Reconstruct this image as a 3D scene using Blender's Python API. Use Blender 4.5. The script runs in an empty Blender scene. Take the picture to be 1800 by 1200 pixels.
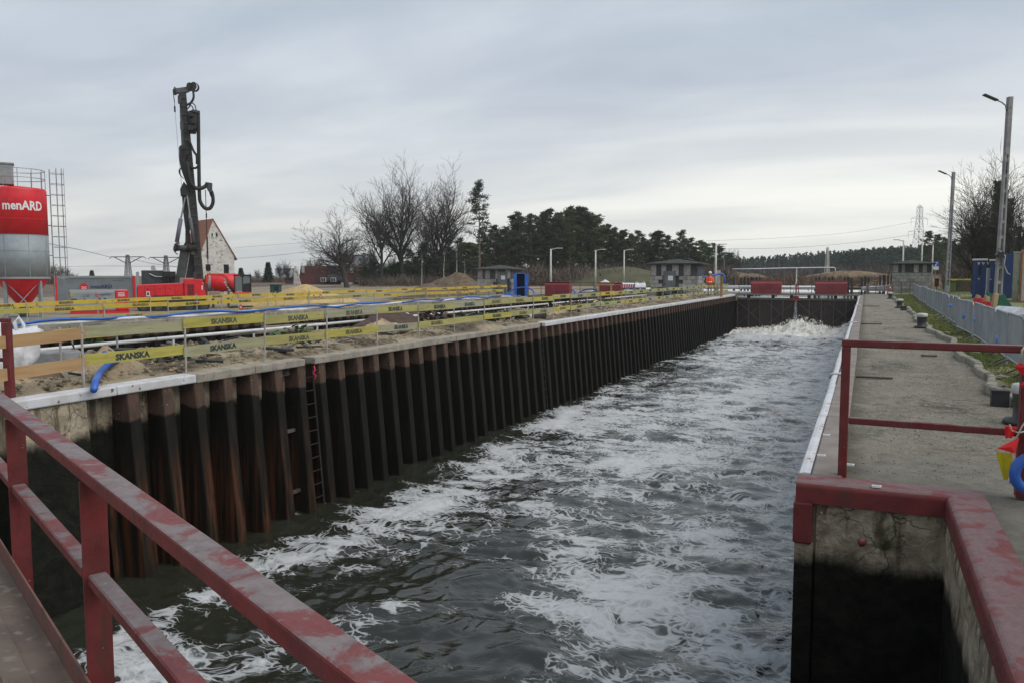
import bpy, math, random
import numpy as np
from mathutils import Vector, Matrix

scn = bpy.context.scene
R = math.radians
PITCH, YAW, EYE = R(4.74), R(23.9), 1.65
# ------------------------------------------------------------------ camera
cam_d = bpy.data.cameras.new('camera'); cam = bpy.data.objects.new('camera', cam_d)
scn.collection.objects.link(cam); scn.camera = cam
cam_d.sensor_width = 36; cam_d.lens = 28.0; cam_d.clip_start = .05; cam_d.clip_end = 5000
cam.location = (0, 0, EYE); cam.rotation_euler = (R(90) - PITCH, 0, YAW)
# ------------------------------------------------------------------ world: overcast sky
SUN_EL, SUN_AZ = R(52), R(92)        # the winter sun, hidden by cloud, off to the right
world = bpy.data.worlds.new("World"); scn.world = world; world.use_nodes = True
wn, wl = world.node_tree.nodes, world.node_tree.links
wn.clear()
def W(t, **kw):
    n = wn.new(t)
    for k, v in kw.items(): setattr(n, k, v)
    return n
wout = W('ShaderNodeOutputWorld'); bg = W('ShaderNodeBackground')
sky = W('ShaderNodeTexSky', sky_type='NISHITA', sun_disc=False, sun_elevation=SUN_EL, sun_rotation=R(0) + SUN_AZ)
bgs = W('ShaderNodeBackground'); bgs.inputs['Strength'].default_value = .1
wl.new(sky.outputs[0], bgs.inputs[0])
tc = W('ShaderNodeTexCoord'); sep = W('ShaderNodeSeparateXYZ'); wl.new(tc.outputs['Generated'], sep.inputs[0])
def M(op, a, b=None, c=None, clamp=False):
    n = W('ShaderNodeMath', operation=op, use_clamp=clamp)
    for i, x in enumerate((a, b, c)):
        if x is None: continue
        if isinstance(x, (int, float)): n.inputs[i].default_value = x
        else: wl.new(x, n.inputs[i])
    return n.outputs[0]
zc = M('MAXIMUM', sep.outputs[2], 0.0)
zd = M('ADD', zc, .13)
comb = W('ShaderNodeCombineXYZ')
wl.new(M('DIVIDE', sep.outputs[0], zd), comb.inputs[0]); wl.new(M('DIVIDE', sep.outputs[1], zd), comb.inputs[1])
mp = W('ShaderNodeMapping'); mp.inputs['Rotation'].default_value = (0, 0, R(-28)); mp.inputs['Scale'].default_value = (.38, 1.25, 1)
mp.inputs['Location'].default_value = (3.2, 1.1, 0)
wl.new(comb.outputs[0], mp.inputs[0])
n1 = W('ShaderNodeTexNoise'); n1.inputs['Scale'].default_value = .9; n1.inputs['Detail'].default_value = 7; n1.inputs['Roughness'].default_value = .5; n1.inputs['Distortion'].default_value = .35
wl.new(mp.outputs[0], n1.inputs[0])
r1 = W('ShaderNodeMapRange', interpolation_type='SMOOTHSTEP'); r1.inputs[1].default_value = .34; r1.inputs[2].default_value = .68
wl.new(n1.outputs[0], r1.inputs[0])
ramp = W('ShaderNodeValToRGB'); e = ramp.color_ramp.elements
e[0].position = 0; e[0].color = (.50, .515, .50, 1)
e[1].position = 1; e[1].color = (.325, .378, .44, 1)
for p, c in ((.05, (.53, .54, .525, 1)), (.14, (.455, .485, .515, 1)), (.28, (.395, .44, .495, 1)), (.5, (.35, .40, .462, 1))):
    x = e.new(p); x.color = c
wl.new(zc, ramp.inputs[0])
def mix(fac, a, b, blend='MIX'):
    n = W('ShaderNodeMix', data_type='RGBA', blend_type=blend)
    for i, x in ((0, fac), (6, a), (7, b)):
        if isinstance(x, (int, float)): n.inputs[i].default_value = x
        elif isinstance(x, tuple): n.inputs[i].default_value = x
        else: wl.new(x, n.inputs[i])
    return n.outputs[2]
# lighter and darker cloud bands
bright = mix(r1.outputs[0], (.90, .91, .935, 1), (1.13, 1.11, 1.08, 1))
col = mix(1.0, ramp.outputs[0], bright, 'MULTIPLY')
n2 = W('ShaderNodeTexNoise'); n2.inputs['Scale'].default_value = 2.1; n2.inputs['Detail'].default_value = 6; n2.inputs['Roughness'].default_value = .55; n2.inputs['Distortion'].default_value = .5
mp2 = W('ShaderNodeMapping'); mp2.inputs['Rotation'].default_value = (0, 0, R(-28)); mp2.inputs['Scale'].default_value = (.6, 1.0, 1); wl.new(comb.outputs[0], mp2.inputs[0]); wl.new(mp2.outputs[0], n2.inputs[0])
r2 = W('ShaderNodeMapRange', interpolation_type='SMOOTHSTEP'); r2.inputs[1].default_value = .36; r2.inputs[2].default_value = .66; wl.new(n2.outputs[0], r2.inputs[0])
col = mix(1.0, col, mix(r2.outputs[0], (.945, .95, .965, 1), (1.065, 1.06, 1.05, 1)), 'MULTIPLY')
# a pale thin stretch of cloud low over the far forest
sv = (math.sin(R(3)) * math.cos(R(5)), math.cos(R(3)) * math.cos(R(5)), math.sin(R(5)))
vm = W('ShaderNodeVectorMath', operation='SUBTRACT'); wl.new(tc.outputs['Generated'], vm.inputs[0]); vm.inputs[1].default_value = sv
vs = W('ShaderNodeVectorMath', operation='MULTIPLY'); wl.new(vm.outputs[0], vs.inputs[0]); vs.inputs[1].default_value = (1.0, 1.0, 6.0)
vl = W('ShaderNodeVectorMath', operation='LENGTH'); wl.new(vs.outputs[0], vl.inputs[0])
gl = W('ShaderNodeMapRange', interpolation_type='SMOOTHSTEP'); gl.inputs[1].default_value = .85; gl.inputs[2].default_value = 0.05; gl.inputs[3].default_value = 0; gl.inputs[4].default_value = .74
wl.new(vl.outputs['Value'], gl.inputs[0])
glf = M('MULTIPLY', gl.outputs[0], M('ADD', M('MULTIPLY', r1.outputs[0], .45), .55))
col = mix(glf, col, (.86, .845, .77, 1))
wl.new(col, bg.inputs[0]); bg.inputs[1].default_value = 1.0
msh = W('ShaderNodeMixShader'); msh.inputs[0].default_value = .94
wl.new(bgs.outputs[0], msh.inputs[1]); wl.new(bg.outputs[0], msh.inputs[2]); wl.new(msh.outputs[0], wout.inputs[0])
# ------------------------------------------------------------------ sun through cloud
sun_d = bpy.data.lights.new('sun', 'SUN'); sun_d.energy = 1.5; sun_d.angle = R(60); sun_d.color = (1, .95, .88)
sun = bpy.data.objects.new('sun', sun_d); scn.collection.objects.link(sun)
sun.rotation_euler = (R(90) - SUN_EL, 0, R(180) - SUN_AZ)
scn.view_settings.view_transform = 'Standard'; scn.view_settings.look = 'None'
scn.view_settings.exposure = 0.52; scn.view_settings.gamma = 1
scn.view_settings.use_curve_mapping = False
scn.cycles.max_bounces = 6; scn.cycles.diffuse_bounces = 3; scn.cycles.glossy_bounces = 3
scn.cycles.transparent_max_bounces = 12; scn.cycles.caustics_reflective = False

# ------------------------------------------------------------------ helpers
COL = scn.collection
CP, SP, CY, SY = math.cos(PITCH), math.sin(PITCH), math.cos(YAW), math.sin(YAW)
F_ = 1400.0
def at(u, depth, z=0.0):
    """the place on the plan that the photo's column u points to, depth metres ahead"""
    k = (z - EYE) / depth; b = (k * CP + SP) / (CP - k * SP)
    right = depth / (CP + b * SP) * (u - 900) / F_
    return (right * CY - depth * SY, right * SY + depth * CY, z)
def zat(v, depth):
    b = (600 - v) / F_
    return EYE + depth * (-SP + b * CP) / (CP + b * SP)
def on(u, v, z=0.0):
    """the point at height z seen at (u, v)"""
    a, b = (u - 900) / F_, (600 - v) / F_
    dz = -SP + b * CP; f = CP + b * SP
    t = (z - EYE) / dz
    return (t * (a * CY - f * SY), t * (a * SY + f * CY), z)
def link(o, parent=None):
    COL.objects.link(o)
    if parent is not None: o.parent = parent
    return o
def tag(o, label=None, cat=None, group=None, kind=None):
    if label: o['label'] = label
    if cat: o['category'] = cat
    if group: o['group'] = group
    if kind: o['kind'] = kind
    return o
def thing(name, label, cat, loc=(0, 0, 0), rz=0.0, group=None):
    o = bpy.data.objects.new(name, None); o.empty_display_size = .3
    o.location = loc; o.rotation_euler = (0, 0, rz)
    link(o); return tag(o, label, cat, group)
def dup(root, loc, rz=None, label=None, scale=None):
    r = root.copy(); COL.objects.link(r); r.location = loc
    if rz is not None: r.rotation_euler = (0, 0, rz)
    if scale is not None: r.scale = scale
    if label: r['label'] = label
    for ch in list(root.children):
        c = ch.copy(); COL.objects.link(c); c.parent = r
        for g in ch.children:
            d = g.copy(); COL.objects.link(d); d.parent = c
    return r
def inst(name, src, parent, loc=(0, 0, 0), rot=None, scale=None, m=None):
    """another object on the same mesh data"""
    me = src if isinstance(src, bpy.types.Mesh) else src.data
    o = bpy.data.objects.new(name, me); o.location = loc
    if rot is not None: o.rotation_euler = rot
    if scale is not None: o.scale = scale
    link(o, parent)
    if m is not None:
        o.material_slots[0].link = 'OBJECT'; o.material_slots[0].material = m
    return o

class MB:
    def __init__(s): s.v, s.f = [], []
    def raw(s, vs, fs):
        n = len(s.v); s.v.extend([tuple(p) for p in vs]); s.f.extend([tuple(i + n for i in f) for f in fs]); return s
    def box(s, c, d, rz=0, rot=None, taper=1.0):
        hx, hy, hz = d[0] / 2, d[1] / 2, d[2] / 2
        p = [(sx * hx * (taper if sz > 0 else 1), sy * hy * (taper if sz > 0 else 1), sz * hz) for sz in (-1, 1) for sy in (-1, 1) for sx in (-1, 1)]
        m = rot if rot is not None else Matrix.Rotation(rz, 3, 'Z')
        p = [tuple(m @ Vector(q) + Vector(c)) for q in p]
        return s.raw(p, [(0, 2, 3, 1), (4, 5, 7, 6), (0, 1, 5, 4), (2, 6, 7, 3), (0, 4, 6, 2), (1, 3, 7, 5)])
    def b2(s, x0, x1, y0, y1, z0, z1):
        return s.box(((x0 + x1) / 2, (y0 + y1) / 2, (z0 + z1) / 2), (x1 - x0, y1 - y0, z1 - z0))
    def beam(s, p, q, w, h, up=(0, 0, 1)):
        """a bar of rectangular section w x h from p to q"""
        p, q = Vector(p), Vector(q); d = q - p; L = d.length
        y = d.normalized(); u = Vector(up)
        x = y.cross(u)
        if x.length < 1e-4: x = y.cross(Vector((1, 0, 0)))
        x.normalize(); z = x.cross(y)
        return s.box((p + q) / 2, (w, L, h), rot=Matrix((x, y, z)).transposed())
    def tube(s, pts, r, n=6, cap=True):
        pts = [Vector(p) for p in pts]; m = len(pts)
        rs = r if isinstance(r, (list, tuple)) else [r] * m
        base = len(s.v); nx = None
        for i, p in enumerate(pts):
            d = (pts[min(i + 1, m - 1)] - pts[max(i - 1, 0)])
            if d.length < 1e-9: d = Vector((0, 0, 1))
            d.normalize()
            if nx is None:
                nx = d.cross(Vector((0, 0, 1)))
                if nx.length < 1e-3: nx = d.cross(Vector((0, 1, 0)))
            else: nx = nx - d * nx.dot(d)
            if nx.length < 1e-6: nx = d.orthogonal()
            nx.normalize(); ny = d.cross(nx)
            for k in range(n):
                a = 2 * math.pi * k / n
                s.v.append(tuple(p + (nx * math.cos(a) + ny * math.sin(a)) * rs[i]))
        for i in range(m - 1):
            for k in range(n):
                a, b = base + i * n + k, base + i * n + (k + 1) % n
                s.f.append((a, b, b + n, a + n))
        if cap and n > 2:
            s.f.append(tuple(base + k for k in reversed(range(n))))
            s.f.append(tuple(base + (m - 1) * n + k for k in range(n)))
        return s
    def cyl(s, p, q, r, r2=None, n=10, cap=True): return s.tube([p, q], [r, r if r2 is None else r2], n, cap)
    def prism(s, poly, vec):
        n = len(poly); v = Vector(vec)
        vs = [tuple(p) for p in poly] + [tuple(Vector(p) + v) for p in poly]
        fs = [tuple(reversed(range(n))), tuple(range(n, 2 * n))] + [(i, (i + 1) % n, n + (i + 1) % n, n + i) for i in range(n)]
        return s.raw(vs, fs)
    def lathe(s, prof, n=24, c=(0, 0, 0), cap=True):
        vs = [(c[0] + r * math.cos(2 * math.pi * k / n), c[1] + r * math.sin(2 * math.pi * k / n), c[2] + z) for r, z in prof for k in range(n)]
        fs = [(i * n + k, i * n + (k + 1) % n, (i + 1) * n + (k + 1) % n, (i + 1) * n + k) for i in range(len(prof) - 1) for k in range(n)]
        if cap: fs += [tuple(reversed(range(n))), tuple((len(prof) - 1) * n + k for k in range(n))]
        return s.raw(vs, fs)
    def torus(s, c, r, t, ax='y', n=28, m=10, a0=0, a1=2 * math.pi):
        pts = []
        full = abs(a1 - a0 - 2 * math.pi) < 1e-6
        for i in range(n + 1):
            a = a0 + (a1 - a0) * i / n; x, y = r * math.cos(a), r * math.sin(a)
            pts.append(Vector(c) + Vector({'x': (0, x, y), 'y': (x, 0, y), 'z': (x, y, 0)}[ax]))
        return s.tube(pts, t, m, not full)
    def mesh(s, name, m=None, smooth=False):
        me = bpy.data.meshes.new(name); me.from_pydata(s.v, [], s.f); me.update()
        if m is not None: me.materials.append(m)
        if smooth: me.polygons.foreach_set('use_smooth', [True] * len(me.polygons))
        return me
    def build(s, name, m, parent=None, loc=(0, 0, 0), rz=0.0, smooth=False, bev=0, seg=1):
        o = bpy.data.objects.new(name, s.mesh(name, m, smooth)); o.location = loc; o.rotation_euler = (0, 0, rz)
        link(o, parent)
        if bev:
            b = o.modifiers.new('bevel', 'BEVEL'); b.width = bev; b.segments = seg; b.limit_method = 'ANGLE'
        return o

def np_mesh(name, verts, faces, m, parent=None, smooth=False):
    """verts (n,3), faces (k,3|4) numpy"""
    me = bpy.data.meshes.new(name); verts = np.asarray(verts, np.float32); faces = np.asarray(faces, np.int32)
    k = faces.shape[1]
    me.vertices.add(len(verts)); me.vertices.foreach_set('co', verts.ravel())
    me.loops.add(faces.size); me.loops.foreach_set('vertex_index', faces.ravel())
    me.polygons.add(len(faces)); me.polygons.foreach_set('loop_start', np.arange(0, faces.size, k, dtype=np.int32))
    if smooth: me.polygons.foreach_set('use_smooth', np.ones(len(faces), bool))
    me.update(calc_edges=True); me.validate()
    if m is not None: me.materials.append(m)
    o = bpy.data.objects.new(name, me); link(o, parent); return o
def grid_faces(nx, ny):
    i, j = np.meshgrid(np.arange(nx - 1), np.arange(ny - 1), indexing='ij'); a = (i * ny + j).ravel()
    return np.stack([a, a + ny, a + ny + 1, a + 1], 1)
def perlin(x, y, seed=0):
    rs = np.random.RandomState(seed); perm = rs.permutation(256); g = rs.rand(256) * 2 * np.pi
    xi, yi = np.floor(x).astype(int), np.floor(y).astype(int); xf, yf = x - xi, y - yi
    def gr(ix, iy, fx, fy):
        a = g[perm[(perm[ix & 255] + iy) & 255]]; return np.cos(a) * fx + np.sin(a) * fy
    u, v = xf ** 3 * (xf * (xf * 6 - 15) + 10), yf ** 3 * (yf * (yf * 6 - 15) + 10)
    a = gr(xi, yi, xf, yf); b = gr(xi + 1, yi, xf - 1, yf); c = gr(xi, yi + 1, xf, yf - 1); d = gr(xi + 1, yi + 1, xf - 1, yf - 1)
    return (a + u * (b - a)) + v * ((c + u * (d - c)) - (a + u * (b - a)))
def fbm(x, y, seed=0, oc=4, gain=.5, lac=2.03):
    r, a = 0, 1
    for i in range(oc): r = r + a * perlin(x, y, seed + i); x, y, a = x * lac + 17.3, y * lac + 5.1, a * gain
    return r

# ------------------------------------------------------------------ materials
class NT:
    def __init__(s, name):
        s.m = bpy.data.materials.new(name); s.m.use_nodes = True; s.t = s.m.node_tree; s.n = s.t.nodes; s.n.clear()
        s.out = s.n.new('ShaderNodeOutputMaterial'); s.geo = s.n.new('ShaderNodeNewGeometry'); s.pos = s.geo.outputs['Position']
    def new(s, t, **kw):
        n = s.n.new(t)
        for k, v in kw.items(): setattr(n, k, v)
        return n
    def set(s, sock, x):
        if isinstance(x, bpy.types.NodeSocket): s.t.links.new(x, sock)
        elif x is not None:
            if isinstance(x, tuple) and len(x) == 3 and sock.type == 'RGBA': x = (*x, 1)
            sock.default_value = x
    def math(s, op, a, b=None, c=None, clamp=False):
        n = s.new('ShaderNodeMath', operation=op, use_clamp=clamp)
        for i, x in enumerate((a, b, c)):
            if x is not None: s.set(n.inputs[i], x)
        return n.outputs[0]
    def scaled(s, v, sc):
        n = s.new('ShaderNodeVectorMath', operation='MULTIPLY'); s.set(n.inputs[0], v); n.inputs[1].default_value = sc if isinstance(sc, tuple) else (sc,) * 3
        return n.outputs[0]
    def noise(s, v, scale=1.0, detail=5, rough=.55, dist=0, color=False):
        n = s.new('ShaderNodeTexNoise'); s.set(n.inputs['Vector'], v); n.inputs['Scale'].default_value = scale
        n.inputs['Detail'].default_value = detail; n.inputs['Roughness'].default_value = rough; n.inputs['Distortion'].default_value = dist
        return n.outputs[1 if color else 0]
    def rng(s, x, a, b, c=0.0, d=1.0, smooth=True):
        n = s.new('ShaderNodeMapRange'); 
        if smooth: n.interpolation_type = 'SMOOTHSTEP'
        s.set(n.inputs[0], x)
        for i, q in enumerate((a, b, c, d)): s.set(n.inputs[i + 1], q)
        return n.outputs[0]
    def mix(s, f, a, b, blend='MIX'):
        n = s.new('ShaderNodeMix', data_type='RGBA', blend_type=blend)
        s.set(n.inputs[0], f); s.set(n.inputs[6], a); s.set(n.inputs[7], b); return n.outputs[2]
    def xyz(s, v=None):
        n = s.new('ShaderNodeSeparateXYZ'); s.set(n.inputs[0], v or s.pos); return n.outputs
    def bump(s, h, strength=.3, dist=.02, normal=None):
        n = s.new('ShaderNodeBump'); n.inputs['Strength'].default_value = strength; n.inputs['Distance'].default_value = dist
        s.set(n.inputs['Height'], h)
        if normal is not None: s.set(n.inputs['Normal'], normal)
        return n.outputs[0]
    def bsdf(s, color, rough=.7, metal=0.0, normal=None, spec=None):
        n = s.new('ShaderNodeBsdfPrincipled'); s.set(n.inputs['Base Color'], color); s.set(n.inputs['Roughness'], rough); s.set(n.inputs['Metallic'], metal)
        if normal is not None: s.set(n.inputs['Normal'], normal)
        if spec is not None: s.set(n.inputs['Specular IOR Level'], spec)
        return n.outputs[0]
    def done(s, sh): s.t.links.new(sh, s.out.inputs[0]); return s.m
def leafmat(name, c1, c2, scale=.3, tr=.5):
    t = NT(name); col = t.mix(t.rng(t.noise(t.pos, scale, 3), .38, .62), tuple(c1), tuple(c2)); col = t.mix(t.rng(t.noise(t.pos, 1.3, 4), .5, .68), col, tuple(x * 1.7 for x in c1))
    oi = t.new('ShaderNodeObjectInfo'); col = t.mix(1.0, col, t.mix(oi.outputs['Random'], (.66, .70, .70), (1.22, 1.16, 1.0)), 'MULTIPLY')
    b = t.new('ShaderNodeBsdfTranslucent'); t.set(b.inputs['Color'], col); ms = t.new('ShaderNodeMixShader'); ms.inputs[0].default_value = tr
    t.t.links.new(t.bsdf(col, .8, 0, None, .2), ms.inputs[1]); t.t.links.new(b.outputs[0], ms.inputs[2]); return t.done(ms.outputs[0])
def mat(name, c, c2=None, scale=3.0, rough=.7, bump=0.0, bdist=.02, metal=0.0, stretch=(1, 1, 1), lo=.4, hi=.62, c3=None, s3=12.0, lo3=.6, hi3=.7, spec=None, detail=6):
    """colour c mottled with c2 by noise; c3 = small specks or wear; everything in world space so that copies do not repeat"""
    t = NT(name); v = t.scaled(t.pos, stretch) if stretch != (1, 1, 1) else t.pos
    colr = tuple(c)
    if c2 is not None: colr = t.mix(t.rng(t.noise(v, scale, detail), lo, hi), tuple(c), tuple(c2))
    if c3 is not None: colr = t.mix(t.rng(t.noise(v, s3, detail), lo3, hi3), colr, tuple(c3))
    nrm = t.bump(t.noise(v, scale * 4, 6, .6), bump, bdist) if bump else None
    return t.done(t.bsdf(colr, rough, metal, nrm, spec))

# ------------------------------------------------------------------ colours
def sheet_material():
    t = NT('sheet pile steel'); x = t.xyz(); z = x[2]
    nz = t.noise(t.scaled(t.pos, (1, 1.3, .6)), 1.6, 4)
    lvl = t.math('ADD', z, t.math('MULTIPLY', t.math('SUBTRACT', nz, .5), .20)); lvl = t.math('ADD', lvl, t.math('MULTIPLY', t.math('SUBTRACT', t.noise(t.pos, 13, 5, .65), .5), .07))
    dry = t.rng(lvl, -.56, -.50)                                   # above the high-water line
    fine = t.noise(t.scaled(t.pos, (1, 1, .3)), 9, 6, .65)
    up = t.mix(t.rng(fine, .35, .7), (.108, .068, .050), (.060, .044, .035))
    up = t.mix(t.rng(t.noise(t.pos, 24, 5), .66, .72), up, (.36, .34, .31))
    low = t.mix(t.rng(t.noise(t.scaled(t.pos, (2, 2, .25)), 5, 6), .35, .75), (.009, .009, .007), (.019, .0165, .012))
    rust = t.math('MULTIPLY', t.rng(t.noise(t.scaled(t.pos, (4.5, 4.5, .16)), 2.1, 6, .62), .44, .68), t.rng(z, -.8, -2.1))
    rust = t.math('MULTIPLY', rust, t.rng(x[1], 14.5, 11.5))
    low = t.mix(rust, low, (.10, .038, .017))
    low = t.mix(t.rng(t.noise(t.pos, 15, 4, .7), .70, .76), low, (.13, .12, .09))
    col = t.mix(dry, low, up)
    b = t.bump(t.noise(t.scaled(t.pos, (1, 1, .5)), 22, 6, .65), .5, .012)
    return t.done(t.bsdf(col, t.rng(lvl, -.6, -.5, .72, .88), 0, b, .14))
def wall_concrete():
    t = NT('old lock concrete'); x = t.xyz(); z = x[2]
    lvl = t.math('ADD', z, t.math('MULTIPLY', t.math('SUBTRACT', t.noise(t.scaled(t.pos, (1.6, 1.6, .8)), 2.4, 7, .65), .5), .34))
    dry = t.rng(lvl, -.72, -.52)
    n = t.noise(t.pos, 5, 7, .65)
    up = t.mix(t.rng(n, .35, .65), (.43, .37, .27), (.26, .215, .155))
    up = t.mix(t.rng(t.noise(t.pos, 3.1, 6, .6, .6), .56, .66), up, (.13, .085, .055))
    up = t.mix(t.rng(t.noise(t.pos, 2.2, 6, .65, .4), .56, .7), up, (.075, .085, .04))
    up = t.mix(t.rng(t.noise(t.pos, 10, 5, .6, .5), .64, .69), up, (.50, .47, .40))
    wp = t.new('ShaderNodeVectorMath', operation='ADD'); t.set(wp.inputs[0], t.pos); t.set(wp.inputs[1], t.scaled(t.noise(t.pos, 3, 4, .6, color=True), .35))
    vo = t.new('ShaderNodeTexVoronoi', feature='DISTANCE_TO_EDGE'); t.set(vo.inputs['Vector'], wp.outputs[0]); vo.inputs['Scale'].default_value = 3.2
    crack = t.math('MULTIPLY', t.rng(vo.outputs['Distance'], .018, .003), t.rng(t.noise(t.pos, 1.4, 3), .52, .64))
    up = t.mix(t.math('MULTIPLY', crack, .65), up, (.10, .08, .06))
    up = t.mix(t.math('MULTIPLY', t.rng(t.noise(t.scaled(t.pos, (3, 3, .35)), 2.5, 5, .6), .52, .66), .75), up, (.085, .06, .042))
    up = t.mix(t.math('MULTIPLY', t.rng(t.math('ADD', z, t.math('MULTIPLY', t.noise(t.pos, 6, 5), .16)), -.10, -.03), .8), up, (.12, .125, .06))
    low = t.mix(t.rng(t.noise(t.pos, 7, 6), .3, .75), (.008, .009, .006), (.018, .018, .012))
    col = t.mix(dry, low, up)
    b = t.bump(t.math('ADD', t.math('ADD', t.noise(t.pos, 9, 8, .68), t.math('MULTIPLY', crack, -.5)), t.math('MULTIPLY', t.noise(t.pos, 2.5, 5, .55, 1.0), 1.2)), 1.0, .04)
    return t.done(t.bsdf(col, t.rng(lvl, -.7, -.55, .75, .92), 0, b, .12))
def red_paint(name, worn):
    """red paint, chalky and rubbed to grey on the faces that hands and feet rub (the tops)"""
    t = NT(name); nz = t.xyz(t.geo.outputs['True Normal'])[2]
    red = t.mix(t.rng(t.noise(t.pos, 6, 6, .6), .35, .7), (.17, .024, .023), (.11, .016, .016))
    red = t.mix(t.rng(t.noise(t.scaled(t.pos, (1, 1, .3)), 11, 6, .65), .54, .72), red, (.085, .026, .020))
    n = t.noise(t.pos, 3.4, 9, .68, .5); f = t.noise(t.pos, 34, 5, .7)
    wear = t.math('MULTIPLY', t.rng(t.math('ADD', n, t.math('MULTIPLY', t.math('SUBTRACT', f, .5), .18)), .43, .50), t.rng(nz, .6, .8, .05, worn))
    top = t.mix(t.rng(t.noise(t.pos, 9, 6, .65), .3, .7), (.20, .054, .052), (.165, .052, .050))
    col = t.mix(t.rng(nz, .6, .8, 0, .85), red, top)
    grey = t.mix(t.rng(t.noise(t.pos, 14, 7, .7), .3, .7), (.215, .185, .182), (.145, .118, .116))
    grey = t.mix(t.rng(t.noise(t.pos, 3, 4), .5, .7), grey, (.20, .14, .137))
    col = t.mix(wear, col, grey)
    col = t.mix(t.rng(t.noise(t.pos, 55, 5, .7), .66, .70), col, (.07, .038, .026))
    col = t.mix(t.rng(t.noise(t.pos, 24, 6, .7), .68, .71), col, (.30, .27, .26))
    b = t.bump(t.math('ADD', t.math('MULTIPLY', wear, -.5), t.math('MULTIPLY', t.noise(t.pos, 40, 6, .7), .6)), .3, .006)
    return t.done(t.bsdf(col, t.rng(f, .3, .7, .5, .75), 0, b, .35))
def water_material():
    t = NT('lock water'); at_ = t.new('ShaderNodeAttribute', attribute_name='foam'); D = at_.outputs['Fac']
    w = t.noise(t.pos, .8, 3, .5, color=True)
    wv = t.new('ShaderNodeVectorMath', operation='SUBTRACT'); t.set(wv.inputs[0], w); wv.inputs[1].default_value = (.5, .5, .5)
    wsc = t.scaled(wv.outputs[0], (1.15, 1.15, 0))
    add = t.new('ShaderNodeVectorMath', operation='ADD'); t.set(add.inputs[0], t.scaled(t.pos, (1, 1, 0))); t.set(add.inputs[1], wsc); q = add.outputs[0]
    w2 = t.noise(q, 3.0, 3, .5, color=True)
    wv2 = t.new('ShaderNodeVectorMath', operation='SUBTRACT'); t.set(wv2.inputs[0], w2); wv2.inputs[1].default_value = (.5, .5, .5)
    add2 = t.new('ShaderNodeVectorMath', operation='ADD'); t.set(add2.inputs[0], q); t.set(add2.inputs[1], t.scaled(wv2.outputs[0], (.26, .26, 0))); q2 = add2.outputs[0]
    def ridge(v, sc, det, ro, k=4.2):
        f = t.noise(v, sc, det, ro)
        return t.math('SUBTRACT', 1.0, t.math('MULTIPLY', t.math('ABSOLUTE', t.math('SUBTRACT', f, .5)), k), clamp=True)
    def wsum(*ab):
        out = None
        for x, w_ in ab:
            y = t.math('MULTIPLY', x, w_); out = y if out is None else t.math('ADD', out, y)
        return out
    sx = t.scaled(q, (.8, 1.25, 1)); sx2 = t.scaled(q2, (.8, 1.25, 1))
    a = ridge(sx, .85, 6, .58, 3.4)                  # long curling streaks
    b = t.noise(sx2, 1.8, 9, .70)                    # torn patches down to small flecks
    vo = t.new('ShaderNodeTexVoronoi', feature='DISTANCE_TO_EDGE'); t.set(vo.inputs['Vector'], sx2); vo.inputs['Scale'].default_value = 7
    net = t.rng(vo.outputs['Distance'], .20, .0)     # the lace round the bubbles
    c = t.noise(sx2, 17, 4, .6)
    T = wsum((a, .40), (b, .52), (net, .13), (c, .20))
    D = t.math('ADD', D, t.math('MULTIPLY', t.math('SUBTRACT', t.noise(t.scaled(q, (.32, 1.25, 1)), 1.5, 4, .55), .5), .75))
    th = t.math('ADD', .662, t.math('MULTIPLY', t.math('SUBTRACT', .52, D), .52))
    foam = t.math('MULTIPLY', t.rng(T, th, t.math('ADD', th, .085)), t.rng(T, th, t.math('ADD', th, .26), .55, .95))
    film = t.math('MULTIPLY', t.rng(wsum((a, .5), (t.noise(sx, 3.5, 6, .6), .6)), t.math('SUBTRACT', .98, t.math('MULTIPLY', D, .7)), t.math('SUBTRACT', 1.30, t.math('MULTIPLY', D, .7))), .2)
    foam = t.math('MAXIMUM', foam, film)
    rip = t.math('ADD', t.math('MULTIPLY', t.noise(t.scaled(q, (.75, 2.2, 1)), 2.6, 5, .5), 1.0), t.math('MULTIPLY', t.noise(t.scaled(q2, (.8, 1.8, 1)), 10, 3, .5), .16))
    nb = t.bump(rip, .5, .045)
    wat = t.bsdf(t.mix(t.noise(t.pos, .7, 3), (.020, .022, .016), (.027, .028, .020)), .07, 0, nb, .5)
    fb = t.bump(t.math('ADD', T, t.math('MULTIPLY', foam, .6)), .5, .03)
    fo = t.bsdf(t.mix(t.noise(q, 5, 5), (.56, .575, .585), (.44, .45, .45)), .75, 0, fb, .2)
    ms = t.new('ShaderNodeMixShader'); t.set(ms.inputs[0], foam); t.t.links.new(wat, ms.inputs[1]); t.t.links.new(fo, ms.inputs[2])
    return t.done(ms.outputs[0])
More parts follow.
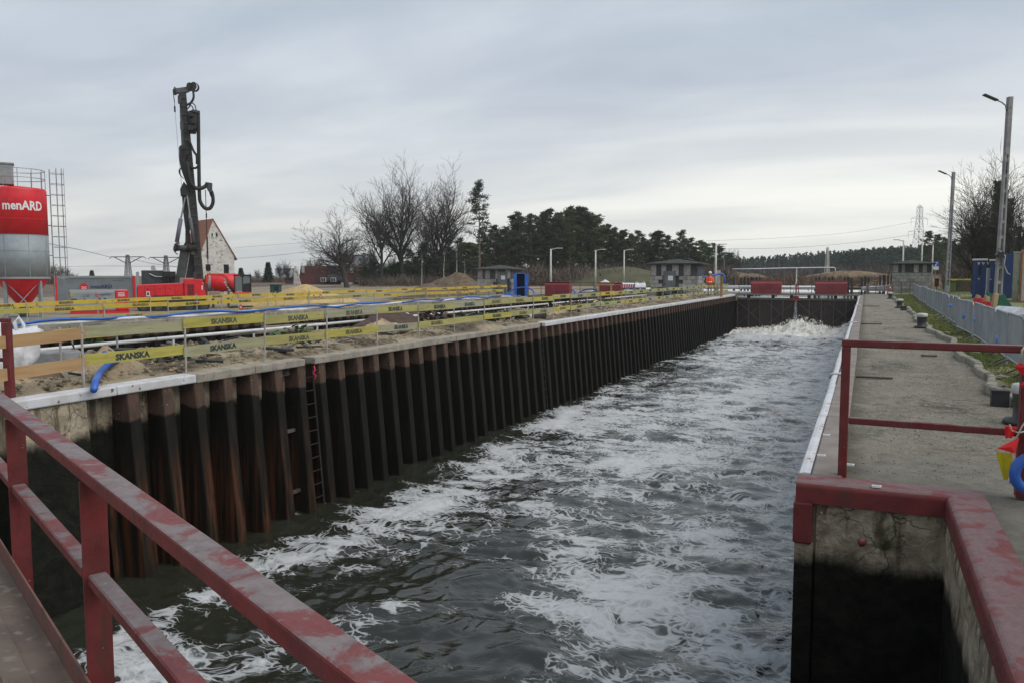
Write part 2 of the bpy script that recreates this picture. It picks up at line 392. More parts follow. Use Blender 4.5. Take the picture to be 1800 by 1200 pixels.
def asphalt_material():
    t = NT('old mossy asphalt'); x = t.xyz()
    col = t.mix(t.rng(t.noise(t.pos, 1.1, 6, .6), .35, .65), (.185, .164, .122), (.262, .238, .186))
    col = t.mix(t.rng(t.noise(t.scaled(t.pos, (1.0, .55, 1)), .9, 6, .65, .5), .52, .66), col, (.09, .083, .067))
    col = t.mix(t.rng(t.noise(t.pos, 1.9, 6, .6), .58, .72), col, (.14, .145, .085))
    pat = t.noise(t.pos, 13, 8, .75); col = t.mix(t.rng(pat, .52, .60), col, (.295, .275, .23)); col = t.mix(t.math('MULTIPLY', t.rng(pat, .45, .36), .7), col, (.10, .094, .075))
    col = t.mix(t.math('MULTIPLY', t.rng(t.noise(t.scaled(t.pos, (.5, 3, 1)), 1.3, 5, .6), .60, .66), .7), col, (.085, .08, .062))
    grit = t.noise(t.pos, 60, 4, .7)
    col = t.mix(t.rng(grit, .56, .66), col, (.40, .385, .34))
    col = t.mix(t.rng(t.noise(t.pos, 38, 4, .7), .60, .68), col, (.05, .05, .042))
    near_ = t.rng(t.math('ADD', x[1], t.math('MULTIPLY', t.noise(t.pos, 3, 4), .9)), 9.1, 8.5)
    col = t.mix(t.math('MULTIPLY', near_, .8), col, t.mix(t.rng(t.noise(t.pos, 4, 7, .65), .35, .7), (.26, .24, .20), (.17, .158, .13)))
    edge = t.math('MULTIPLY', t.rng(t.math('ADD', x[0], t.math('MULTIPLY', t.noise(t.pos, 2.2, 6, .65), .5)), .38, .12), .75)
    col = t.mix(edge, col, (.095, .088, .062))
    b = t.bump(t.math('ADD', grit, t.math('MULTIPLY', pat, 2.5)), .9, .02)
    return t.done(t.bsdf(col, .93, 0, b, .25))
def soil_material():
    t = NT('churned soil')
    n = t.noise(t.pos, .55, 6, .6, .3)
    col = t.mix(t.rng(n, .38, .60), (.17, .135, .095), (.44, .36, .245))
    col = t.mix(t.rng(t.noise(t.pos, 2.6, 7, .65), .5, .66), col, (.10, .078, .055))
    col = t.mix(t.rng(t.noise(t.pos, 1.2, 6, .65), .60, .72), col, (.085, .09, .042))
    col = t.mix(t.rng(t.noise(t.pos, 22, 5, .7), .58, .68), col, (.33, .285, .205))
    b = t.bump(t.math('ADD', t.noise(t.pos, 5, 8, .7), t.math('MULTIPLY', t.noise(t.pos, 30, 5, .7), .3)), 1.0, .09)
    return t.done(t.bsdf(col, .95, 0, b, .15))
m_sheet, m_conc, m_red, m_redtop, m_water = sheet_material(), wall_concrete(), red_paint('red railing paint', .95), red_paint('red kerb paint', .6), water_material()
m_asph, m_soil = asphalt_material(), soil_material()
m_white = mat('white paint chipped', (.60, .60, .62), (.50, .49, .48), 3, .55, .25, .01, c3=(.13, .11, .09), s3=9, lo3=.63, hi3=.67)
m_cope = mat('weathered coping concrete', (.33, .295, .24), (.25, .225, .185), 4, .9, .5, .012, c3=(.10, .085, .065), s3=16, lo3=.62, hi3=.67)
m_cope2 = mat('brown coping concrete', (.235, .20, .175), (.18, .155, .135), 3, .9, .4, .012, c3=(.30, .28, .25), s3=26, lo3=.66, hi3=.70)
m_galv = mat('galvanised steel', (.34, .35, .36), (.26, .27, .28), 6, .45, .1, .004, .55)
m_dark = mat('dark oily steel', (.018, .018, .019), (.032, .03, .028), 5, .6, .2, .01)
m_black = mat('black rubber', (.012, .012, .013), (.02, .02, .021), 6, .6)
m_blue = mat('blue hose plastic', (.022, .10, .42), (.03, .12, .46), 4, .4)
m_blue2 = mat('blue painted steel', (.030, .062, .185), (.022, .05, .15), 2, .5, .08, .01, c3=(.20, .22, .26), s3=7, lo3=.70, hi3=.74)
m_redm = mat('red machine paint', (.70, .018, .030), (.60, .015, .025), 2.5, .42, .05, .01, c3=(.22, .03, .03), s3=7, lo3=.66, hi3=.74)
m_gbox = mat('faded red gate housing', (.24, .036, .040), (.19, .028, .031), 1.5, .5, .08, .01, c3=(.13, .03, .03), s3=8, lo3=.64, hi3=.72)
m_grey = mat('grey machine paint', (.27, .305, .325), (.235, .268, .288), 2, .5, .05, .01, c3=(.10, .10, .10), s3=6, lo3=.68, hi3=.76)
m_dgrey = mat('dark grey paint', (.06, .068, .068), (.042, .048, .048), 3, .5, .1, .01)
m_letter = mat('dark lettering', (.018, .028, .035), (.03, .045, .05), 12, .7)
m_letterb = mat('blue lettering', (.02, .03, .12))
m_letterw = mat('white lettering', (.75, .75, .75), rough=.5)
m_sand = mat('yellow sand', (.52, .375, .17), (.44, .31, .14), 2.5, .95, .6, .04, c3=(.24, .165, .08), s3=6, lo3=.58, hi3=.68)
m_sand2 = mat('pale sand', (.44, .34, .21), (.32, .245, .155), 3, .95, .9, .06, c3=(.13, .10, .07), s3=8, lo3=.56, hi3=.66)
m_earth = mat('brown earth', (.17, .12, .075), (.12, .085, .055), 2, .95, .9, .08, c3=(.085, .06, .04), s3=5, lo3=.55, hi3=.66)
m_site = mat('site ground', (.30, .245, .165), (.20, .16, .11), .5, .95, .8, .06, c3=(.29, .235, .15), s3=3, lo3=.55, hi3=.68)
m_field = mat('dry winter field', (.105, .070, .048), (.14, .098, .062), .12, .95, .7, .1, c3=(.19, .14, .075), s3=.5, lo3=.58, hi3=.66)
m_verge = mat('verge ground', (.13, .155, .045), (.19, .18, .075), 1.2, .95, .8, .04, c3=(.24, .20, .13), s3=.9, lo3=.57, hi3=.68)
m_bark = mat('bark', (.040, .034, .029), (.058, .05, .042), 4, .95)
m_twig = mat('twigs', (.052, .044, .038), (.07, .06, .05), .6, .95)
m_pinebark = mat('pine bark', (.19, .115, .075), (.13, .095, .07), 1.2, .95)
m_birch = mat('birch bark', (.42, .41, .38), (.30, .29, .27), 3, .9, c3=(.05, .05, .05), s3=8, lo3=.58, hi3=.64)
def needle(name, c1, c2): return leafmat(name, c1, c2)
m_needle = [needle('pine needles', (.082, .112, .055), (.10, .128, .066)), needle('grey green pine needles', (.088, .108, .066), (.108, .125, .080))]
m_grassA = mat('grass blades', (.13, .175, .042), (.22, .21, .08), .8, .9, c3=(.22, .19, .095), s3=2, lo3=.55, hi3=.68)
m_stone = [mat('grey blockwork %d' % i, c, tuple(x * .75 for x in c), 3, .9, .5, .02, c3=tuple(x * .4 for x in c), s3=9, lo3=.58, hi3=.68) for i, c in enumerate(((.38, .368, .34), (.31, .30, .28), (.43, .415, .385)))]
m_mortar = mat('dark mortar', (.07, .066, .06))  # dark joints between the blocks of the huts
m_roof = mat('dark roofing felt', (.040, .037, .034), (.06, .056, .05), 3, .95, .6, .03)
m_planks = [mat('fence board %d' % i, c, tuple(x * .8 for x in c), 2.5, .85, .2, .006, stretch=(1, .5, 5), c3=tuple(x * .55 for x in c), s3=7, lo3=.62, hi3=.7) for i, c in enumerate((
    (.36, .335, .135), (.42, .37, .08), (.34, .325, .19), (.39, .35, .125), (.34, .33, .22)))]
m_pine = mat('fresh pine board', (.42, .265, .125), (.36, .215, .10), 3, .8, .2, .006, stretch=(1, .5, 6), c3=(.27, .14, .06), s3=6, lo3=.64, hi3=.72)
m_yellow = mat('yellow barrier board', (.52, .385, .045), (.46, .335, .045), 3, .7, c3=(.22, .16, .05), s3=5, lo3=.62, hi3=.7)
m_wplaster = mat('flaking white plaster', (.66, .64, .59), (.54, .515, .47), .8, .9, .4, .03, c3=(.20, .18, .15), s3=1.5, lo3=.57, hi3=.66, stretch=(1, 1, 1.6))
m_tile = mat('orange roof tiles', (.33, .125, .065), (.26, .095, .05), 2, .85, c3=(.16, .07, .045), s3=4, lo3=.58, hi3=.68)
m_tiled = mat('weathered red roof tiles', (.135, .048, .038), (.085, .042, .036), .8, .85, c3=(.16, .06, .045), s3=2, lo3=.55, hi3=.66)
m_glass = mat('dark window glass', (.015, .017, .02), rough=.15)
m_bag = mat('white woven plastic', (.66, .67, .69), (.56, .57, .60), 4, .6, .35, .02)
m_orange = mat('orange plastic', (.80, .11, .02), rough=.6)
m_scrub = mat('bare scrub', (.10, .078, .060), (.14, .108, .080), .3, .95, detail=3)

# ------------------------------------------------------------------ lock geometry
XL, XR, Y0, YG = -10.16, -.44, 6.72, 70.0       # left and right wall faces, end of the near recess, far gate
ZW = -3.02                                      # water level
RAKE = .085                                     # the steel wall leans: its foot stands out into the chamber
X2N, X2F, Y2G = -14.3, -23.9, 57.0              # second chamber

# ------------------------------------------------------------------ water
def foam_density(x, y):
    d = .375 + .30 * fbm(x * .33 + 3, y * .22, 11, 4) + .22 * fbm(x * 1.1, y * .6, 31, 3)
    far = np.clip((y - 11) / 14, 0, 1); d = d + .12 * far
    d = d - .22 * np.clip((12.5 - y) / 4, 0, 1) * np.clip((-2.6 - x) / 3, 0, 1)
    d = d - .30 * np.exp(-((x + 9.9) / .8) ** 2)                      # calm dark strip at the foot of the steel
    wx = x + .35 * fbm(x * .8, y * .8, 5, 3); wy = y + .5 * fbm(x * .7 + 9, y * .7, 6, 3)
    def streak(px, width, amp):
        nonlocal d
        P = [on(u, v, ZW)[:2] for u, v in px]; best = np.full(x.shape, 1e9)
        for (ax, ay), (bx, by) in zip(P, P[1:]):
            L2 = (bx - ax) ** 2 + (by - ay) ** 2
            tt = np.clip(((wx - ax) * (bx - ax) + (wy - ay) * (by - ay)) / L2, 0, 1)
            best = np.minimum(best, np.hypot(wx - ax - tt * (bx - ax), wy - ay - tt * (by - ay)))
        d = d + .62 * amp * np.exp(-(best / width) ** 2)
    streak([(180, 1190), (300, 1080), (420, 1010), (540, 965), (620, 945), (700, 905), (780, 880)], .5, .52)
    streak([(780, 880), (850, 830), (930, 770), (1010, 720), (1100, 670), (1180, 630)], .5, .36)
    streak([(300, 1200), (420, 1150), (560, 1120), (660, 1100)], .55, .52)
    streak([(200, 1120), (280, 1180), (330, 1230)], .6, .5)
    streak([(640, 1060), (760, 1075), (900, 1060)], .35, .34)
    streak([(1040, 985), (1120, 1040), (1200, 1080), (1300, 1120), (1360, 1180)], .8, .40)
    streak([(930, 1040), (1010, 1080), (1130, 1130)], .35, .35)
    streak([(1180, 900), (1260, 960), (1340, 1000)], .4, .22)
    streak([(860, 830), (1000, 838), (1120, 815), (1250, 805)], .5, .3)
    streak([(1000, 745), (1100, 730), (1250, 700), (1400, 720)], .7, .22)
    def calm(u, v, r, amp):
        nonlocal d
        cx, cy, _ = on(u, v, ZW); d = d - amp * np.exp(-(((wx - cx) / r) ** 2 + ((wy - cy) / (r * 1.3)) ** 2))
    calm(950, 770, .8, .35); calm(800, 1000, 1.3, .25); calm(830, 1120, .9, .3); calm(1080, 880, 1.3, .25); calm(600, 1060, 1.0, .2)
    calm(1020, 690, 1.2, .35); calm(1180, 650, 2, .2); calm(470, 930, .5, .3)
    d = d + .5 * np.clip((y - 57) / 8, 0, 1)
    return d
def wave_height(x, y):
    h = np.zeros_like(x); rs = np.random.RandomState(4)
    wx = x + .5 * fbm(x * .5, y * .5, 71, 2); wy = y + .5 * fbm(x * .5 + 4, y * .5, 72, 2)
    for i in range(26):
        L = .45 * (1.16 ** i) if i < 13 else .55 * (1.14 ** (i - 13)); a = rs.uniform(-.5, .5) + math.pi / 2 + (0 if i % 4 else .9)
        k = 2 * np.pi / L; ph = rs.rand() * 6.28
        s_ = np.sin((wx * math.cos(a) + wy * math.sin(a)) * k + ph)
        h += .0062 * L ** .85 * (1 - np.abs(s_)) * 2 * (.6 + .8 * fbm(x * .3 + i, y * .3, 40 + i, 1)) if i % 2 else .0062 * L ** .85 * s_
    h += .105 * fbm(wx * .45, wy * .75, 81, 3, .45)
    r = np.abs(fbm(wx * 1.5, wy * 1.1, 85, 3)); h += .028 * (1 - np.clip(r * 3, 0, 1)) ** 2
    return (h - .04) * (1 + .7 * np.clip((y - 40) / 25, 0, 1))
def make_water():
    xs = np.arange(XL - .3, .75, .043); ys = [2.0]
    while ys[-1] < YG + .4: ys.append(ys[-1] + max(.03, ys[-1] * .0058))
    X, Y = np.meshgrid(xs, np.array(ys), indexing='ij')
    Z = ZW + wave_height(X, Y); D = foam_density(X, Y)
    o = np_mesh('water', np.stack([X, Y, Z], -1).reshape(-1, 3), grid_faces(*X.shape), m_water, smooth=True)
    a = o.data.attributes.new('foam', 'FLOAT', 'POINT'); a.data.foreach_set('value', D.ravel().astype(np.float32))
    return tag(o, kind='structure')
make_water()

# ------------------------------------------------------------------ left wall: steel sheet piling under a coping
wall = thing('sheet_pile_wall', 'dark rusty steel sheet pile wall with a pale coping along the left of the lock', 'wall', (XL, 0, 0))
def pile_mesh(wf, seed):
    rnd = random.Random(seed); p = .66; dpt = .43; H = 3.7
    prof = [(-dpt, 0), (-dpt, .17), (-.02, .195), (0, .205), (0, .205 + wf), (-.02, .215 + wf), (-dpt, .24 + wf), (-dpt, p + .02)]
    vs, fs = [], []
    zs = [-.11 - rnd.uniform(0, .015), -.6, -1.5, -2.5, -H]
    for z in zs:
        for x, y in prof: vs.append((x - RAKE * z, y, z))
    n = len(prof)
    for i in range(len(zs) - 1):
        for k in range(n - 1): fs.append((i * n + k, (i + 1) * n + k, (i + 1) * n + k + 1, i * n + k + 1))
    b = MB().raw(vs, fs)
    return b.mesh('sheet_pile', m_sheet)
piles = [pile_mesh(w, i) for i, w in enumerate((.19, .20, .215, .18))]
y, i = 8.35, 0
rnd = random.Random(3)
while y < YG + .2:
    inst('sheet_pile', piles[rnd.randrange(4)], wall, (rnd.uniform(-.012, .012), y, 0)); y += .66; i += 1
MB().b2(-1.4, -.45, 7.8, YG, -4, -.13).build('backing', m_sheet, wall)
MB().b2(-.5, -.06, 7.87, 7.93, -4, -.13).build('end_plate', m_sheet, wall)
# concrete pier between the recess and the first pile
MB().raw([(0, Y0, -.1), (0, 7.86, -.1), (.06, Y0, -.72), (.06, 7.86, -.72), (.30, Y0, -4), (.30, 7.86, -4), (-.9, Y0, -.1), (-.9, 7.86, -.1), (-.9, Y0, -4), (-.9, 7.86, -4)],
         [(0, 2, 3, 1), (2, 4, 5, 3), (0, 6, 8, 4, 2), (1, 3, 5, 9, 7), (6, 7, 9, 8), (0, 1, 7, 6)]).build('pier', m_conc, wall)
MB().b2(-1.35, -.92, -6, Y0 + .3, -4, -.1).build('recess_wall', m_conc, wall)
# coping beams, each a piece with its own joint; steel-shod white at both ends, bare concrete between
rnd = random.Random(8)
segs = [(6.62, 8.35, 'w'), (8.36, 9.9, 'w'), (9.91, 11.3, 'g'), (11.31, 12.72, 'g')] 
yy = 13.02
while yy < 25.2: L = 3.05; segs.append((yy, yy + L - .012, 'g')); yy += L
yy = 25.7
while yy < YG - .5: L = rnd.choice((3.9, 4.0)); segs.append((yy, min(yy + L - .012, YG - .2), 'w')); yy += L
for a, b, k in segs:
    MB().b2(-.30, .045, a, b, -.135 if k == 'g' else -.125, .015 + rnd.uniform(-.008, .008)).build('coping_beam', m_white if k == 'w' else m_cope, wall, (rnd.uniform(-.01, .01), 0, 0), bev=.02, seg=2)
# steel ladders in gaps of the coping
m_rung = mat('rung steel', (.030, .028, .026), (.022, .02, .018), 8, .8, spec=.15)
def ladder(yc, z0, m=m_rung):
    l = MB()
    for s in (-.19, .19): l.beam((-.10 - RAKE * -.05, yc + s, .0), (-.10 + RAKE * 3.4, yc + s, -3.4), .05, .025)
    lo = l.build('ladder', m, wall)
    rb = MB().cyl((0, -.19, 0), (0, .19, 0), .013, n=6).mesh('rung', m_rung)
    z = z0
    while z > -3.3: inst('rung', rb, lo, (-.085 - RAKE * z, yc, z)); z -= .27
ladder(12.88, -.12); ladder(25.45, -.12); ladder(39.6, -.15)
# mooring recess: a niche with two bolt eyes, let into a pan of the piling
nb = MB()
for z0, z1 in ((-.3, -.16), (-1.42, -1.36), (-2.62, -2.56)):
    nb.box((-.22 - RAKE * z0, 12.42, (z0 + z1) / 2), (.06, .34, z1 - z0))
ne = nb.build('mooring_recess', mat('recess steel', (.12, .11, .10), (.06, .05, .045), 6, .7), wall)
for s in (-.09, .09): MB().torus((-.17, 12.42 + s, -.23), .035, .016, 'x', 12, 6).build('mooring_eye', m_dark, ne)
rp = MB(); rnd = random.Random(1)
rp.tube([(.03, 12.99, -.16), (.05, 13.0, -.24), (.03, 12.96, -.30), (.06, 13.01, -.36), (.04, 12.98, -.44)], .018, 5)
tag(rp.build('red_rope', mat('red rope', (.55, .03, .06)), None, (XL, 0, 0), smooth=True), 'short red rope knotted to the top rungs of the nearest wall ladder', 'rope')
# painted depth numerals on the pile heads
for yy, s in ((12.66, '2'), (13.3 + .66 * 0, '7'), (17.35, 'Y'), (17.94, '8'), (23.2, '0')):
    pass

# ------------------------------------------------------------------ right wall, its coping and the gate recess
rw = thing('lock_wall', 'concrete lock wall with a gate recess under red painted edging', 'wall')
MB().b2(XR, 1.4, Y0 + .02, YG + 8, -4, -.11).build('wall_body', m_conc, rw)
MB().b2(.63, 1.9, -6, Y0, -4, -.13).build('recess_side', m_conc, rw)
def sub_grid(nx, ny, f):
    X, Z = np.meshgrid(np.linspace(0, 1, nx), np.linspace(0, 1, ny), indexing='ij'); return X, Z
# rough broken face of the recess end
X, Z = np.meshgrid(np.linspace(XR + .14, .63, 60), np.linspace(-4, -.12, 180), indexing='ij')
Yf = Y0 + .012 - .03 * fbm(X * 3, Z * 3, 3, 5) - .012 * np.abs(fbm(X * 9, Z * 9, 8, 3)) - .02
o = np_mesh('recess_end', np.stack([X, Yf, Z], -1).reshape(-1, 3), grid_faces(*X.shape), m_conc, rw, smooth=True)
Yx, Z = np.meshgrid(np.linspace(-2, Y0 - .01, 160), np.linspace(-4, -.12, 120), indexing='ij')
Xf = .625 - .03 * fbm(Yx * 3, Z * 3, 13, 5) - .012
np_mesh('recess_face', np.stack([Xf, Yx, Z], -1).reshape(-1, 3), grid_faces(*Yx.shape), m_conc, rw, smooth=True)
# red painted steel edging with a rounded nose
def nose(path_n, L, w, h):
    """profile in (across, up): flat top, rounded front, down to -h"""
    r = .05; pts = [(w, .006), (r, .006)] + [(r - r * math.sin(a), .006 - r + r * math.cos(a)) for a in [math.pi / 2 * k / 6 for k in range(1, 7)]] + [(0, -h), (w, -h)]
    return pts
pf = nose(0, 0, .27, .165)
n = len(pf); fr = MB().raw([(x + (a if k else 0), Y0 - .045 + a, b) for k, x in enumerate((XR - .02, .60)) for a, b in pf], [tuple(reversed(range(n))), tuple(range(n, 2 * n))] + [(i, (i + 1) % n, n + (i + 1) % n, n + i) for i in range(n)]).build('front_edging', m_redtop, rw)
sd = MB()
n = len(pf); vs = []
for yy in (1, -6):                                   # mitred at the corner
    for a, b in pf: vs.append((.60 + a, (Y0 - .047 + a) if yy > 0 else yy, b))
sd.raw(vs, [tuple(range(n)), tuple(reversed(range(n, 2 * n)))] + [(i, n + i, n + (i + 1) % n, (i + 1) % n) for i in range(n)]).build('side_edging', m_redtop, rw)
gd = MB().b2(XR - .035, XR + .11, Y0 - .05, Y0 + .1, -.50, -.165).build('corner_guard', m_redtop, rw, bev=.012, seg=2)
MB().b2(XR - .02, XR + .12, Y0 - .03, Y0 + .1, -4, -.505).build('corner_post', m_conc, rw)
nk = MB(); nk.lathe([(.0, .05), (.018, .048), (.030, .035), (.032, .012), (.022, 0), (.022, -.03)], 14)
k = nk.build('knob', m_redtop, rw, (.04, Y0 - .055, -.42), smooth=True); k.rotation_euler = (R(90), 0, 0)
# coping along the chamber: white nosing pieces and brown concrete blocks
rnd = random.Random(12); yy = Y0 + .24; j = 0
while yy < YG:
    L = 2.98; 
    MB().b2(XR + .075, -.125, yy, min(yy + L - .012, YG), -.12, .012 + rnd.uniform(-.004, .004)).build('coping_block', m_cope2, rw, (rnd.uniform(-.006, .006), 0, 0), bev=.012)
    pr = [(XR - .03, -.12), (XR - .03, -.02), (XR - .015, .008), (XR + .02, .018), (XR + .066, .016), (XR + .066, -.12)]
    MB().prism([(a + rnd.uniform(-.004, .004), yy, b) for a, b in pr], (0, min(L - .012, YG - yy), 0)).build('white_nosing', m_white, rw, (rnd.uniform(-.012, .012), 0, 0))
    yy += L
for yv in (14.2, 30.0, 47.0):                                       # bent steel strap over the nosing
    MB().tube([(XR - .06, yv, -.05), (XR - .045, yv, .02), (XR + .04, yv - .04, .035), (XR + .17, yv - .02, .035), (XR + .20, yv + .06, .03)], .022, 6).build('strap', m_white, rw, smooth=True)
# survey targets stuck to the stone
for (px, py, rz) in ((1453, 763, .05), (1444, 799, .1), (1494, 815, -.1), (1541, 853, .02)):
    p = on(px, py, .02)
    tg = MB().b2(-.034, .034, -.018, .018, -.012, .004).build('survey_target', m_letterw, None, (p[0], p[1], .02), rz)
    tag(tg, {1453: 'small white survey tag on the brown coping, farther from the red edging', 1444: 'small white survey tag on the brown coping close to the red edging', 1494: 'small white survey tag at the foot of the red railing post', 1541: 'small white survey tag on the red edging itself'}[px], 'survey tag', 'survey tags on the lock wall')
    mk = MB()
    for q in range(4): mk.b2(-.026 + .013 * q, -.018 + .013 * q, -.006, .006, .0045, .0052)
    mk.build('mark', m_letter, tg)

# ------------------------------------------------------------------ ground
# walkway beside the chamber
X, Y = np.meshgrid(np.linspace(-.13, 2.15, 40), np.concatenate([np.arange(-6, 16, .06), np.arange(16, 78, .25)]), indexing='ij')
Z = -.012 + .014 * fbm(X * 2, Y * 2, 2, 4) + .02 * fbm(X * .4, Y * .3, 9, 2) - .02
keep = None
o = np_mesh('walkway', np.stack([X, Y, Z], -1).reshape(-1, 3), grid_faces(*X.shape), m_asph, smooth=True)
# cut the recess out of the walkway sheet
me = o.data
import bmesh
bm = bmesh.new(); bm.from_mesh(me)
bmesh.ops.delete(bm, geom=[f for f in bm.faces if f.calc_center_median().x < .86 and f.calc_center_median().y < Y0 + .15], context='FACES')
bm.to_mesh(me); bm.free(); tag(o, kind='structure')
js = MB()
for yv, xa, xb in ((14.25, -.1, .45), (18.6, 1.1, 1.4), (30.05, -.1, .55), (47.1, -.1, .7), (22.4, -.08, .3)): js.box(((xa + xb) / 2, yv, -.012), (xb - xa, .05, .03), R(3))
js.build('joint_strip', mat('rotten joint timber', (.045, .04, .03), (.09, .08, .06), 6, .95), o)
def kerb_x(y): return 1.86 + .12 * math.sin(y * .33 + .6) * math.exp(-y / 60) + .07 * math.sin(y * .9) + (.12 if y < 13 else 0) + .05 * math.sin(y * 2.3)
kb = tag(bpy.data.objects.new('kerb', None), kind='structure'); link(kb)
m_kerb = mat('kerb stone', (.27, .25, .20), (.20, .185, .145), 3, .92, .7, .02, c3=(.10, .10, .06), s3=8, lo3=.58, hi3=.68)
yy = 2.0; rnd = random.Random(5)
while yy < 76:
    L = rnd.uniform(.45, .8); xa, xb = kerb_x(yy), kerb_x(yy + L)
    b = MB(); b.beam((xa + rnd.uniform(-.02, .02), yy, .01), (xb + rnd.uniform(-.02, .02), yy + L - .02, .01 + rnd.uniform(-.02, .02)), .12 + rnd.uniform(-.02, .03), .16)
    b.build('kerb_stone', m_kerb, kb, bev=.03, seg=2); yy += L
# island between the two chambers
X, Y = np.meshgrid(np.linspace(X2N, XL - .22, 60), np.concatenate([np.arange(-6, 20, .08), np.arange(20, 74, .25)]), indexing='ij')
edge = np.clip((XL - .22 - X) / .5, 0, 1) 
Z = .0 + edge * (.05 + .16 * np.abs(fbm(X * .7, Y * .5, 5, 5)) + .05 * fbm(X * 3, Y * 3, 6, 4)) + (1 - edge) * -.01
Z = Z - .05 * np.clip((8.2 - Y) / 1.5, 0, 1)
tag(np_mesh('island_soil', np.stack([X, Y, Z], -1).reshape(-1, 3), grid_faces(*X.shape), m_soil, smooth=True), kind='structure')
MB().b2(X2N, XL - .3, -6, 76, -4, -.12).build('island_core', m_conc)
bpy.data.objects['island_core']['kind'] = 'structure'
def ground_z(x, y):
    x, y = np.asarray(x, float), np.asarray(y, float)
    left = -.3 - .6 * np.clip((-27 - x) / 8, 0, 1)
    left = left + .5 * np.clip((y - 75) / 40, 0, 1)
    right = -.02 + .22 * np.clip((x - 3) / 4, 0, 1)
    far = .0 + .2 * np.clip((y - 110) / 200, 0, 1)
    z = np.where(x < -20, left, np.where(x > 0, right, far))
    w = np.clip((y - 85) / 25, 0, 1); z = z * (1 - w) + far * w
    return z + .05 * fbm(x * .25, y * .25, 21, 3) * np.clip(np.abs(x) / 3, 0, 1)
def G(x, y): return float(ground_z(x, y))
xs = np.unique(np.concatenate([[-1000, -800, -500, -350, -260], np.arange(-200, -60, 8), np.arange(-60, -24, 1.2), [X2F - .05], [X2N], np.arange(-12, 0, 3), [1.95], np.arange(2.1, 12, .5), np.arange(12, 40, 3), np.arange(40, 200, 16), [260, 400, 700, 1000]]))
ys = np.unique(np.concatenate([[-500, -200, -60, -20], np.arange(-6, 72, 1.2), [76], np.arange(78, 108, 3), [110], np.arange(114, 200, 8), np.arange(200, 420, 20), [500, 700, 1000]]))
X, Y = np.meshgrid(xs, ys, indexing='ij'); Z = ground_z(X, Y)
F = grid_faces(*X.shape); cx = X.ravel()[F].mean(1); cy = Y.ravel()[F].mean(1)
hole = (cx > X2F - .06) & (cx < 1.95) & (cy > -60) & (cy < 76)
canal = (cx > -30) & (cx < 1.5) & (cy >= 76) & (cy < 110)
F = F[~(hole | canal)]; cx, cy = X.ravel()[F].mean(1), Y.ravel()[F].mean(1)
o = np_mesh('ground', np.stack([X, Y, Z], -1).reshape(-1, 3), F, m_site, smooth=True); tag(o, kind='structure')
o.data.materials.append(m_field); o.data.materials.append(m_verge)
mi = np.where((cy > 108) | (cx < -90), 1, np.where(cx > 1.5, 2, 0)); o.data.polygons.foreach_set('material_index', mi.astype(np.int32))
tag(MB().b2(-34, 1.9, 70.6, 112, -1.2, -.55).build('upper_canal_water', mat('still canal water', (.03, .034, .03), rough=.12)), kind='structure')
# second chamber: only the top of its far wall shows
w2 = thing('far_chamber_wall', 'dark sheet pile wall of the second chamber beyond the soil strip', 'wall', (X2F, 0, 0))
sp = MB(); yy = 2.0
while yy < Y2G:
    sp.raw([(-.2, yy, -.1), (-.2, yy + .22, -.1), (0, yy + .28, -.1), (0, yy + .6, -.1), (-.2, yy + .66, -.1), (-.2, yy, -3.6), (-.2, yy + .22, -3.6), (0, yy + .28, -3.6), (0, yy + .6, -3.6), (-.2, yy + .66, -3.6)],
           [(k, k + 5, k + 6, k + 1) for k in range(4)]); yy += .66
tag(sp.build('sheet_piling', m_sheet, w2), kind='stuff')
yy = 2.0
while yy < Y2G:
    MB().b2(-.35, .05, yy, min(yy + 3.98, Y2G), -.14, .02).build('coping_beam', m_cope, w2, bev=.015); yy += 4
tag(MB().b2(X2F, X2N, -6, Y2G, -3.4, -3.05).build('second_chamber_water', mat('still lock water', (.02, .022, .016), rough=.1)), kind='structure')
tag(MB().b2(X2F, X2N, Y2G + .6, 70.5, -1.2, -.6).build('upper_basin_water', bpy.data.materials['still canal water']), kind='structure')

# ------------------------------------------------------------------ lettering
_txt = {}
def text_mesh(s, m, bold=.012, ext=.002, res=2):
    key = (s, m.name, bold)
    if key not in _txt:
        cu = bpy.data.curves.new('t', 'FONT'); cu.body = s; cu.size = 1; cu.align_x = 'CENTER'; cu.align_y = 'CENTER'
        cu.offset = bold; cu.extrude = ext; cu.resolution_u = res; cu.space_character = 1.0
        o = bpy.data.objects.new('t', cu); COL.objects.link(o)
        dg = bpy.context.evaluated_depsgraph_get(); me = bpy.data.meshes.new_from_object(o.evaluated_get(dg))
        me.materials.clear(); me.materials.append(m)
        bpy.data.objects.remove(o); bpy.data.curves.remove(cu)
        co = np.array([v.co[:] for v in me.vertices]); c = (co.max(0) + co.min(0)) / 2
        for v in me.vertices: v.co.x -= c[0]; v.co.y -= c[1]
        me.name = 'lettering'; _txt[key] = (me, co.max(0) - co.min(0))
    return _txt[key]
def lettering(s, m, parent, loc, width, height, rot, name='lettering', bold=.012):
    me, d = text_mesh(s, m, bold)
    return inst(name, me, parent, loc, rot, (width / d[0], height / d[1], 1))
FACE_X = (R(90), 0, R(90))       # reads along +Y, faces +X
FACE_Y = (R(90), 0, 0)           # reads along +X, faces -Y

# ------------------------------------------------------------------ the near lock gate with its railing (the camera stands on it)
K = .77 / .55
ga = Vector((-.57 * K, .88 * K, 0)); gb = Vector((-3.59 * K, 2.34 * K, 0)); gd_ = (gb - ga).normalized(); gn = Vector((-gd_.y, gd_.x, 0)) * -1
if gn.y < 0: gn = -gn
gang = math.atan2(-gd_.y, -gd_.x)
gate = thing('lock_gate', 'near lock gate walkway with thick red railing rubbed to grey on top', 'lock gate', (ga.x, ga.y, 0), gang)
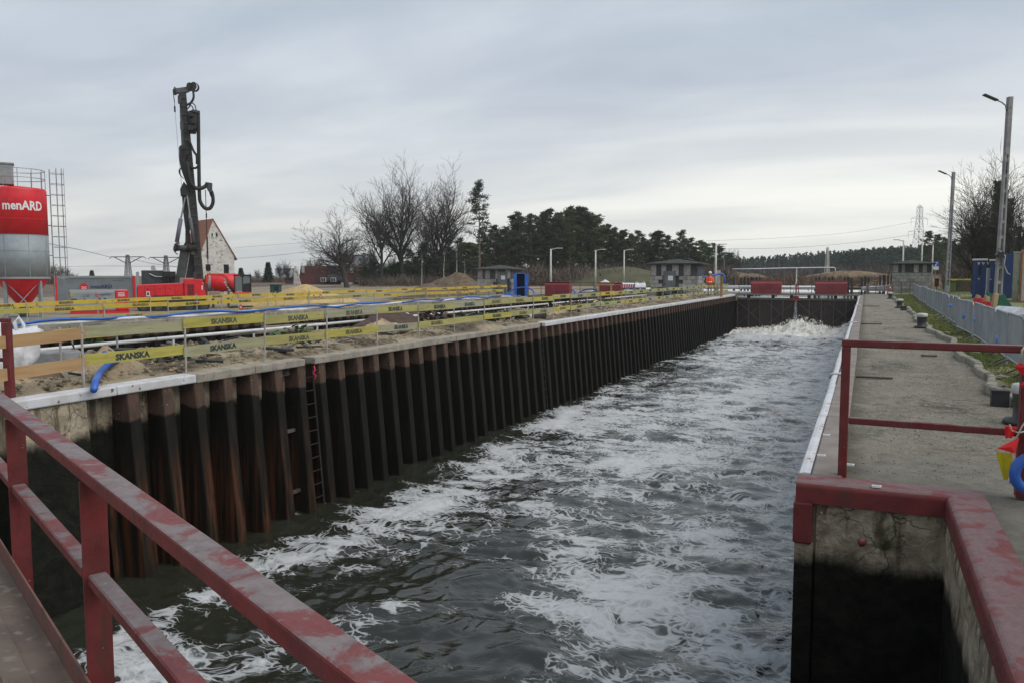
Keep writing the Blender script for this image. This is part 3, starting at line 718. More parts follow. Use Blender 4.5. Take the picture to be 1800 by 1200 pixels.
# local axes: x runs from the middle of the lock to the right wall, y towards the chamber
RZ = EYE - .77
yl = (gn @ Vector((math.sin(gang), 0, 0))) if False else 0
sgn = 1 if (Matrix.Rotation(gang, 3, 'Z') @ Vector((0, 1, 0))).dot(gn) > 0 else -1
LN = (gb - ga).length + .3
MB().b2(-LN, 1.25, -.047, .047, RZ - .058, RZ).build('top_rail', m_red, gate, bev=.008, seg=2)
MIDZ = RZ - .45
post_x = [-(.0 + 1.18), -(1.18 + 1.72), -(1.18 + 3.44), .62]
px_ = []
for (u, v) in ((160, 858), (27, 738)):
    p = Vector(on(u, v, RZ - .03)); px_.append((p - ga).dot(gd_))
post_x = [x - .32 for x in (-px_[0], -px_[1], -(2 * px_[1] - px_[0]), -px_[0] + 2.6)]
pm = MB()
# posts are angle sections: a wide face and a flange
pm.b2(-.045, .045, .036, .05, -.32, RZ - .064); pm.b2(.032, .045, -.05, .036, -.32, RZ - .064)
pm.b2(-.07, .07, .02, .034, -.32, -.16)
pme = pm.mesh('post', m_red)
for x in post_x: inst('post', pme, gate, (x, 0, 0))
for a, b in zip(sorted(post_x) + [1.25], [-LN] + sorted(post_x)):
    lo, hi = min(a, b) + .055, max(a, b) - .055
    MB().b2(lo, hi, -.036, .034, MIDZ - .05, MIDZ).build('mid_rail', m_red, gate, bev=.006)
m_plate = mat('rusty walkway plate', (.165, .125, .095), (.12, .09, .072), 3, .8, .5, .012, c3=(.22, .19, .16), s3=14, lo3=.55, hi3=.68)
m_kick = mat('rusted red kick plate', (.19, .07, .055), (.14, .075, .055), 5, .8, .3, .008, c3=(.10, .05, .035), s3=8, lo3=.55, hi3=.65)
MB().b2(-LN, 1.25, -.062, -.052, -.33, -.0).build('kick_plate', m_kick, gate)
MB().b2(-LN, 1.25, -1.25, -.063, -.34, -.11).build('walkway_plate', m_plate, gate)
MB().b2(-LN, 1.25, -.30, -.2, -.12, -.10).build('walkway_seam', m_plate, gate)
MB().b2(-LN, 1.25, -.6, -.063, -4.2, -.35).build('gate_leaf', mat('dark tarred timber', (.03, .026, .022), (.045, .036, .028), 3, .7, .5, .03, stretch=(1, 1, .3)), gate)

# ------------------------------------------------------------------ red railing on the right bank
p0 = on(1480, 836, 0); p1 = on(1797, 868, 0)
rr = thing('red_railing', 'dark red tubular railing crossing the asphalt walkway at the end of the lock', 'railing', (p0[0], p0[1], 0))
dx, dy = p1[0] - p0[0], p1[1] - p0[1]
s_ = .068
MB().b2(-s_ / 2, s_ / 2, -s_ / 2, s_ / 2, -.02, 1.07).build('post', m_red, rr, bev=.006)
MB().b2(dx - .05, dx + .05, dy - .05, dy + .05, -.02, 1.07).build('post', m_red, rr, bev=.006)
MB().beam((-.034, 0, 1.10), (dx + .03, dy, 1.10), .07, .06).build('top_rail', m_red, rr, bev=.01, seg=2)
MB().beam((.036, 0, .47), (dx - .052, dy, .47), .05, .055).build('mid_rail', m_red, rr, bev=.006)
b = MB().beam((dx + .05, dy + .12, 1.135), (dx + .10, -9, 1.135), .13, .06); b.cyl((dx + .05, dy + .12, 1.105), (dx + .05, dy + .12, 1.165), .065, n=16)
b.build('end_rail', m_red, rr, bev=.01, seg=2)
MB().beam((dx + .05, dy - .05, .47), (dx + .10, -9, .47), .06, .055).build('end_mid_rail', m_red, rr)
MB().b2(dx + .02, dx + .10, -6.4, -6.3, -.02, 1.07).build('post', m_red, rr)
wp = (p1[0], p1[1])
# bunting on a rope, tied to the post
m_rope = mat('old white rope', (.46, .42, .36), (.36, .33, .28), 30, .9)
def flag_cone(cx, cy, cz, w, h, lean, m, name, label, flat=.35, tip=.12):
    """a stiff pennant rolled into a half cone"""
    b = MB(); n = 10; top, bot = [], []
    for k in range(n + 1):
        a = math.pi * (k / n) * 1.35
        for lst, r, z in ((top, w / 2, 0), (bot, w / 2 * tip, -h)): lst.append((r * math.cos(a) + (lean * -z), r * flat * math.sin(a), z))
    for d in (0, .004):
        vs = [(x, y + d, z) for x, y, z in top + bot]
        b.raw(vs, [(k, k + 1, n + 2 + k, n + 1 + k) if d else (k, n + 1 + k, n + 2 + k, k + 1) for k in range(n)])
    o = b.build(name, m, None, (cx, cy, cz), smooth=True); return tag(o, label, 'pennant', 'bunting pennants on the railing post')
m_fr = mat('red bunting', (.80, .012, .012), (.72, .01, .012), 8, .45); m_fy = mat('yellow bunting', (.66, .56, .008), (.58, .48, .008), 8, .45)
def near(u, v, d=5.85): 
    x, y, _ = at(u, d); return (x, y, zat(v, d))
rpe = MB()
rpe.tube([near(1800, 735), near(1790, 748), near(1778, 775), near(1772, 800), near(1776, 825), near(1774, 848)], .0065, 6)
rpe2 = MB(); rpe2.tube([near(1768, 745), near(1772, 756), near(1785, 760), near(1800, 756)], .006, 6)
rpe3 = MB(); rpe3.tube([near(1790, 606, 5.85), near(1783, 616, 5.82), near(1785, 636, 5.82), near(1797, 648, 5.82)], .010, 6)
for b_, l_ in ((rpe, 'thin white rope hanging in a curve in front of the red railing post'), (rpe2, 'thin white rope end stretched across the mid rail'), (rpe3, 'white rope loop round the top rail end')): tag(b_.build('rope', m_rope, None, smooth=True), l_, 'rope')
f = near(1771, 749); flag_cone(f[0], f[1], f[2], .08, .09, -.15, m_fr, 'pennant', 'small red pennant knotted at the mid rail of the railing', .7, .5)
tri = MB()
def tri_flag(pts, m, label, d=5.82):
    P = [Vector(near(u, v, d + dd)) for u, v, dd in pts]; n = Vector((0, -.004, 0))
    mid = (P[0] + P[1] + P[2]) / 3 + Vector((0, -.02, 0))
    b = MB().raw([*P, mid, *[p + n for p in P], mid + n], [(0, 1, 3), (1, 2, 3), (2, 0, 3), (5, 4, 7), (6, 5, 7), (4, 6, 7)])
    return tag(b.build('pennant', m, None, smooth=False), label, 'pennant', 'bunting pennants on the railing post')
tri_flag([(1786, 768, 0), (1748, 787, .05), (1780, 796, -.03)], m_fr, 'red triangular pennant pointing sideways below the mid rail')
tri_flag([(1800, 622, .0), (1771, 644, .08), (1797, 668, .0)], m_fr, 'red pennant just under the top rail, beside the post')
tri_flag([(1800, 660, -.02), (1781, 676, .04), (1798, 686, -.02)], m_fr, 'smallest red pennant hanging halfway between the two rails')
f = near(1761, 796); flag_cone(f[0], f[1], f[2], .105, .20, .10, m_fy, 'pennant', 'yellow cone shaped pennant hanging beside the blue hose coil', .5, .28)
hc = near(1811, 832, 5.72)
b = MB().torus((0, 0, 0), .120, .038, 'y', 36, 14)
tag(b.build('hose_coil', m_blue, None, hc, R(20), smooth=True), 'thick blue hose coil hung on the red railing post', 'hose')

# ------------------------------------------------------------------ bollards and the little box on the kerb
m_bol = mat('black bollard paint', (.022, .021, .021), (.04, .037, .035), 6, .6, .2, .01); m_cap = mat('white bollard cap', (.58, .57, .54), (.45, .44, .41), 5, .7)
def bollard(x, y, label):
    t = thing('bollard', label, 'bollard', (x, y, -.02), 0, 'mooring bollards along the walkway')
    MB().lathe([(.24, 0), (.22, .04), (.14, .06), (.132, .18), (.15, .32), (.152, .34)], 24).build('shaft', m_bol, t, smooth=True)
    MB().lathe([(.155, .34), (.165, .355), (.165, .42), (.15, .445), (.07, .46), (0.001, .462)], 24).build('cap', m_cap, t, smooth=True)
bollard(1.72, 10.55, 'white capped black bollard mostly hidden behind the red railing post')
bollard(1.68, 28.6, 'largest white capped black bollard seen beyond the railing, at the kerb')
bollard(1.62, 45.5, 'white capped bollard midway along the walkway, second beyond the railing')
bollard(1.62, 62.5, 'small white capped bollard at the far end of the walkway')
bx = on(1757, 708); b = MB().b2(-.10, .10, -.08, .08, -.02, .19)
cb = b.build('cable_box', m_black, None, (bx[0], bx[1], -.02), bev=.008); tag(cb, 'small square black box at the bend of the kerb', 'box')
MB().b2(-.105, .105, -.085, .085, .175, .195).build('lid', m_black, cb)
bx = on(1588, 545); cb = MB().b2(-.13, .13, -.1, .1, -.02, .20).build('cable_box', mat('mossy green box', (.035, .045, .022)), None, (bx[0], bx[1], -.02), bev=.01); tag(cb, 'small dark green box on the kerb between two bollards', 'box')
MB().b2(-.135, .135, -.105, .105, .19, .21).build('lid', m_black, cb)

# ------------------------------------------------------------------ crowd barriers
m_mesh = mat('barrier zinc', (.30, .325, .35), (.235, .26, .28), 1.2, .5, 0, .01, .3)
bar = MB()
def barrier_meshes():
    fr = MB(); L = 2.0
    fr.tube([(0, .03, 0), (0, .03, .88), (0, .10, .94), (0, L - .10, .94), (0, L - .03, .88), (0, L - .03, 0)], .021, 8, True)
    fr.cyl((0, .03, .14), (0, L - .03, .14), .017, n=6)
    bs = MB(); y = .11
    while y < L - .06: bs.cyl((0, y, .14), (0, y, .94), .009, n=4); y += .105
    ft = MB(); ft.tube([(-.22, 0, -.01), (-.08, 0, .06), (0, 0, .10), (.08, 0, .06), (.22, 0, -.01)], .014, 6)
    return fr.mesh('frame', m_mesh), bs.mesh('bars', m_mesh), ft.mesh('foot', m_galv)
bfr, bbs, bft = barrier_meshes()
bft.materials[0] = m_dgrey
ordn = ['nearest', 'second', 'third', 'fourth', 'fifth', 'sixth', 'seventh', 'eighth', 'ninth', 'tenth', 'eleventh', 'twelfth']
rnd = random.Random(2); by = 11.2; bi = 0
fence_x = lambda y: 2.10 + .0185 * y + .04 * math.sin(y * .4)
while by < 70:
    x0, x1 = fence_x(by), fence_x(by + 2.02)
    lab = ('grey crowd barrier panel, the %s of the line from the railing end' % ordn[bi]) if bi < 12 else 'grey crowd barrier panel in the far half of the line'
    t = thing('crowd_barrier', lab, 'barrier', (x0 + rnd.uniform(-.03, .03), by, G(x0, by) + .03), math.atan2(-(x1 - x0), 2.02) + rnd.uniform(-.02, .02), 'crowd barriers along the grass verge')
    inst('frame', bfr, t); tag(inst('bars', bbs, t), kind='stuff')
    inst('foot', bft, t, (0, .28, 0)); inst('foot', bft, t, (0, 1.72, 0))
    by += 2.03; bi += 1
# things hung on the barriers: blue bags and rags of tape
m_bb = mat('light blue sheeting', (.10, .26, .62), (.08, .2, .5), 6, .6); m_rt = mat('red tape', (.5, .03, .04), rough=.6)
rnd = random.Random(7)
for i, (u, v, m, s, lab) in enumerate(((1668, 537, m_bb, .10, 'blue plastic bundle behind the barrier, farthest along'), (1699, 556, m_bb, .16, 'blue plastic bundle second from the far end of the barriers'), (1717, 562, m_bb, .12, 'blue plastic bundle in the middle of the barriers'), (1731, 571, m_bb, .12, 'small blue plastic bundle hung low on the barriers'), (1747, 585, m_bb, .13, 'blue plastic bundle beside the yellow tape'), (1764, 598, m_bb, .17, 'large blue plastic bundle nearest the railing'),
                                         (1704, 566, m_rt, .07, 'red tape tatter below the blue bundle'), (1731, 563, m_rt, .09, 'red tape tatter above the blue bundle'), (1749, 571, m_yellow, .08, 'yellow tape tatter on a barrier'))):
    k = (u - 900) / F_ / .9966; X_ = 2.62; Yv = X_ * (CY + SY * k) / (CY * k - SY); d = -X_ * SY + Yv * CY
    b = MB(); pts = [(rnd.uniform(-.4, .4) * s, (q - 2) * s * .55, rnd.uniform(-.25, .25) * s - abs(q - 2) * s * -.12) for q in range(5)]
    b.tube(pts, [s * .3, s * .5, s * .6, s * .5, s * .2], 7)
    o = b.build('plastic_bundle' if m is m_bb else 'tape_tatter', m, None, (X_, Yv, zat(v, d))); tag(o, lab, 'plastic bundle' if m is m_bb else 'tape')
# loose stones and clods along the foot of the barriers
def rock_mesh(seed, m, flat=.6):
    bm = bmesh.new(); bmesh.ops.create_icosphere(bm, subdivisions=2, radius=1); rnd = random.Random(seed); off = rnd.uniform(0, 99)
    for v in bm.verts:
        n = float(fbm(np.array([v.co.x * 1.2 + off]), np.array([v.co.y * 1.2 + v.co.z * 1.7]), seed, 3)[0]); v.co *= 1 + .55 * n; v.co.z *= flat
    me = bpy.data.meshes.new('stone'); bm.to_mesh(me); bm.free(); me.materials.append(m); return me
rocks = [rock_mesh(i, m_kerb) for i in range(4)]
rnd = random.Random(9)
for i in range(16):
    y = 14 + 40 * (i / 16) ** 1.2 + rnd.uniform(-.5, .5); x = fence_x(y) - .22 + rnd.uniform(-.25, .1); s = rnd.uniform(.04, .10)
    o = inst('stone', rocks[i % 4], None, (x, y, G(x, y) + s * .3), (0, 0, rnd.uniform(0, 6)), (s * 1.4, s, s * .7)); tag(o, 'rough grey stone lying at the foot of the crowd barriers', 'stone', 'stones at the foot of the barriers')

# ------------------------------------------------------------------ grass on the verge
def blades(name, n, area, h0, h1, m, seed, zf, dens=None):
    rs = np.random.RandomState(seed); x0, x1, y0, y1 = area
    u = rs.rand(n); y = y0 * (y1 / y0) ** u if y0 > 0 else y0 + (y1 - y0) * u; x = x0 + (x1 - x0) * rs.rand(n)
    if dens is not None:
        k = dens(x, y) > rs.rand(n); x, y = x[k], y[k]; n = len(x)
    h = (h0 + (h1 - h0) * rs.rand(n) ** 2); a = rs.rand(n) * 2 * np.pi; w = .004 + .0006 * y * .5; ln = rs.normal(0, .55, (n, 2)) * h[:, None]
    z = zf(x, y) - .005
    b0 = np.stack([x - np.cos(a) * w, y - np.sin(a) * w, z], 1); b1 = np.stack([x + np.cos(a) * w, y + np.sin(a) * w, z], 1); tp = np.stack([x + ln[:, 0], y + ln[:, 1], z + h], 1)
    o = np_mesh(name, np.stack([b0, b1, tp], 1).reshape(-1, 3), np.arange(3 * n).reshape(-1, 3), m); return tag(o, kind='stuff')
blades('grass', 190000, (1.98, 4.2, 9, 74), .03, .10, m_grassA, 3, lambda x, y: ground_z(x, y), lambda x, y: np.clip(.55 + 1.6 * fbm(x * .9, y * .35, 4, 3), .12, 1) * np.where(x < 1.93 + .1 * np.sin(y), 0, 1))
blades('rough_grass', 12000, (3.4, 12, 14, 110), .04, .2, m_grassA, 5, lambda x, y: ground_z(x, y), lambda x, y: np.clip(.2 + 1.2 * fbm(x * .5, y * .3, 4, 3), .02, 1))
blades('walkway_moss', 3500, (-.1, 1.9, 7.3, 60), .006, .022, mat('moss', (.07, .08, .03), (.10, .095, .05), 3), 8, lambda x, y: np.full(x.shape, -.02), lambda x, y: np.clip(fbm(x * 1.5, y * .8, 14, 3) * 2.5, 0, 1))

# ------------------------------------------------------------------ boarded safety fences
m_post = mat('scaffold tube', (.40, .38, .35), (.30, .28, .25), 5, .6)
def board_fence(name, label, pts, z_of, step, rows, mats, ph, txt=True, thick=.028, post_r=.017, post_top=.93, seed=0, skip=0.1, group='boarded safety fences', tm=None, drop=None):
    """posts every step metres along the line pts, a row of boards at each height of rows"""
    rnd = random.Random(seed); t = thing(name, label, 'fence', (pts[0][0], pts[0][1], 0), 0, group)
    L = [0]
    for a, b in zip(pts, pts[1:]): L.append(L[-1] + math.dist(a, b))
    def P(s):
        for i in range(len(pts) - 1):
            if s <= L[i + 1] or i == len(pts) - 2:
                f = (s - L[i]) / (L[i + 1] - L[i]); return (pts[i][0] + f * (pts[i + 1][0] - pts[i][0]) - pts[0][0], pts[i][1] + f * (pts[i + 1][1] - pts[i][1]) - pts[0][1])
    pm_ = MB().cyl((0, 0, -.05), (0, 0, post_top), post_r, n=8); pm_.cyl((0, 0, .80), (0, 0, .84), post_r * 1.7, n=8)
    pme = pm_.mesh('post', m_post); n = int(L[-1] / step)
    bme = {}
    for i in range(n + 1):
        x, y = P(i * step); z = z_of(x + pts[0][0], y + pts[0][1])
        inst('post', pme, t, (x, y, z), (rnd.uniform(-.025, .025), rnd.uniform(-.025, .025), 0))
        if i == n: break
        x2, y2 = P((i + 1) * step); z2 = z_of(x2 + pts[0][0], y2 + pts[0][1]); ang = math.atan2(y2 - y, x2 - x) - math.pi / 2
        for r, zr in enumerate(rows):
            if drop and drop(i, r): continue
            mm = mats(i, r, rnd); key = (mm.name)
            if key not in bme: bme[key] = MB().b2(-thick / 2, thick / 2, -.03, step + .05, -ph / 2, ph / 2).mesh('board', mm)
            za, zb = z + zr + rnd.uniform(-.03, .03), z2 + zr + rnd.uniform(-.03, .03)
            o = inst('board', bme[key], t, (x - .036 + (.03 if i % 2 else 0), y, za), (math.atan2(zb - za, step), 0, ang))
            if txt and rnd.random() > skip:
                w = min(.64, step * .36) if txt is True else txt
                lettering('SKANSKA', tm if tm and rnd.random() < .45 else m_letter, o, (thick / 2 + .0015, step * rnd.uniform(.42, .58), rnd.uniform(-.01, .01)), w, ph * .62, FACE_X, bold=.045)
    return t
m_letterf = mat('faded lettering', (.065, .07, .045), (.11, .108, .06), 14, .8)
def nearm(i, r, rnd):
    if i == 0: return m_pine
    if i == 14 and r == 0: return m_yellow
    if i > 17: return rnd.choice((m_planks[0], m_planks[1], m_planks[2]))
    return m_planks[(0, 1, 3, 0, 2, 4, 1, 3)[(i * 3 + r * 5 + rnd.randrange(2)) % 8]]
isl = lambda x, y: .02
# first bay of fresh unlettered boards, from the red post to the first tube
ff = board_fence('board_fence', 'nearest boarded safety fence, along the lock edge, lower rows weathered yellow green', [(-10.47, 8.08), (-10.47, 69)], isl, 1.93, (.80, .37), lambda i, r, q: nearm(i + 1, r, q), .165, True, seed=4, skip=.06, tm=m_letterf)
for zr in (.80, .37):
    MB().beam((.0, -1.55, zr - .05), (-.02, .06, zr), .03, .165).build('board', m_pine, ff)
# fence along the far side of the second chamber, and the yellow one across the site
def ym(i, r, q): return m_yellow if q.random() < .75 else m_planks[1]
def gm(i, r, q): return q.choice((m_yellow, m_yellow, m_planks[1], m_planks[3], m_planks[0])) if r == 0 else q.choice((m_planks[0], m_planks[2], m_planks[3]))
sz = lambda x, y: -.30
board_fence('board_fence', 'middle boarded safety fence, yellow upper row, beyond the second chamber', [(-25.4, 6), (-25.2, 56)], sz, 2.9, (.80, .42), gm, .17, .75, seed=6, skip=.12, tm=m_letterf, post_r=.022, post_top=1.0)
board_fence('board_fence', 'farthest boarded fence, bright yellow row in front of the red machines', [(-32.2, 9), (-29.5, 37), (-27.3, 62)], lambda x, y: -.42 + .3 * min(max((y - 15) / 40, 0), 1), 2.6, (.85,), ym, .17, .62, seed=7, skip=.05, post_r=.022, post_top=1.02)
yb = thing('barrier_board', 'short yellow lettered board standing behind the white sack', 'board', (-12.7, 9.35, .2), 0)
MB().b2(-.015, .015, -.1, 1.35, .33, .52).build('board', m_yellow, yb); lettering('SKANSKA', m_letter, yb, (.0165, .45, .425), .62, .10, FACE_X, bold=.02)
q = MB()
for a in ((.82, .36, .95, .45), (.95, .45, .9, .36)): q.beam((.017, a[0], a[1]), (.017, a[2], a[3]), .004, .02, up=(1, 0, 0))
q.build('mark', m_letter, yb)
for s in (.05, 1.2): MB().cyl((-.03, s, -.15), (-.03, s, .55), .02).build('stake', m_post, yb)
# red steel post with stub rails on the left bank
lp = on(20, 700, 0)
lr = thing('red_railing', 'single dark red railing post on the left bank with cut rails', 'railing', (lp[0] - .02, lp[1], 0), R(26))
MB().b2(-.05, .05, -.05, .05, -.0, 1.02).build('post', m_red, lr, bev=.008)
MB().b2(-.035, .035, -.035, .035, -.12, -.0).build('foot', m_red, lr)
MB().b2(-1.7, .05, -.035, .035, 1.02, 1.08).build('top_rail', m_red, lr, bev=.008); MB().b2(-1.7, -.05, -.025, .025, .50, .55).build('mid_rail', m_red, lr)

# ------------------------------------------------------------------ clutter on the soil strip
def heap(name, label, cat, cx, cy, rx, ry, h, m, z0=0.0, seed=1, n=48, sharp=1.3, rough=.12, kind=None, group=None):
    X, Y = np.meshgrid(np.linspace(-1.25, 1.25, n), np.linspace(-1.25, 1.25, n), indexing='ij')
    r = np.hypot(X, Y) + .22 * fbm(X * 1.3 + seed, Y * 1.3, seed, 3)
    Z = h * np.clip(1 - r, 0, 1) ** sharp + rough * h * fbm(X * 5, Y * 5, seed + 3, 5) * np.clip(1.15 - r, 0, 1) - .25 * np.clip(r - 1.0, 0, 1)
    o = np_mesh(name, np.stack([X * rx, Y * ry, Z], -1).reshape(-1, 3), grid_faces(n, n), m, smooth=True); o.location = (cx, cy, z0)
    return tag(o, label, cat, group, kind)
heap('sand_heap', 'pale sand heap beside the blue hose at the lock edge', 'sand heap', -11.35, 9.15, .8, .95, .52, m_sand2, .0, 2)
heap('sand_heap', 'low trampled sand heap behind the fresh pine boards', 'sand heap', -11.5, 7.5, .95, 1.0, .22, m_sand2, .0, 5, rough=.3)
x_, y_, _ = at(534, 56); heap('sand_heap', 'big yellow sand heap behind the fences, in front of the houses', 'sand heap', x_, y_, 5.2, 3.2, 1.75, m_sand, -.75, 8, 64, .8, .05)
x_, y_, _ = at(800, 84); heap('earth_mound', 'long brown earth mound beside the left blockwork hut', 'earth mound', x_, y_, 4.8, 3.2, 2.7, m_earth, -.7, 11, 72, .75, .09)
x_, y_, _ = at(752, 82); heap('earth_mound', 'lower left shoulder of brown earth next to the long mound', 'earth mound', x_, y_, 3.2, 2.4, 1.5, m_earth, -.6, 13, 56, .8, .09)
rnd = random.Random(21)
for i in range(11):
    y = 9 + i * 4.6 + rnd.uniform(-1, 1); x = rnd.uniform(-13.6, -11.1)
    heap('soil_clump', 'low hump of churned soil on the strip between the locks', 'soil hump', x, y, rnd.uniform(.5, .9), rnd.uniform(.8, 1.6), rnd.uniform(.18, .38), rnd.choice((m_soil, m_earth, m_sand2)), .05, i, 28, 1.0, .3, group='soil humps')
# clods: real lumps, too many to count
def clods(name, n, area, s0, s1, m, seed, zf):
    rs = np.random.RandomState(seed); x0, x1, y0, y1 = area
    V = np.array([(1, 0, 0), (-1, 0, 0), (0, 1, 0), (0, -1, 0), (0, 0, 1), (0, 0, -.6)], float); Fc = np.array([(0, 2, 4), (2, 1, 4), (1, 3, 4), (3, 0, 4), (2, 0, 5), (1, 2, 5), (3, 1, 5), (0, 3, 5)])
    y = y0 * (y1 / y0) ** rs.rand(n) if y0 > 0 else rs.uniform(y0, y1, n); x = rs.uniform(x0, x1, n); s = s0 + (s1 - s0) * rs.rand(n) ** 3; z = zf(x, y)
    vs = V[None] * s[:, None, None] * (.6 + .8 * rs.rand(n, 6, 1)); a = rs.rand(n) * 6.28; c, sn = np.cos(a)[:, None], np.sin(a)[:, None]
    vx, vy = vs[..., 0] * c - vs[..., 1] * sn, vs[..., 0] * sn + vs[..., 1] * c
    P = np.stack([vx + x[:, None], vy + y[:, None], vs[..., 2] * .7 + z[:, None]], -1)
    o = np_mesh(name, P.reshape(-1, 3), (Fc[None] + (np.arange(n) * 6)[:, None, None]).reshape(-1, 3), m); return tag(o, kind='stuff')
def isl_z(x, y):
    e = np.clip((XL - .22 - x) / .5, 0, 1); return e * (.05 + .16 * np.abs(fbm(x * .7, y * .5, 5, 5)) + .05 * fbm(x * 3, y * 3, 6, 4))
clods('soil_clods', 4200, (-14.2, -10.55, 7, 68), .012, .085, m_soil, 3, isl_z)
clods('sand_clods', 1500, (-13.5, -10.6, 7, 20), .01, .06, m_sand2, 4, isl_z)
clods('site_clods', 1600, (-40, -24.6, 10, 70), .03, .18, m_site, 6, ground_z)
clods('walkway_grit', 5000, (-.08, 1.75, 7.2, 26), .004, .013, m_kerb, 7, lambda x, y: np.full(x.shape, -.03))
# big white sack
x_, y_ = -12.15, 7.85
sk = thing('bulk_sack', 'big white woven sack slumped on the soil behind the red post', 'sack', (x_, y_, .02), R(20))
bm = bmesh.new(); bmesh.ops.create_cube(bm, size=1); bmesh.ops.subdivide_edges(bm, edges=bm.edges[:], cuts=9, use_grid_fill=True)
for v in bm.verts:
    a = Vector(v.co); rr_ = max(abs(a.x), abs(a.y)) * 2
    k = 1 + .16 * math.cos((a.z + .05) * 3.0) - .14 * rr_ * (a.x * a.x + a.y * a.y) * 2
    n = float(fbm(np.array([a.x * 3 + a.z * 2.2]), np.array([a.y * 3 - a.z * 1.6]), 5, 4)[0])
    v.co = Vector((a.x * k * .92, a.y * k * .92, (a.z + .5) * .78)) + Vector((a.x, a.y, .35 * (1 if a.z > .3 else 0))) * n * .42
me = bpy.data.meshes.new('body'); bm.to_mesh(me); bm.free(); me.materials.append(m_bag)
me.polygons.foreach_set('use_smooth', [True] * len(me.polygons)); inst('body', me, sk)
for sx, sy in ((-.34, -.3), (.34, -.28), (.3, .3), (-.3, .32)):
    MB().tube([(sx, sy, .68), (sx * 1.02, sy, .86), (sx * .9, sy * .8, .98), (sx * .75, sy * .7, .90), (sx * .8, sy * .8, .72)], .028, 5).build('loop', m_bag, sk, smooth=True)
# concrete block and bits near the sack
bx = on(96, 640, .1)
cbk = MB().box((0, 0, .13), (1.02, .5, .30), taper=.94).build('concrete_block', mat('pale concrete block', (.30, .31, .32), (.20, .205, .21), 3, .9, .4, .02, c3=(.38, .38, .38), s3=7), None, (bx[0] - .25, bx[1] + .1, .03), R(58), bev=.02)
tag(cbk, 'pale grey concrete block lying by the white sack', 'concrete block')
bx = on(41, 622, .1)
tag(MB().box((0, 0, .1), (.17, .17, .22)).build('stub_post', m_black, None, (bx[0], bx[1], .02), R(20), bev=.01), 'short black square stub beside the white sack', 'post')
bx = on(220, 640, .1)
tag(MB().box((0, 0, .16), (.36, .30, .36)).build('junction_box', m_black, None, (bx[0] - .4, bx[1] + .3, .0), R(12), bev=.015), 'black box behind the nearest lettered board', 'box')
# blue drain hose arching over the sand to the lock edge
P = [on(165, 684, .02), on(168, 665, .12), on(178, 648, .30), on(196, 636, .42)]
P = [on(165, 684, .05), on(168, 668, .10), on(177, 652, .17), on(190, 641, .23), on(206, 634, .28), (-11.15, 9.0, .40), (-11.5, 9.4, .2)]
tag(MB().tube(P, .05, 10).build('drain_hose', m_blue, None, smooth=True), 'thick bright blue hose arching from the sand heap to the lock edge', 'hose')
# bent grey sapling leaning by the first fence tube
tag(MB().tube([on(125, 592, .5), on(128, 606, .4), on(134, 622, .2), on(140, 634, .05)], [.012, .016, .018, .022], 6).build('bent_stake', mat('grey stick', (.26, .22, .17), rough=.9), None, smooth=True), 'bent grey stick leaning behind the first fence tube', 'stick')
# low white pipe rail along the second chamber
pr = thing('pipe_rail', 'long white pipe rail on short posts along the second chamber', 'pipe', (X2N + .25, 0, 0))
m_wpipe = mat('white pipe', (.66, .66, .66), (.56, .56, .56), 2, .5)
for a, b in ((7, 12.6), (12.65, 21.2), (21.9, 36.0), (36.6, 55)):
    MB().tube([(0, a, .27), (0, (a + b) / 2, .262), (0, b, .27)], .038, 10).build('pipe', m_wpipe, pr, smooth=True)
psm = MB().cyl((0, 0, -.02), (0, 0, .24), .028, n=6).mesh('post', m_wpipe)
yy = 8.0
while yy < 55: inst('post', psm, pr, (0, yy, 0)); yy += 2.55
# stacked planks across the soil
for k, (u, v, L, rz) in enumerate(((470, 583, 2.4, 80), (492, 578, 2.2, 84), (515, 575, 2.0, 78), (500, 586, 1.8, 82))):
    bx = on(u, v, .2)
    tag(MB().box((0, 0, .05), (L, .2, .05)).build('plank', mat('grey plank %d' % k, (.25, .22, .17), (.16, .14, .11), 4, .9, .3, .01, stretch=(1, 6, 1)), None, (bx[0], bx[1], .14 + .03 * k), R(rz), bev=.006), ('weathered plank lying along the white pipe, leftmost of four', 'weathered plank lying along the white pipe, second of four', 'weathered plank lying along the white pipe, rightmost of four', 'weathered plank in front of three others by the white pipe')[k], 'plank', 'weathered planks on the soil')
# dark posts and white ended drain pipes
def pipe_stub(u, v, L, r, label, rz=75):
    bx = on(u, v, .2); t = thing('drain_pipe', label, 'pipe', (bx[0], bx[1], .16), R(rz))
    MB().cyl((0, 0, 0), (L, 0, 0), r, n=18).build('pipe', mat('brown pipe', (.075, .06, .05), (.05, .04, .035), 5, .8), t, smooth=False)
    MB().lathe([(r * 1.04, 0), (r * 1.04, .10), (r * .9, .13), (.001, .14)], 18).build('cap', m_wpipe, t).rotation_euler = (0, R(-90), 0)
pipe_stub(716, 556, .75, .16, 'brown drain pipe with white cap lying by the white pipe rail', 70)
pipe_stub(930, 554, .7, .17, 'brown drain pipe with white cap lying near the lock edge', 62)
bx = on(975, 536, 0); tag(MB().box((0, 0, .25), (.42, .42, .5)).build('pump_box', m_black, None, (bx[0], bx[1] + .3, .02), R(10), bev=.02), 'black square pump box standing against the white pipe rail', 'box')
bx = on(880, 545, 0); tag(MB().cyl((0, 0, 0), (0, 0, .30), .12, n=12).build('stub_post', m_black, None, (bx[0], bx[1], 0)), 'short dark round stub standing on the soil midway', 'post')
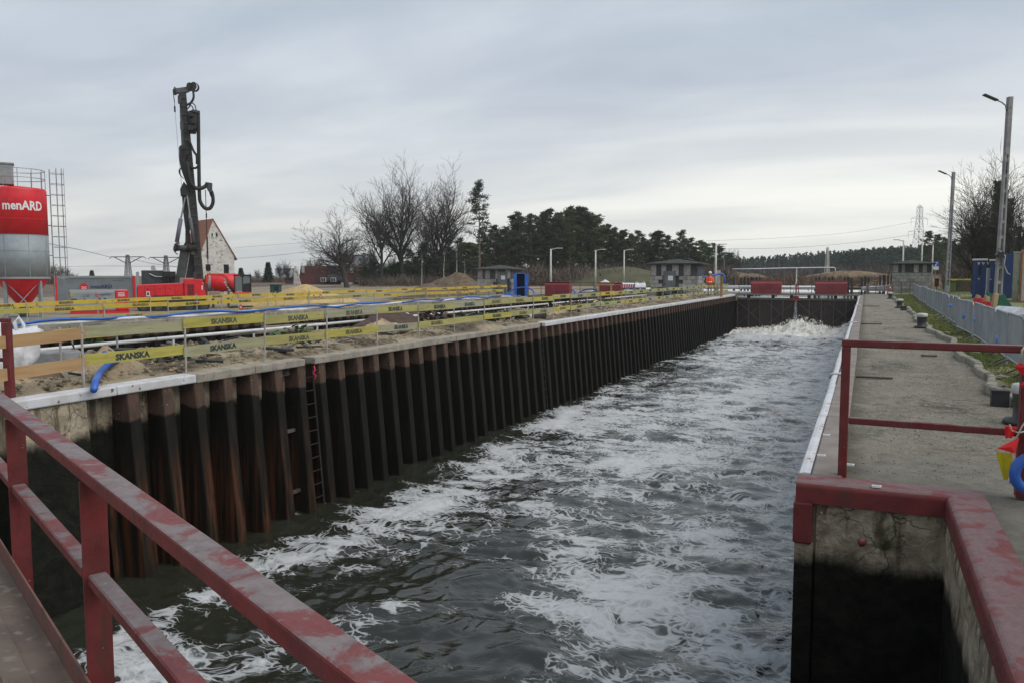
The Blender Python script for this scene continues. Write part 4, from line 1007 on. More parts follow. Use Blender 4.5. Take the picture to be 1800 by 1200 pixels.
# timber trestle
bx = on(1063, 528, 0); tr = thing('trestle', 'pale new timber trestle standing on the soil strip', 'trestle', (bx[0], bx[1], .02), R(10))
for s in (-.42, .42):
    for q in (-.15, .15): MB().beam((s, q, 0), (s, q * .5, .95), .09, .09).build('leg', m_pine, tr)
MB().b2(-.6, .6, -.06, .06, .95, 1.07).build('beam', m_pine, tr)
# leafy weeds and conifer branches dumped on the soil
m_leaf = mat('green leaves', (.045, .085, .022), (.075, .115, .035), 6, .7); m_leafd = mat('dark conifer sprays', (.028, .045, .018), (.045, .062, .026), 5, .9)
def weed(x, y, r, h, n, m, label, seed, name='weed', leaf=.11, cat='plant'):
    rs = random.Random(seed); t = thing(name, label, cat, (x, y, .06), 0, 'weeds on the soil strip'); lf = MB(); st = MB()
    for i in range(n):
        a = rs.uniform(0, 6.28); q = r * rs.random() ** .6; z = h * rs.uniform(.15, 1) * (1 - .5 * q / r); c = Vector((q * math.cos(a), q * math.sin(a), z))
        if i % 4 == 0: st.cyl((c.x * .2, c.y * .2, 0), tuple(c), .006, n=3, cap=False)
        d = Vector((math.cos(a), math.sin(a), rs.uniform(-.5, .8))).normalized(); sd_ = d.orthogonal().normalized(); sd_.rotate(Matrix.Rotation(rs.uniform(0, 6.28), 3, d)); L = leaf * rs.uniform(.6, 1.3)
        lf.raw([c, c + d * L * .5 + sd_ * L * .38, c + d * L, c + d * L * .5 - sd_ * L * .38], [(0, 1, 2, 3)])
    tag(lf.build('leaves', m, t), kind='stuff'); st.build('stems', m, t)
bx = on(517, 612, .0); weed(bx[0] - .2, bx[1] + .2, .42, .50, 120, m_leaf, 'broad leaved green plant growing by the lock edge near the ladder', 1, leaf=.15)
bx = on(820, 572, .0); weed(bx[0] + .1, bx[1] - .2, .95, .34, 620, m_leafd, 'dark green dumped conifer branches behind the fence', 2, 'brush_pile', .17, 'brush pile'); 
bx = on(868, 566, .0); weed(bx[0], bx[1] + .6, .9, .30, 480, m_leafd, 'right end of the dumped conifer branches, thinner', 3, 'brush_pile', .16, 'brush pile')
bx = on(770, 575, .0); weed(bx[0], bx[1], .55, .42, 260, m_scrub, 'heap of brown dead twigs beside the conifer branches', 4, 'brush_pile', .2, 'brush pile')
bx = on(1058, 537, .0); weed(bx[0], bx[1] + .8, .8, .4, 260, m_leaf, 'bright green tuft beyond the timber trestle', 5, 'weed', .14)
bx = on(1195, 523, .0); weed(bx[0] - .6, bx[1], 1.2, .5, 420, m_leafd, 'green brush in front of the right blockwork hut', 6, 'weed', .18)
bx = on(163, 612, .0); weed(bx[0] - .2, bx[1], .22, .34, 110, m_leafd, 'grassy tuft right behind the first fence tube', 7, 'weed', .16)
bx = on(305, 640, .0); weed(bx[0] - .2, bx[1] + .1, .34, .24, 130, m_leafd, 'low grey green weed left of the second fence tube', 8, 'weed', .10)
bx = on(985, 553, .0); weed(bx[0], bx[1], .7, .34, 240, m_scrub, 'brown dead weeds by the far white capped pipe', 9, 'weed', .16)
bx = on(1010, 545, .0); weed(bx[0], bx[1] + 1, .9, .4, 260, m_scrub, 'brown dead weeds farther along the lock edge', 10, 'weed', .18)
# red brown bank of twigs behind the near fence
bx = on(800, 556, .0); heap('earth_mound', 'low reddish brown heap under the white pipe, behind the fence', 'earth mound', -13.2, 20.6, .75, 2.0, .62, mat('red brown heap', (.095, .058, .045), (.065, .042, .034), 4, .95, 1, .06, c3=(.15, .11, .08), s3=14), .02, 31, 40, .6, .2)
# blue hose lying along the far coping, half on a white one
hz = []; rnd = random.Random(6); yy = 9.0
b1, b2_ = MB(), MB(); pts = []
while yy < 56:
    pts.append((X2F + .0 + .16 * math.sin(yy * .8) + .1 * math.sin(yy * 2.1), yy, .10 + .10 * abs(math.sin(yy * .55 + 1)) + .03 * math.sin(yy * 1.9))); yy += .5
tag(MB().tube(pts, .046, 8).build('long_hose', m_blue, None, smooth=True), 'long blue hose snaking along the coping of the second chamber', 'hose')
pts = [(X2F - .12, y, .09 + .03 * math.sin(y)) for y in np.arange(9, 56, 1.0)]
tag(MB().tube(pts, .055, 8).build('white_hose', m_wpipe, None, smooth=True), 'white pipe lying behind the long blue hose', 'pipe')
pts = [(-26.6 + .5 * math.sin(y * .5), y, -.2 + .25 * abs(math.sin(y * .45))) for y in np.arange(11, 19, .5)]
tag(MB().tube(pts, .05, 7).build('site_hose', m_blue, None, smooth=True), 'blue hose looping on the site behind the yellow fence boards', 'hose')
for k, (u, dp, s) in enumerate(((915, 60, 1.0), (1080, 62, .8), (990, 58, .9), (1035, 60, .8))):
    x_, y_, _ = at(u, dp); z0 = -.3 if x_ < -24 else .0
    pts = [(x_ + s * math.cos(a) * 1.1, y_ + .5 * s * math.sin(a), z0 + .12 + .75 * s * max(0, math.sin(a * 1.0)) * .8) for a in np.linspace(-.2, 3.3, 12)]
    tag(MB().tube(pts, .055, 7).build('hose_loop', m_blue, None, smooth=True), 'blue hose hooped up ' + ('right of the blue cabin', 'in front of the right red gate housing', 'below the left red gate housing', 'just left of the timber trestle')[k], 'hose')
# red warning triangles and a white cable cap
for k, (u, v, dp, lab) in enumerate(((424, 539, 30, 'red and white warning triangle under the middle fence, nearer one'), (552, 521, 40, 'red and white warning triangle at the foot of the yellow sand heap, left'), (564, 520, 40, 'red and white warning triangle at the foot of the yellow sand heap, right'))):
    x_, y_, _ = at(u, dp); z_ = zat(v, dp); t = thing('warning_sign', lab, 'sign', (x_, y_, z_ - .02), YAW, 'warning triangles'); t.scale = (.42, .42, .42)
    MB().prism([(-.26, 0, -.18), (.26, 0, -.18), (0, 0, .27)], (0, .02, 0)).build('frame', m_redm, t)
    MB().prism([(-.12, -.004, -.11), (.12, -.004, -.11), (0, -.004, .1)], (0, .003, 0)).build('panel', m_letterw, t)

# building debris: offcuts, bars and scraps nobody would count
def debris(name, n, area, m, seed, zf, smin, smax):
    rs = np.random.RandomState(seed); b = MB(); x0, x1, y0, y1 = area
    X = rs.uniform(x0, x1, n); Y = y0 * (y1 / y0) ** rs.rand(n); Z = zf(X, Y)
    for x, y, z in zip(X, Y, Z):
        L = rs.uniform(smin, smax); b.box((x, y, z + .03), (L, L * rs.uniform(.06, .25), rs.uniform(.015, .06)), rot=Matrix.Rotation(rs.uniform(0, 6.28), 3, 'Z') @ Matrix.Rotation(rs.normal(0, .14), 3, 'Y'))
    return tag(b.build(name, m), kind='stuff')
debris('timber_scraps', 150, (-14.1, -10.9, 7.5, 60), bpy.data.materials['grey plank 0'], 1, isl_z, .15, 1.0)
debris('steel_scraps', 70, (-14.1, -10.9, 7.5, 60), m_dark, 2, isl_z, .15, .9)
debris('timber_scraps', 150, (-34, -24.6, 12, 60), m_pine, 3, ground_z, .3, 1.8)
debris('dark_scraps', 130, (-38, -24.6, 12, 60), m_earth, 4, ground_z, .4, 1.6)
debris('plastic_scraps', 60, (-32, -24.6, 12, 58), m_wpipe, 5, ground_z, .15, .9)
# ------------------------------------------------------------------ local frame for things seen side on from the lock
class LF:
    def __init__(s, u0, depth, v0): s.u0, s.d, s.v0 = u0, depth, v0; s.k = F_ / depth * 1.0; x, y, _ = at(u0, depth, zat(v0, depth)); s.loc = (x, y, zat(v0, depth))
    def x(s, u): return (u - s.u0) / s.k
    def z(s, v): return (s.v0 - v) / s.k
    def face(s, t, u=None):
        th = math.atan(((u or s.u0) - 900) / F_); t.rotation_euler = (0, 0, YAW - th); t.scale = (math.cos(th), 1, 1); return t
    def p(s, u, v, y=0): return (s.x(u), y, s.z(v))
    def poly(s, pts, y): return [s.p(u, v, y) for u, v in pts]
SITE = -.95
def vbase(depth, z=SITE): return 600 - F_ * ((lambda k: (k * CP + SP) / (CP - k * SP))((z - EYE) / depth))
# ---- silo
D = 47.0; f = LF(43, D, vbase(D)); si = thing('silo', 'red over grey cylindrical silo on legs with caged ladder, white lettering on its side', 'silo', f.loc, YAW + R(35) * 0)
azs = math.atan2(f.loc[0], f.loc[1])        # facing the camera
si.rotation_euler = (0, 0, -azs)
RS = f.x(86); zt, zm, zb = f.z(335), f.z(415), f.z(490)
MB().lathe([(RS, zm), (RS, zt - .12), (RS * .97, zt), (.2, zt + .15)], 48).build('upper_drum', m_redm, si, smooth=False)
MB().lathe([(RS, zb), (RS, zm)], 48).build('lower_drum', m_grey, si)
for o_ in list(si.children): o_.data.polygons.foreach_set('use_smooth', [len(p.vertices) == 4 for p in o_.data.polygons])
for zs in (zm + .9, zm - .02, zm - .95): MB().lathe([(RS * 1.006, zs), (RS * 1.006, zs + .03)], 48, cap=False).build('weld_band', m_redm if zs > zm else m_grey, si)
for a in (-34, 16, 62): MB().box((RS * math.sin(R(a)), -RS * math.cos(R(a)), (zb + zm) / 2), (.03, .02, zm - zb), R(a)).build('weld_seam', m_grey, si)
MB().lathe([(RS * 1.012, zb - .02), (RS * 1.012, zb + .1)], 48, cap=False).build('rim', m_grey, si)
MB().lathe([(.22, .7), (RS * .97, zb - .02)], 32, cap=False).build('hopper', m_redm, si, smooth=True)
MB().lathe([(.24, .1), (.24, .7)], 16).build('outlet', m_dgrey, si)
lg = MB().b2(-.07, .07, -.07, .07, 0, zb + .05).mesh('leg', m_grey)
for a in (45, 135, 225, 315): inst('leg', lg, si, (RS * .86 * math.cos(R(a)), RS * .86 * math.sin(R(a)), 0), (0, 0, R(a)))
c4 = [(RS * .86 * math.cos(R(a)), RS * .86 * math.sin(R(a))) for a in (45, 135, 225, 315)]
for i in range(4):
    (xa, ya), (xb, yb_) = c4[i], c4[(i + 1) % 4]
    MB().beam((xa, ya, .15), (xb, yb_, zb - .15), .05, .05).build('brace', m_grey, si); MB().beam((xb, yb_, .15), (xa, ya, zb - .15), .05, .05).build('brace', m_grey, si)
    MB().beam((xa, ya, .1), (xb, yb_, .1), .10, .10).build('base_beam', m_grey, si)
tg_ = MB(); zr0 = zt + .12
for zr in (.45, .95): tg_.torus((0, 0, zr0 + zr), RS * .96, .022, 'z', 40, 6)
for a in range(0, 360, 30): tg_.cyl((RS * .96 * math.cos(R(a)), RS * .96 * math.sin(R(a)), zt - .05), (RS * .96 * math.cos(R(a)), RS * .96 * math.sin(R(a)), zr0 + .95), .02, n=5)
tg_.build('top_railing', m_galv, si)
ft = MB().box((-.75, -.1, zt + .75), (1.15, 1.0, 1.15)).build('filter_unit', mat('filter housing', (.30, .32, .33), (.24, .25, .26), 3, .5), si, bev=.03)
MB().box((-.75, -.1, zt + 1.37), (1.25, 1.1, .08)).build('filter_lid', m_galv, ft)
# caged ladder standing clear of the drum
lx = RS + .18; lad = MB()
for s in (-.19, .19): lad.cyl((lx, s, -.2 + 1.2), (lx + .0, s, zr0 + 1.1), .024, n=6)
z = 1.2
while z < zr0 + 1.0: lad.cyl((lx, -.19, z), (lx, .19, z), .013, n=5); z += .28
ld = lad.build('ladder', m_galv, si); cg = MB(); z = 2.4
while z < zr0 + 1.3:
    cg.torus((lx + .36, 0, z), .38, .016, 'z', 18, 5, -2.5, 2.5); z += .62
for a in (-1.6, -.8, 0, .8, 1.6): cg.cyl((lx + .36 + .38 * math.cos(a), .38 * math.sin(a), 2.4), (lx + .36 + .38 * math.cos(a), .38 * math.sin(a), zr0 + 1.2), .013, n=4)
cg.build('cage', m_galv, ld)
for z in np.linspace(2.0, zt - .3, 4): MB().cyl((RS - .02, 0, z), (lx, 0, z), .03, n=6).build('ladder_bracket', m_redm, si)
MB().tube([(.2, -RS * .5, .9), (.5, -RS * .8, .5), (-.3, -RS * .9, .4), (-.6, -RS * .7, .9)], .04, 8).build('filling_hose', m_black, si, smooth=True)
def wrap_text(s, m, parent, rad, zc, height, a_mid, a_span, name='lettering'):
    me0, d = text_mesh(s, m, .03); me = me0.copy(); bm = bmesh.new(); bm.from_mesh(me)
    bmesh.ops.triangulate(bm, faces=bm.faces[:]); bmesh.ops.subdivide_edges(bm, edges=[e for e in bm.edges if e.calc_length() > .18], cuts=2)
    for v in bm.verts:
        a = a_mid + v.co.x / d[0] * a_span; rr_ = rad + .012 + v.co.z * 2
        v.co = Vector((rr_ * math.sin(a), -rr_ * math.cos(a), zc + v.co.y / d[1] * height))
    bm.to_mesh(me); bm.free(); o = bpy.data.objects.new(name, me); link(o, parent); return o
wrap_text('menARD', m_letterw, si, RS + .005, f.z(366), f.z(357) - f.z(373), R(9), R(84))
def wrap_pt(a, z, r=RS + .014): return (r * math.sin(a), -r * math.cos(a), z)
lgm = MB(); ac, zc_ = R(-58), f.z(366); rl = .30
lgm.tube([wrap_pt(ac + rl / RS * math.cos(t), zc_ + rl * math.sin(t)) for t in np.linspace(0, 6.283, 30)], .03, 5)
for q in (.35, .62): lgm.tube([wrap_pt(ac + rl / RS * math.cos(t) * .9, zc_ + rl * (.75 - q) + rl * .55 * math.sin(t)) for t in np.linspace(3.3, 6.1, 12)], .028, 5)
lgm.build('emblem', m_letterw, si)
# ---- shipping container
D = 60.0; f = LF(169, D, vbase(D, -1.0)); cn = thing('shipping_container', 'long grey container with red corner posts and blue lettering behind the generator', 'container', f.loc, YAW)
f.face(cn); x0, x1, h = f.x(99), f.x(241), f.z(485.5)
sd_ = MB(); n = 64
prof = []
for k in range(n):
    xa = x0 + .2 + (x1 - x0 - .4) * k / n; w = (x1 - x0 - .4) / n; prof += [(xa, 0), (xa + w * .4, 0), (xa + w * .5, .045), (xa + w * .9, .045)]
vs = [(x, y, z) for z in (.16, h - .14) for x, y in prof]; m_ = len(prof)
sd_.raw(vs, [(k, k + 1, m_ + k + 1, m_ + k) for k in range(m_ - 1)]).build('side_panel', m_grey, cn)
MB().b2(x0 + .1, x1 - .1, .06, 2.4, .1, h - .05).build('body', m_grey, cn)
MB().b2(x0 + .16, x1 - .16, -.03, .09, h - .15, h).build('top_rail', m_grey, cn); MB().b2(x0 + .16, x1 - .16, -.03, .09, 0, .16).build('bottom_rail', m_grey, cn)
for xx in (x0, x1 - .2): MB().b2(xx, xx + .2, -.04, .2, 0, h + .01).build('corner_post', m_redm, cn)
bl = MB(); k = x0 + .5
while k < x1 - .4: bl.b2(k, k + .07, -.034, -.028, h - .09, h - .04); k += .32
lettering('menARD', m_letterb, cn, (f.x(180), -.035, f.z(504)), f.x(199) - f.x(161), .26, FACE_Y)
lettering('ttp 14073', m_letter, cn, (f.x(210), -.035, f.z(494)), .75, .09, FACE_Y)
em = MB(); em.lathe([(.30, -.02), (.30, .02)], 24); e_ = em.build('emblem', m_redm, cn, (f.x(149.5), -.02, f.z(505))); e_.rotation_euler = (R(90), 0, 0)
ew = MB()
for q in (.02, -.10): ew.tube([(.20 * math.cos(t), -.045, q + .09 * math.sin(t)) for t in np.linspace(3.4, 6.0, 10)], .02, 4)
ew.build('emblem_wave', m_letterw, cn, (f.x(149.5), 0, f.z(504)))
# ---- generator
D = 53.0; f = LF(178, D, vbase(D, -.95)); gn_ = thing('generator', 'low grey generator with a red end panel standing before the container', 'generator', f.loc, YAW)
f.face(gn_); MB().b2(f.x(125), f.x(204), 0, 1.3, .25, f.z(513)).build('housing', m_grey, gn_, bev=.05, seg=2)
MB().b2(f.x(204.2), f.x(228), -.01, 1.3, .25, f.z(511)).build('end_panel', m_redm, gn_, bev=.05, seg=2)
MB().b2(f.x(124), f.x(229), .05, 1.25, 0, .25).build('skid', m_redm, gn_)
MB().b2(f.x(124), f.x(226), .1, 1.2, f.z(513) + .005, f.z(511) + .03).build('roof', mat('light grey roof', (.36, .37, .38)), gn_)
lettering('menARD', m_letterb, gn_, (f.x(187), -.008, f.z(518)), .75, .15, FACE_Y); lettering('LCO', m_letter, gn_, (f.x(153), -.008, f.z(520)), .42, .16, FACE_Y)
MB().torus((f.x(172), -.01, f.z(519)), .085, .03, 'y', 16, 6).build('emblem', m_redm, gn_)
st = MB()
for q in (0, 1, 2): st.b2(f.x(209), f.x(221), -.022, -.014, f.z(515 + q * 2.6) - .05, f.z(515 + q * 2.6) - .005)
st.build('label', m_letterw, gn_)
for u, v in ((142, 529), (150, 527), (165, 530), (176, 526), (186, 526)): MB().b2(f.x(u) - .07, f.x(u) + .07, -.02, -.006, f.z(v) - .06, f.z(v) + .06).build('latch', m_black, gn_)
MB().b2(f.x(127), f.x(137), -.02, -.006, f.z(533), f.z(525)).build('grille', m_dgrey, gn_)
MB().b2(f.x(126), f.x(131), -.02, -.006, f.z(520), f.z(516)).build('warning_label', m_yellow, gn_)
# ---- dark grey mixing plant behind the rig
D = 66.0; f = LF(288, D, vbase(D, -1.0)); mp_ = thing('mixing_plant', 'dark grey steel plant hull with a chute, left of the drill mast', 'machine', f.loc, YAW)
f.face(mp_); MB().prism(f.poly([(251, 540), (251, 476), (288, 476), (300, 484), (318, 486), (318, 540)], 0), (0, 2.4, 0)).build('hull', m_dgrey, mp_)
MB().prism(f.poly([(240, 540), (242, 479), (247, 478), (249, 540)], -.4), (0, .5, 0)).build('stack', mat('pale steel', (.33, .34, .33)), mp_)
MB().prism(f.poly([(268, 475.5), (268, 468), (274, 467), (277, 475.5)], .4), (0, .5, 0)).build('hatch', mat('pale hatch', (.42, .42, .40)), mp_)
MB().tube([f.p(265, 482, -.1), f.p(276, 487, -.1), f.p(288, 487, -.1)], .05, 6).build('handrail', m_galv, mp_)
MB().b2(f.x(288), f.x(310), -.3, -.05, f.z(487), f.z(478)).build('platform', m_black, mp_)
for u in (291, 297, 303, 309): MB().cyl(f.p(u, 505, -.2), f.p(u, 478, -.2), .10, n=8).build('column', m_black, mp_)
MB().b2(f.x(243), f.x(247), -1.5, -1.2, f.z(525), f.z(505)).build('cabinet', m_blue2, mp_)
# ---- drill rig
D = 57.0; f = LF(305, D, vbase(D, -.95)); rig = thing('drill_rig', 'tall black drill mast on a red tracked carrier with hoses and pulleys', 'drill rig', f.loc, YAW)
f.face(rig); P = f.p
hb = MB().prism(f.poly([(244, 529), (244, 501.5), (325, 498), (325, 529)], 0), (0, 2.6, 0)).build('engine_housing', m_redm, rig, bev=.04)
ht = MB().prism(f.poly([(325.2, 529), (325.2, 490.5), (358, 491.5), (360, 505), (365, 527)], -.15), (0, 2.7, 0)).build('cab_housing', m_redm, rig, bev=.04)
gr = MB()
for q in range(9): gr.b2(f.x(331), f.x(343), -.172, -.152, f.z(501 + q * 2.6) - .045, f.z(501 + q * 2.6) + .012)
gr.build('grille', m_black, ht)
MB().b2(f.x(259), f.x(265), -.02, -.006, f.z(521), f.z(512.5)).build('label', m_letterw, hb); MB().b2(f.x(260.3), f.x(263.7), -.026, -.0205, f.z(519), f.z(514)).build('mark', m_letter, hb)
MB().b2(f.x(356.2), f.x(358.2), -.175, -.16, f.z(510), f.z(502.5)).build('label', m_letterw, ht)
for u in (256, 274, 292, 309): MB().b2(f.x(u) - .012, f.x(u) + .012, -.012, -.001, f.z(519), f.z(502)).build('panel_seam', m_dark, hb)
for u in (262, 283, 300): MB().b2(f.x(u) - .05, f.x(u) + .05, -.03, -.002, f.z(509), f.z(507.5)).build('latch', m_dark, hb)
sp_ = MB()
for u in range(246, 268, 4): sp_.prism(f.poly([(u, 527), (u + 2, 527), (u + 6, 520.5), (u + 4, 520.5)], -.012), (0, .01, 0))
for u in range(304, 326, 4): sp_.prism(f.poly([(u + 6, 527), (u + 4, 527), (u, 519), (u + 2, 519)], -.012), (0, .01, 0))
sp_.build('stripes', m_dark, hb)
MB().b2(f.x(270), f.x(305), -.02, -.006, f.z(526.5), f.z(519.5)).build('vent_band', m_dark, hb)
for yy in (-.2, 2.1):
    tr_ = MB(); zb_ = .0; r = .42; xs_ = (f.x(252), f.x(360))
    outl = [(xs_[0] + r * math.cos(a), r + r * math.sin(a)) for a in np.linspace(math.pi / 2, 1.5 * math.pi, 8)] + [(xs_[1] + r * math.cos(a), r + r * math.sin(a)) for a in np.linspace(-math.pi / 2, math.pi / 2, 8)]
    tr_.prism([(a, yy, b) for a, b in outl], (0, .6, 0)); tr = tr_.build('track', m_black, rig)
    for q in range(5): MB().cyl((xs_[0] + (xs_[1] - xs_[0]) * q / 4, yy - .03, r), (xs_[0] + (xs_[1] - xs_[0]) * q / 4, yy + .0, r), .3, n=14).build('wheel', m_dgrey, tr)
# inclined steel frame carrying the mast
MB().prism(f.poly([(320.5, 441), (337.5, 442), (328.5, 484), (327, 489), (309.5, 487), (312, 482)], .3), (0, .35, 0)).build('boom', m_dgrey, rig, bev=.03)
MB().prism(f.poly([(338, 444), (349, 449), (347, 465), (343, 489), (329, 489), (333, 470)], .8), (0, .5, 0)).build('boom', mat('oily frame', (.05, .055, .055), (.035, .036, .036), 4, .5), rig, bev=.03)
MB().prism(f.poly([(321, 441), (338, 443), (338, 441), (330, 426)], .45), (0, .25, 0)).build('gusset', m_dgrey, rig)
MB().cyl(P(311, 437, .2), P(338, 436.5, .2), .21, n=14).build('pivot_tube', m_dgrey, rig, smooth=True)
MB().cyl(P(310, 437, .2), P(314, 437, .2), .27, n=14).build('pivot_cap', m_black, rig); MB().cyl(P(336, 437, .2), P(349, 434, .2), .34, n=14).build('pivot_drum', m_black, rig)
cy = MB().cyl(P(315, 427, .1), P(323.5, 386, .1), .155, n=12).build('hydraulic_cylinder', mat('bluish cylinder', (.14, .14, .19)), rig, smooth=True); MB().cyl(P(323.5, 386, .1), P(333, 348, .1), .065, n=8).build('rod', m_galv, cy)
MB().cyl(P(313, 428, .1), P(318, 432, .1), .2, n=10).build('cylinder_foot', m_dgrey, rig)
cy = MB().cyl(P(345, 428, -.1), P(340, 384, -.1), .13, n=12).build('hydraulic_cylinder', mat('grey cylinder', (.10, .10, .11)), rig, smooth=True); MB().cyl(P(340, 384, -.1), P(336, 346, -.1), .06, n=8).build('rod', m_galv, cy)
MB().prism(f.poly([(327, 344), (337, 344), (338.5, 400), (340, 430), (330, 430), (331, 404), (328, 372)], .25), (0, .35, 0)).build('strut', m_dark, rig, bev=.02)
MB().prism(f.poly([(324, 334), (331, 321), (339, 331), (340, 346), (325, 346)], .1), (0, .6, 0)).build('bracket', m_dark, rig, bev=.03)
m_worn = mat('worn black steel', (.055, .052, .052), (.03, .03, .03), 6, .5)
# mast: a box beam with a darker rail and the drill string beside it
MB().prism(f.poly([(327, 168), (340.5, 168), (358.5, 497), (346, 497)], .2), (0, .55, 0)).build('mast', m_dark, rig, bev=.03)
MB().prism(f.poly([(341.2, 230), (345, 230), (361.5, 497), (359, 497)], .3), (0, .2, 0)).build('drill_string', mat('rusty drill string', (.085, .05, .048), (.05, .04, .04), 2, .5), rig)
for q in range(22):
    rb_ = MB()
    v = 176 + q * 14.5; cx_ = 333.5 + (v - 168) * (352 - 333.5) / 329
    rb_.b2(f.x(cx_ - 6.3), f.x(cx_ + 6.6), .15, .2, f.z(v) - .05, f.z(v) + .05)
    if q % 3 == 0: rb_.box(P(cx_ - 5.5, v + 5, .12), (.26, .2, .55))
    rb_.build('mast_bracket', m_worn, rig)
MB().prism(f.poly([(328, 200), (331, 200), (334, 262), (329, 262)], .0), (0, .3, 0)).build('mast_plate', m_dgrey, rig)
MB().prism(f.poly([(317, 165), (320, 158.5), (324, 161), (341, 157), (345, 149.5), (356, 150), (357, 161), (348, 163), (343, 166), (326, 169), (322, 172), (317.5, 171)], .25), (0, .4, 0)).build('mast_head', mat('grey head steel', (.11, .115, .12), (.07, .07, .075), 5, .5), rig, bev=.03)
for u, v, r in ((320, 167, .13), (347, 156, .24), (353, 156, .26)): MB().cyl(P(u, v, .12), P(u, v, .24), r, n=18).build('pulley', m_black, rig)
for k in range(4): MB().torus(P(354 + k * .8, 157 - k * .3, .1 + .12 * k), .30, .03, 'y', 18, 5, -2.2 + .2 * k, 1.9).build('head_hose', m_black, rig, smooth=True)
hp = lambda pts, r, name='hose', m=m_black, n=8: MB().tube([P(u, v, y) for u, v, y in pts], r, n).build(name, m, rig, smooth=True)
def smooth_pts(pts, n=5):
    out = []; q = [pts[0]] + pts + [pts[-1]]
    for i in range(1, len(q) - 2):
        for t in np.linspace(0, 1, n, endpoint=False):
            out.append(tuple(.5 * ((2 * q[i][k]) + (-q[i - 1][k] + q[i + 1][k]) * t + (2 * q[i - 1][k] - 5 * q[i][k] + 4 * q[i + 1][k] - q[i + 2][k]) * t * t + (-q[i - 1][k] + 3 * q[i][k] - 3 * q[i + 1][k] + q[i + 2][k]) * t ** 3) for k in range(3)))
    return out + [pts[-1]]
hp(smooth_pts([(353, 164, .2), (353, 176, .1), (348, 185, .1), (341, 189, .1)]), .085)
hp(smooth_pts([(345, 193, .1), (349, 186, .0), (355, 189, .05), (357, 198, .1)]), .04); hp(smooth_pts([(342, 196, .1), (347, 190, .0), (351, 193, .05), (352, 200, .1)]), .04)
MB().prism(f.poly([(341, 200), (351, 197), (363, 198), (363, 203), (360, 212), (356, 236), (344, 236), (345, 225), (342, 215)], .0), (0, .75, 0)).build('rotary_head', m_dark, rig, bev=.05)
MB().prism(f.poly([(350, 196.5), (363.5, 198.5), (363.5, 202.5), (350, 200.5)], -.1), (0, .5, 0)).build('head_cap', m_dgrey, rig)
for k, (u, v, s) in enumerate(((348, 207, .28), (351, 218, .34), (346, 229, .42), (353, 228, .25))): MB().box(P(u, v, -.12), (s, .25, s * .9)).build('motor', m_black, rig, bev=.03)
hp(smooth_pts([(360.5, 203, .1), (359.5, 250, .1), (358.5, 300, .1), (358, 345, .1), (360, 357, .1), (367, 366, .1), (376, 366, .1), (381.5, 357, .1), (382, 346, .1), (380, 337, .1)]), .135)
hp(smooth_pts([(343, 250, .0), (350, 268, -.05), (355, 276, .0), (355, 290, .05)]), .085); hp(smooth_pts([(344, 296, .1), (352, 297, .1), (358, 293, .1)]), .08)
hp(smooth_pts([(338, 288, -.1), (340, 310, -.15), (344, 325, -.15), (352, 332, -.1), (361, 332, -.05), (369, 328, .0), (373, 322, .0)]), .14)
hk = MB().prism(f.poly([(368, 323), (373, 321), (382, 322), (381, 333), (383, 337), (377, 339), (373, 334)], -.1), (0, .45, 0)).build('swivel_block', m_dgrey, rig, bev=.04)
for k in range(4): hp(smooth_pts([(375 + k * 1.6, 332, .1), (377 + k * 1.2, 342, .05 * k), (380.5 + k * .4, 349, .08)]), .03)
# winches and a bundle of hoses on the mast
for k, (u, v, r) in enumerate(((331, 266, .28), (335, 271, .24), (330, 279, .25))): MB().cyl(P(u, v, -.25), P(u, v, .2), r, n=14).build('winch', m_black, rig)
for k in range(7): hp(smooth_pts([(326 + k * 1.2, 262 + k % 3, -.15 - .03 * k), (325.5 + k * 1.3, 282, -.2), (328 + k * 1.3, 300 + 2 * (k % 2), -.15), (334 + k, 318 + 3 * k, -.05)]), .055)
for k in range(3): hp(smooth_pts([(329, 296, -.1), (325 - k, 303, -.15), (326 - k * .6, 311, -.15), (331, 317, -.1)]), .025)
hp([(318, 170, .3), (319.5, 185, .3)], .03, 'cable'); MB().box(P(319.6, 197, .3), (.12, .12, .4)).build('hook', m_black, rig)
hp([(319.5, 185, .3), (319.5, 192, .3)], .02, 'cable'); hp([(319.8, 200, .3), (323, 262, .3), (327, 330, .3), (328, 372, .3)], .014, 'cable', m_galv)
hp([(369, 334, .1), (369, 392, .1), (369.4, 478, .1)], .03, 'cable'); MB().box(P(369.2, 379, .1), (.1, .1, .3)).build('cable_clamp', m_black, rig); MB().box(P(369.2, 436, .1), (.12, .12, 1.6)).build('rope_weight', m_dark, rig)
hp(smooth_pts([(312, 430, .0), (309, 438, .0), (311, 444, .0), (316, 448, .1)]), .035)
MB().prism(f.poly([(360.5, 497), (364, 483), (368, 487), (367, 527), (362, 527)], .1), (0, .5, 0)).build('guide_frame', mat('dark red steel', (.13, .025, .025)), rig)
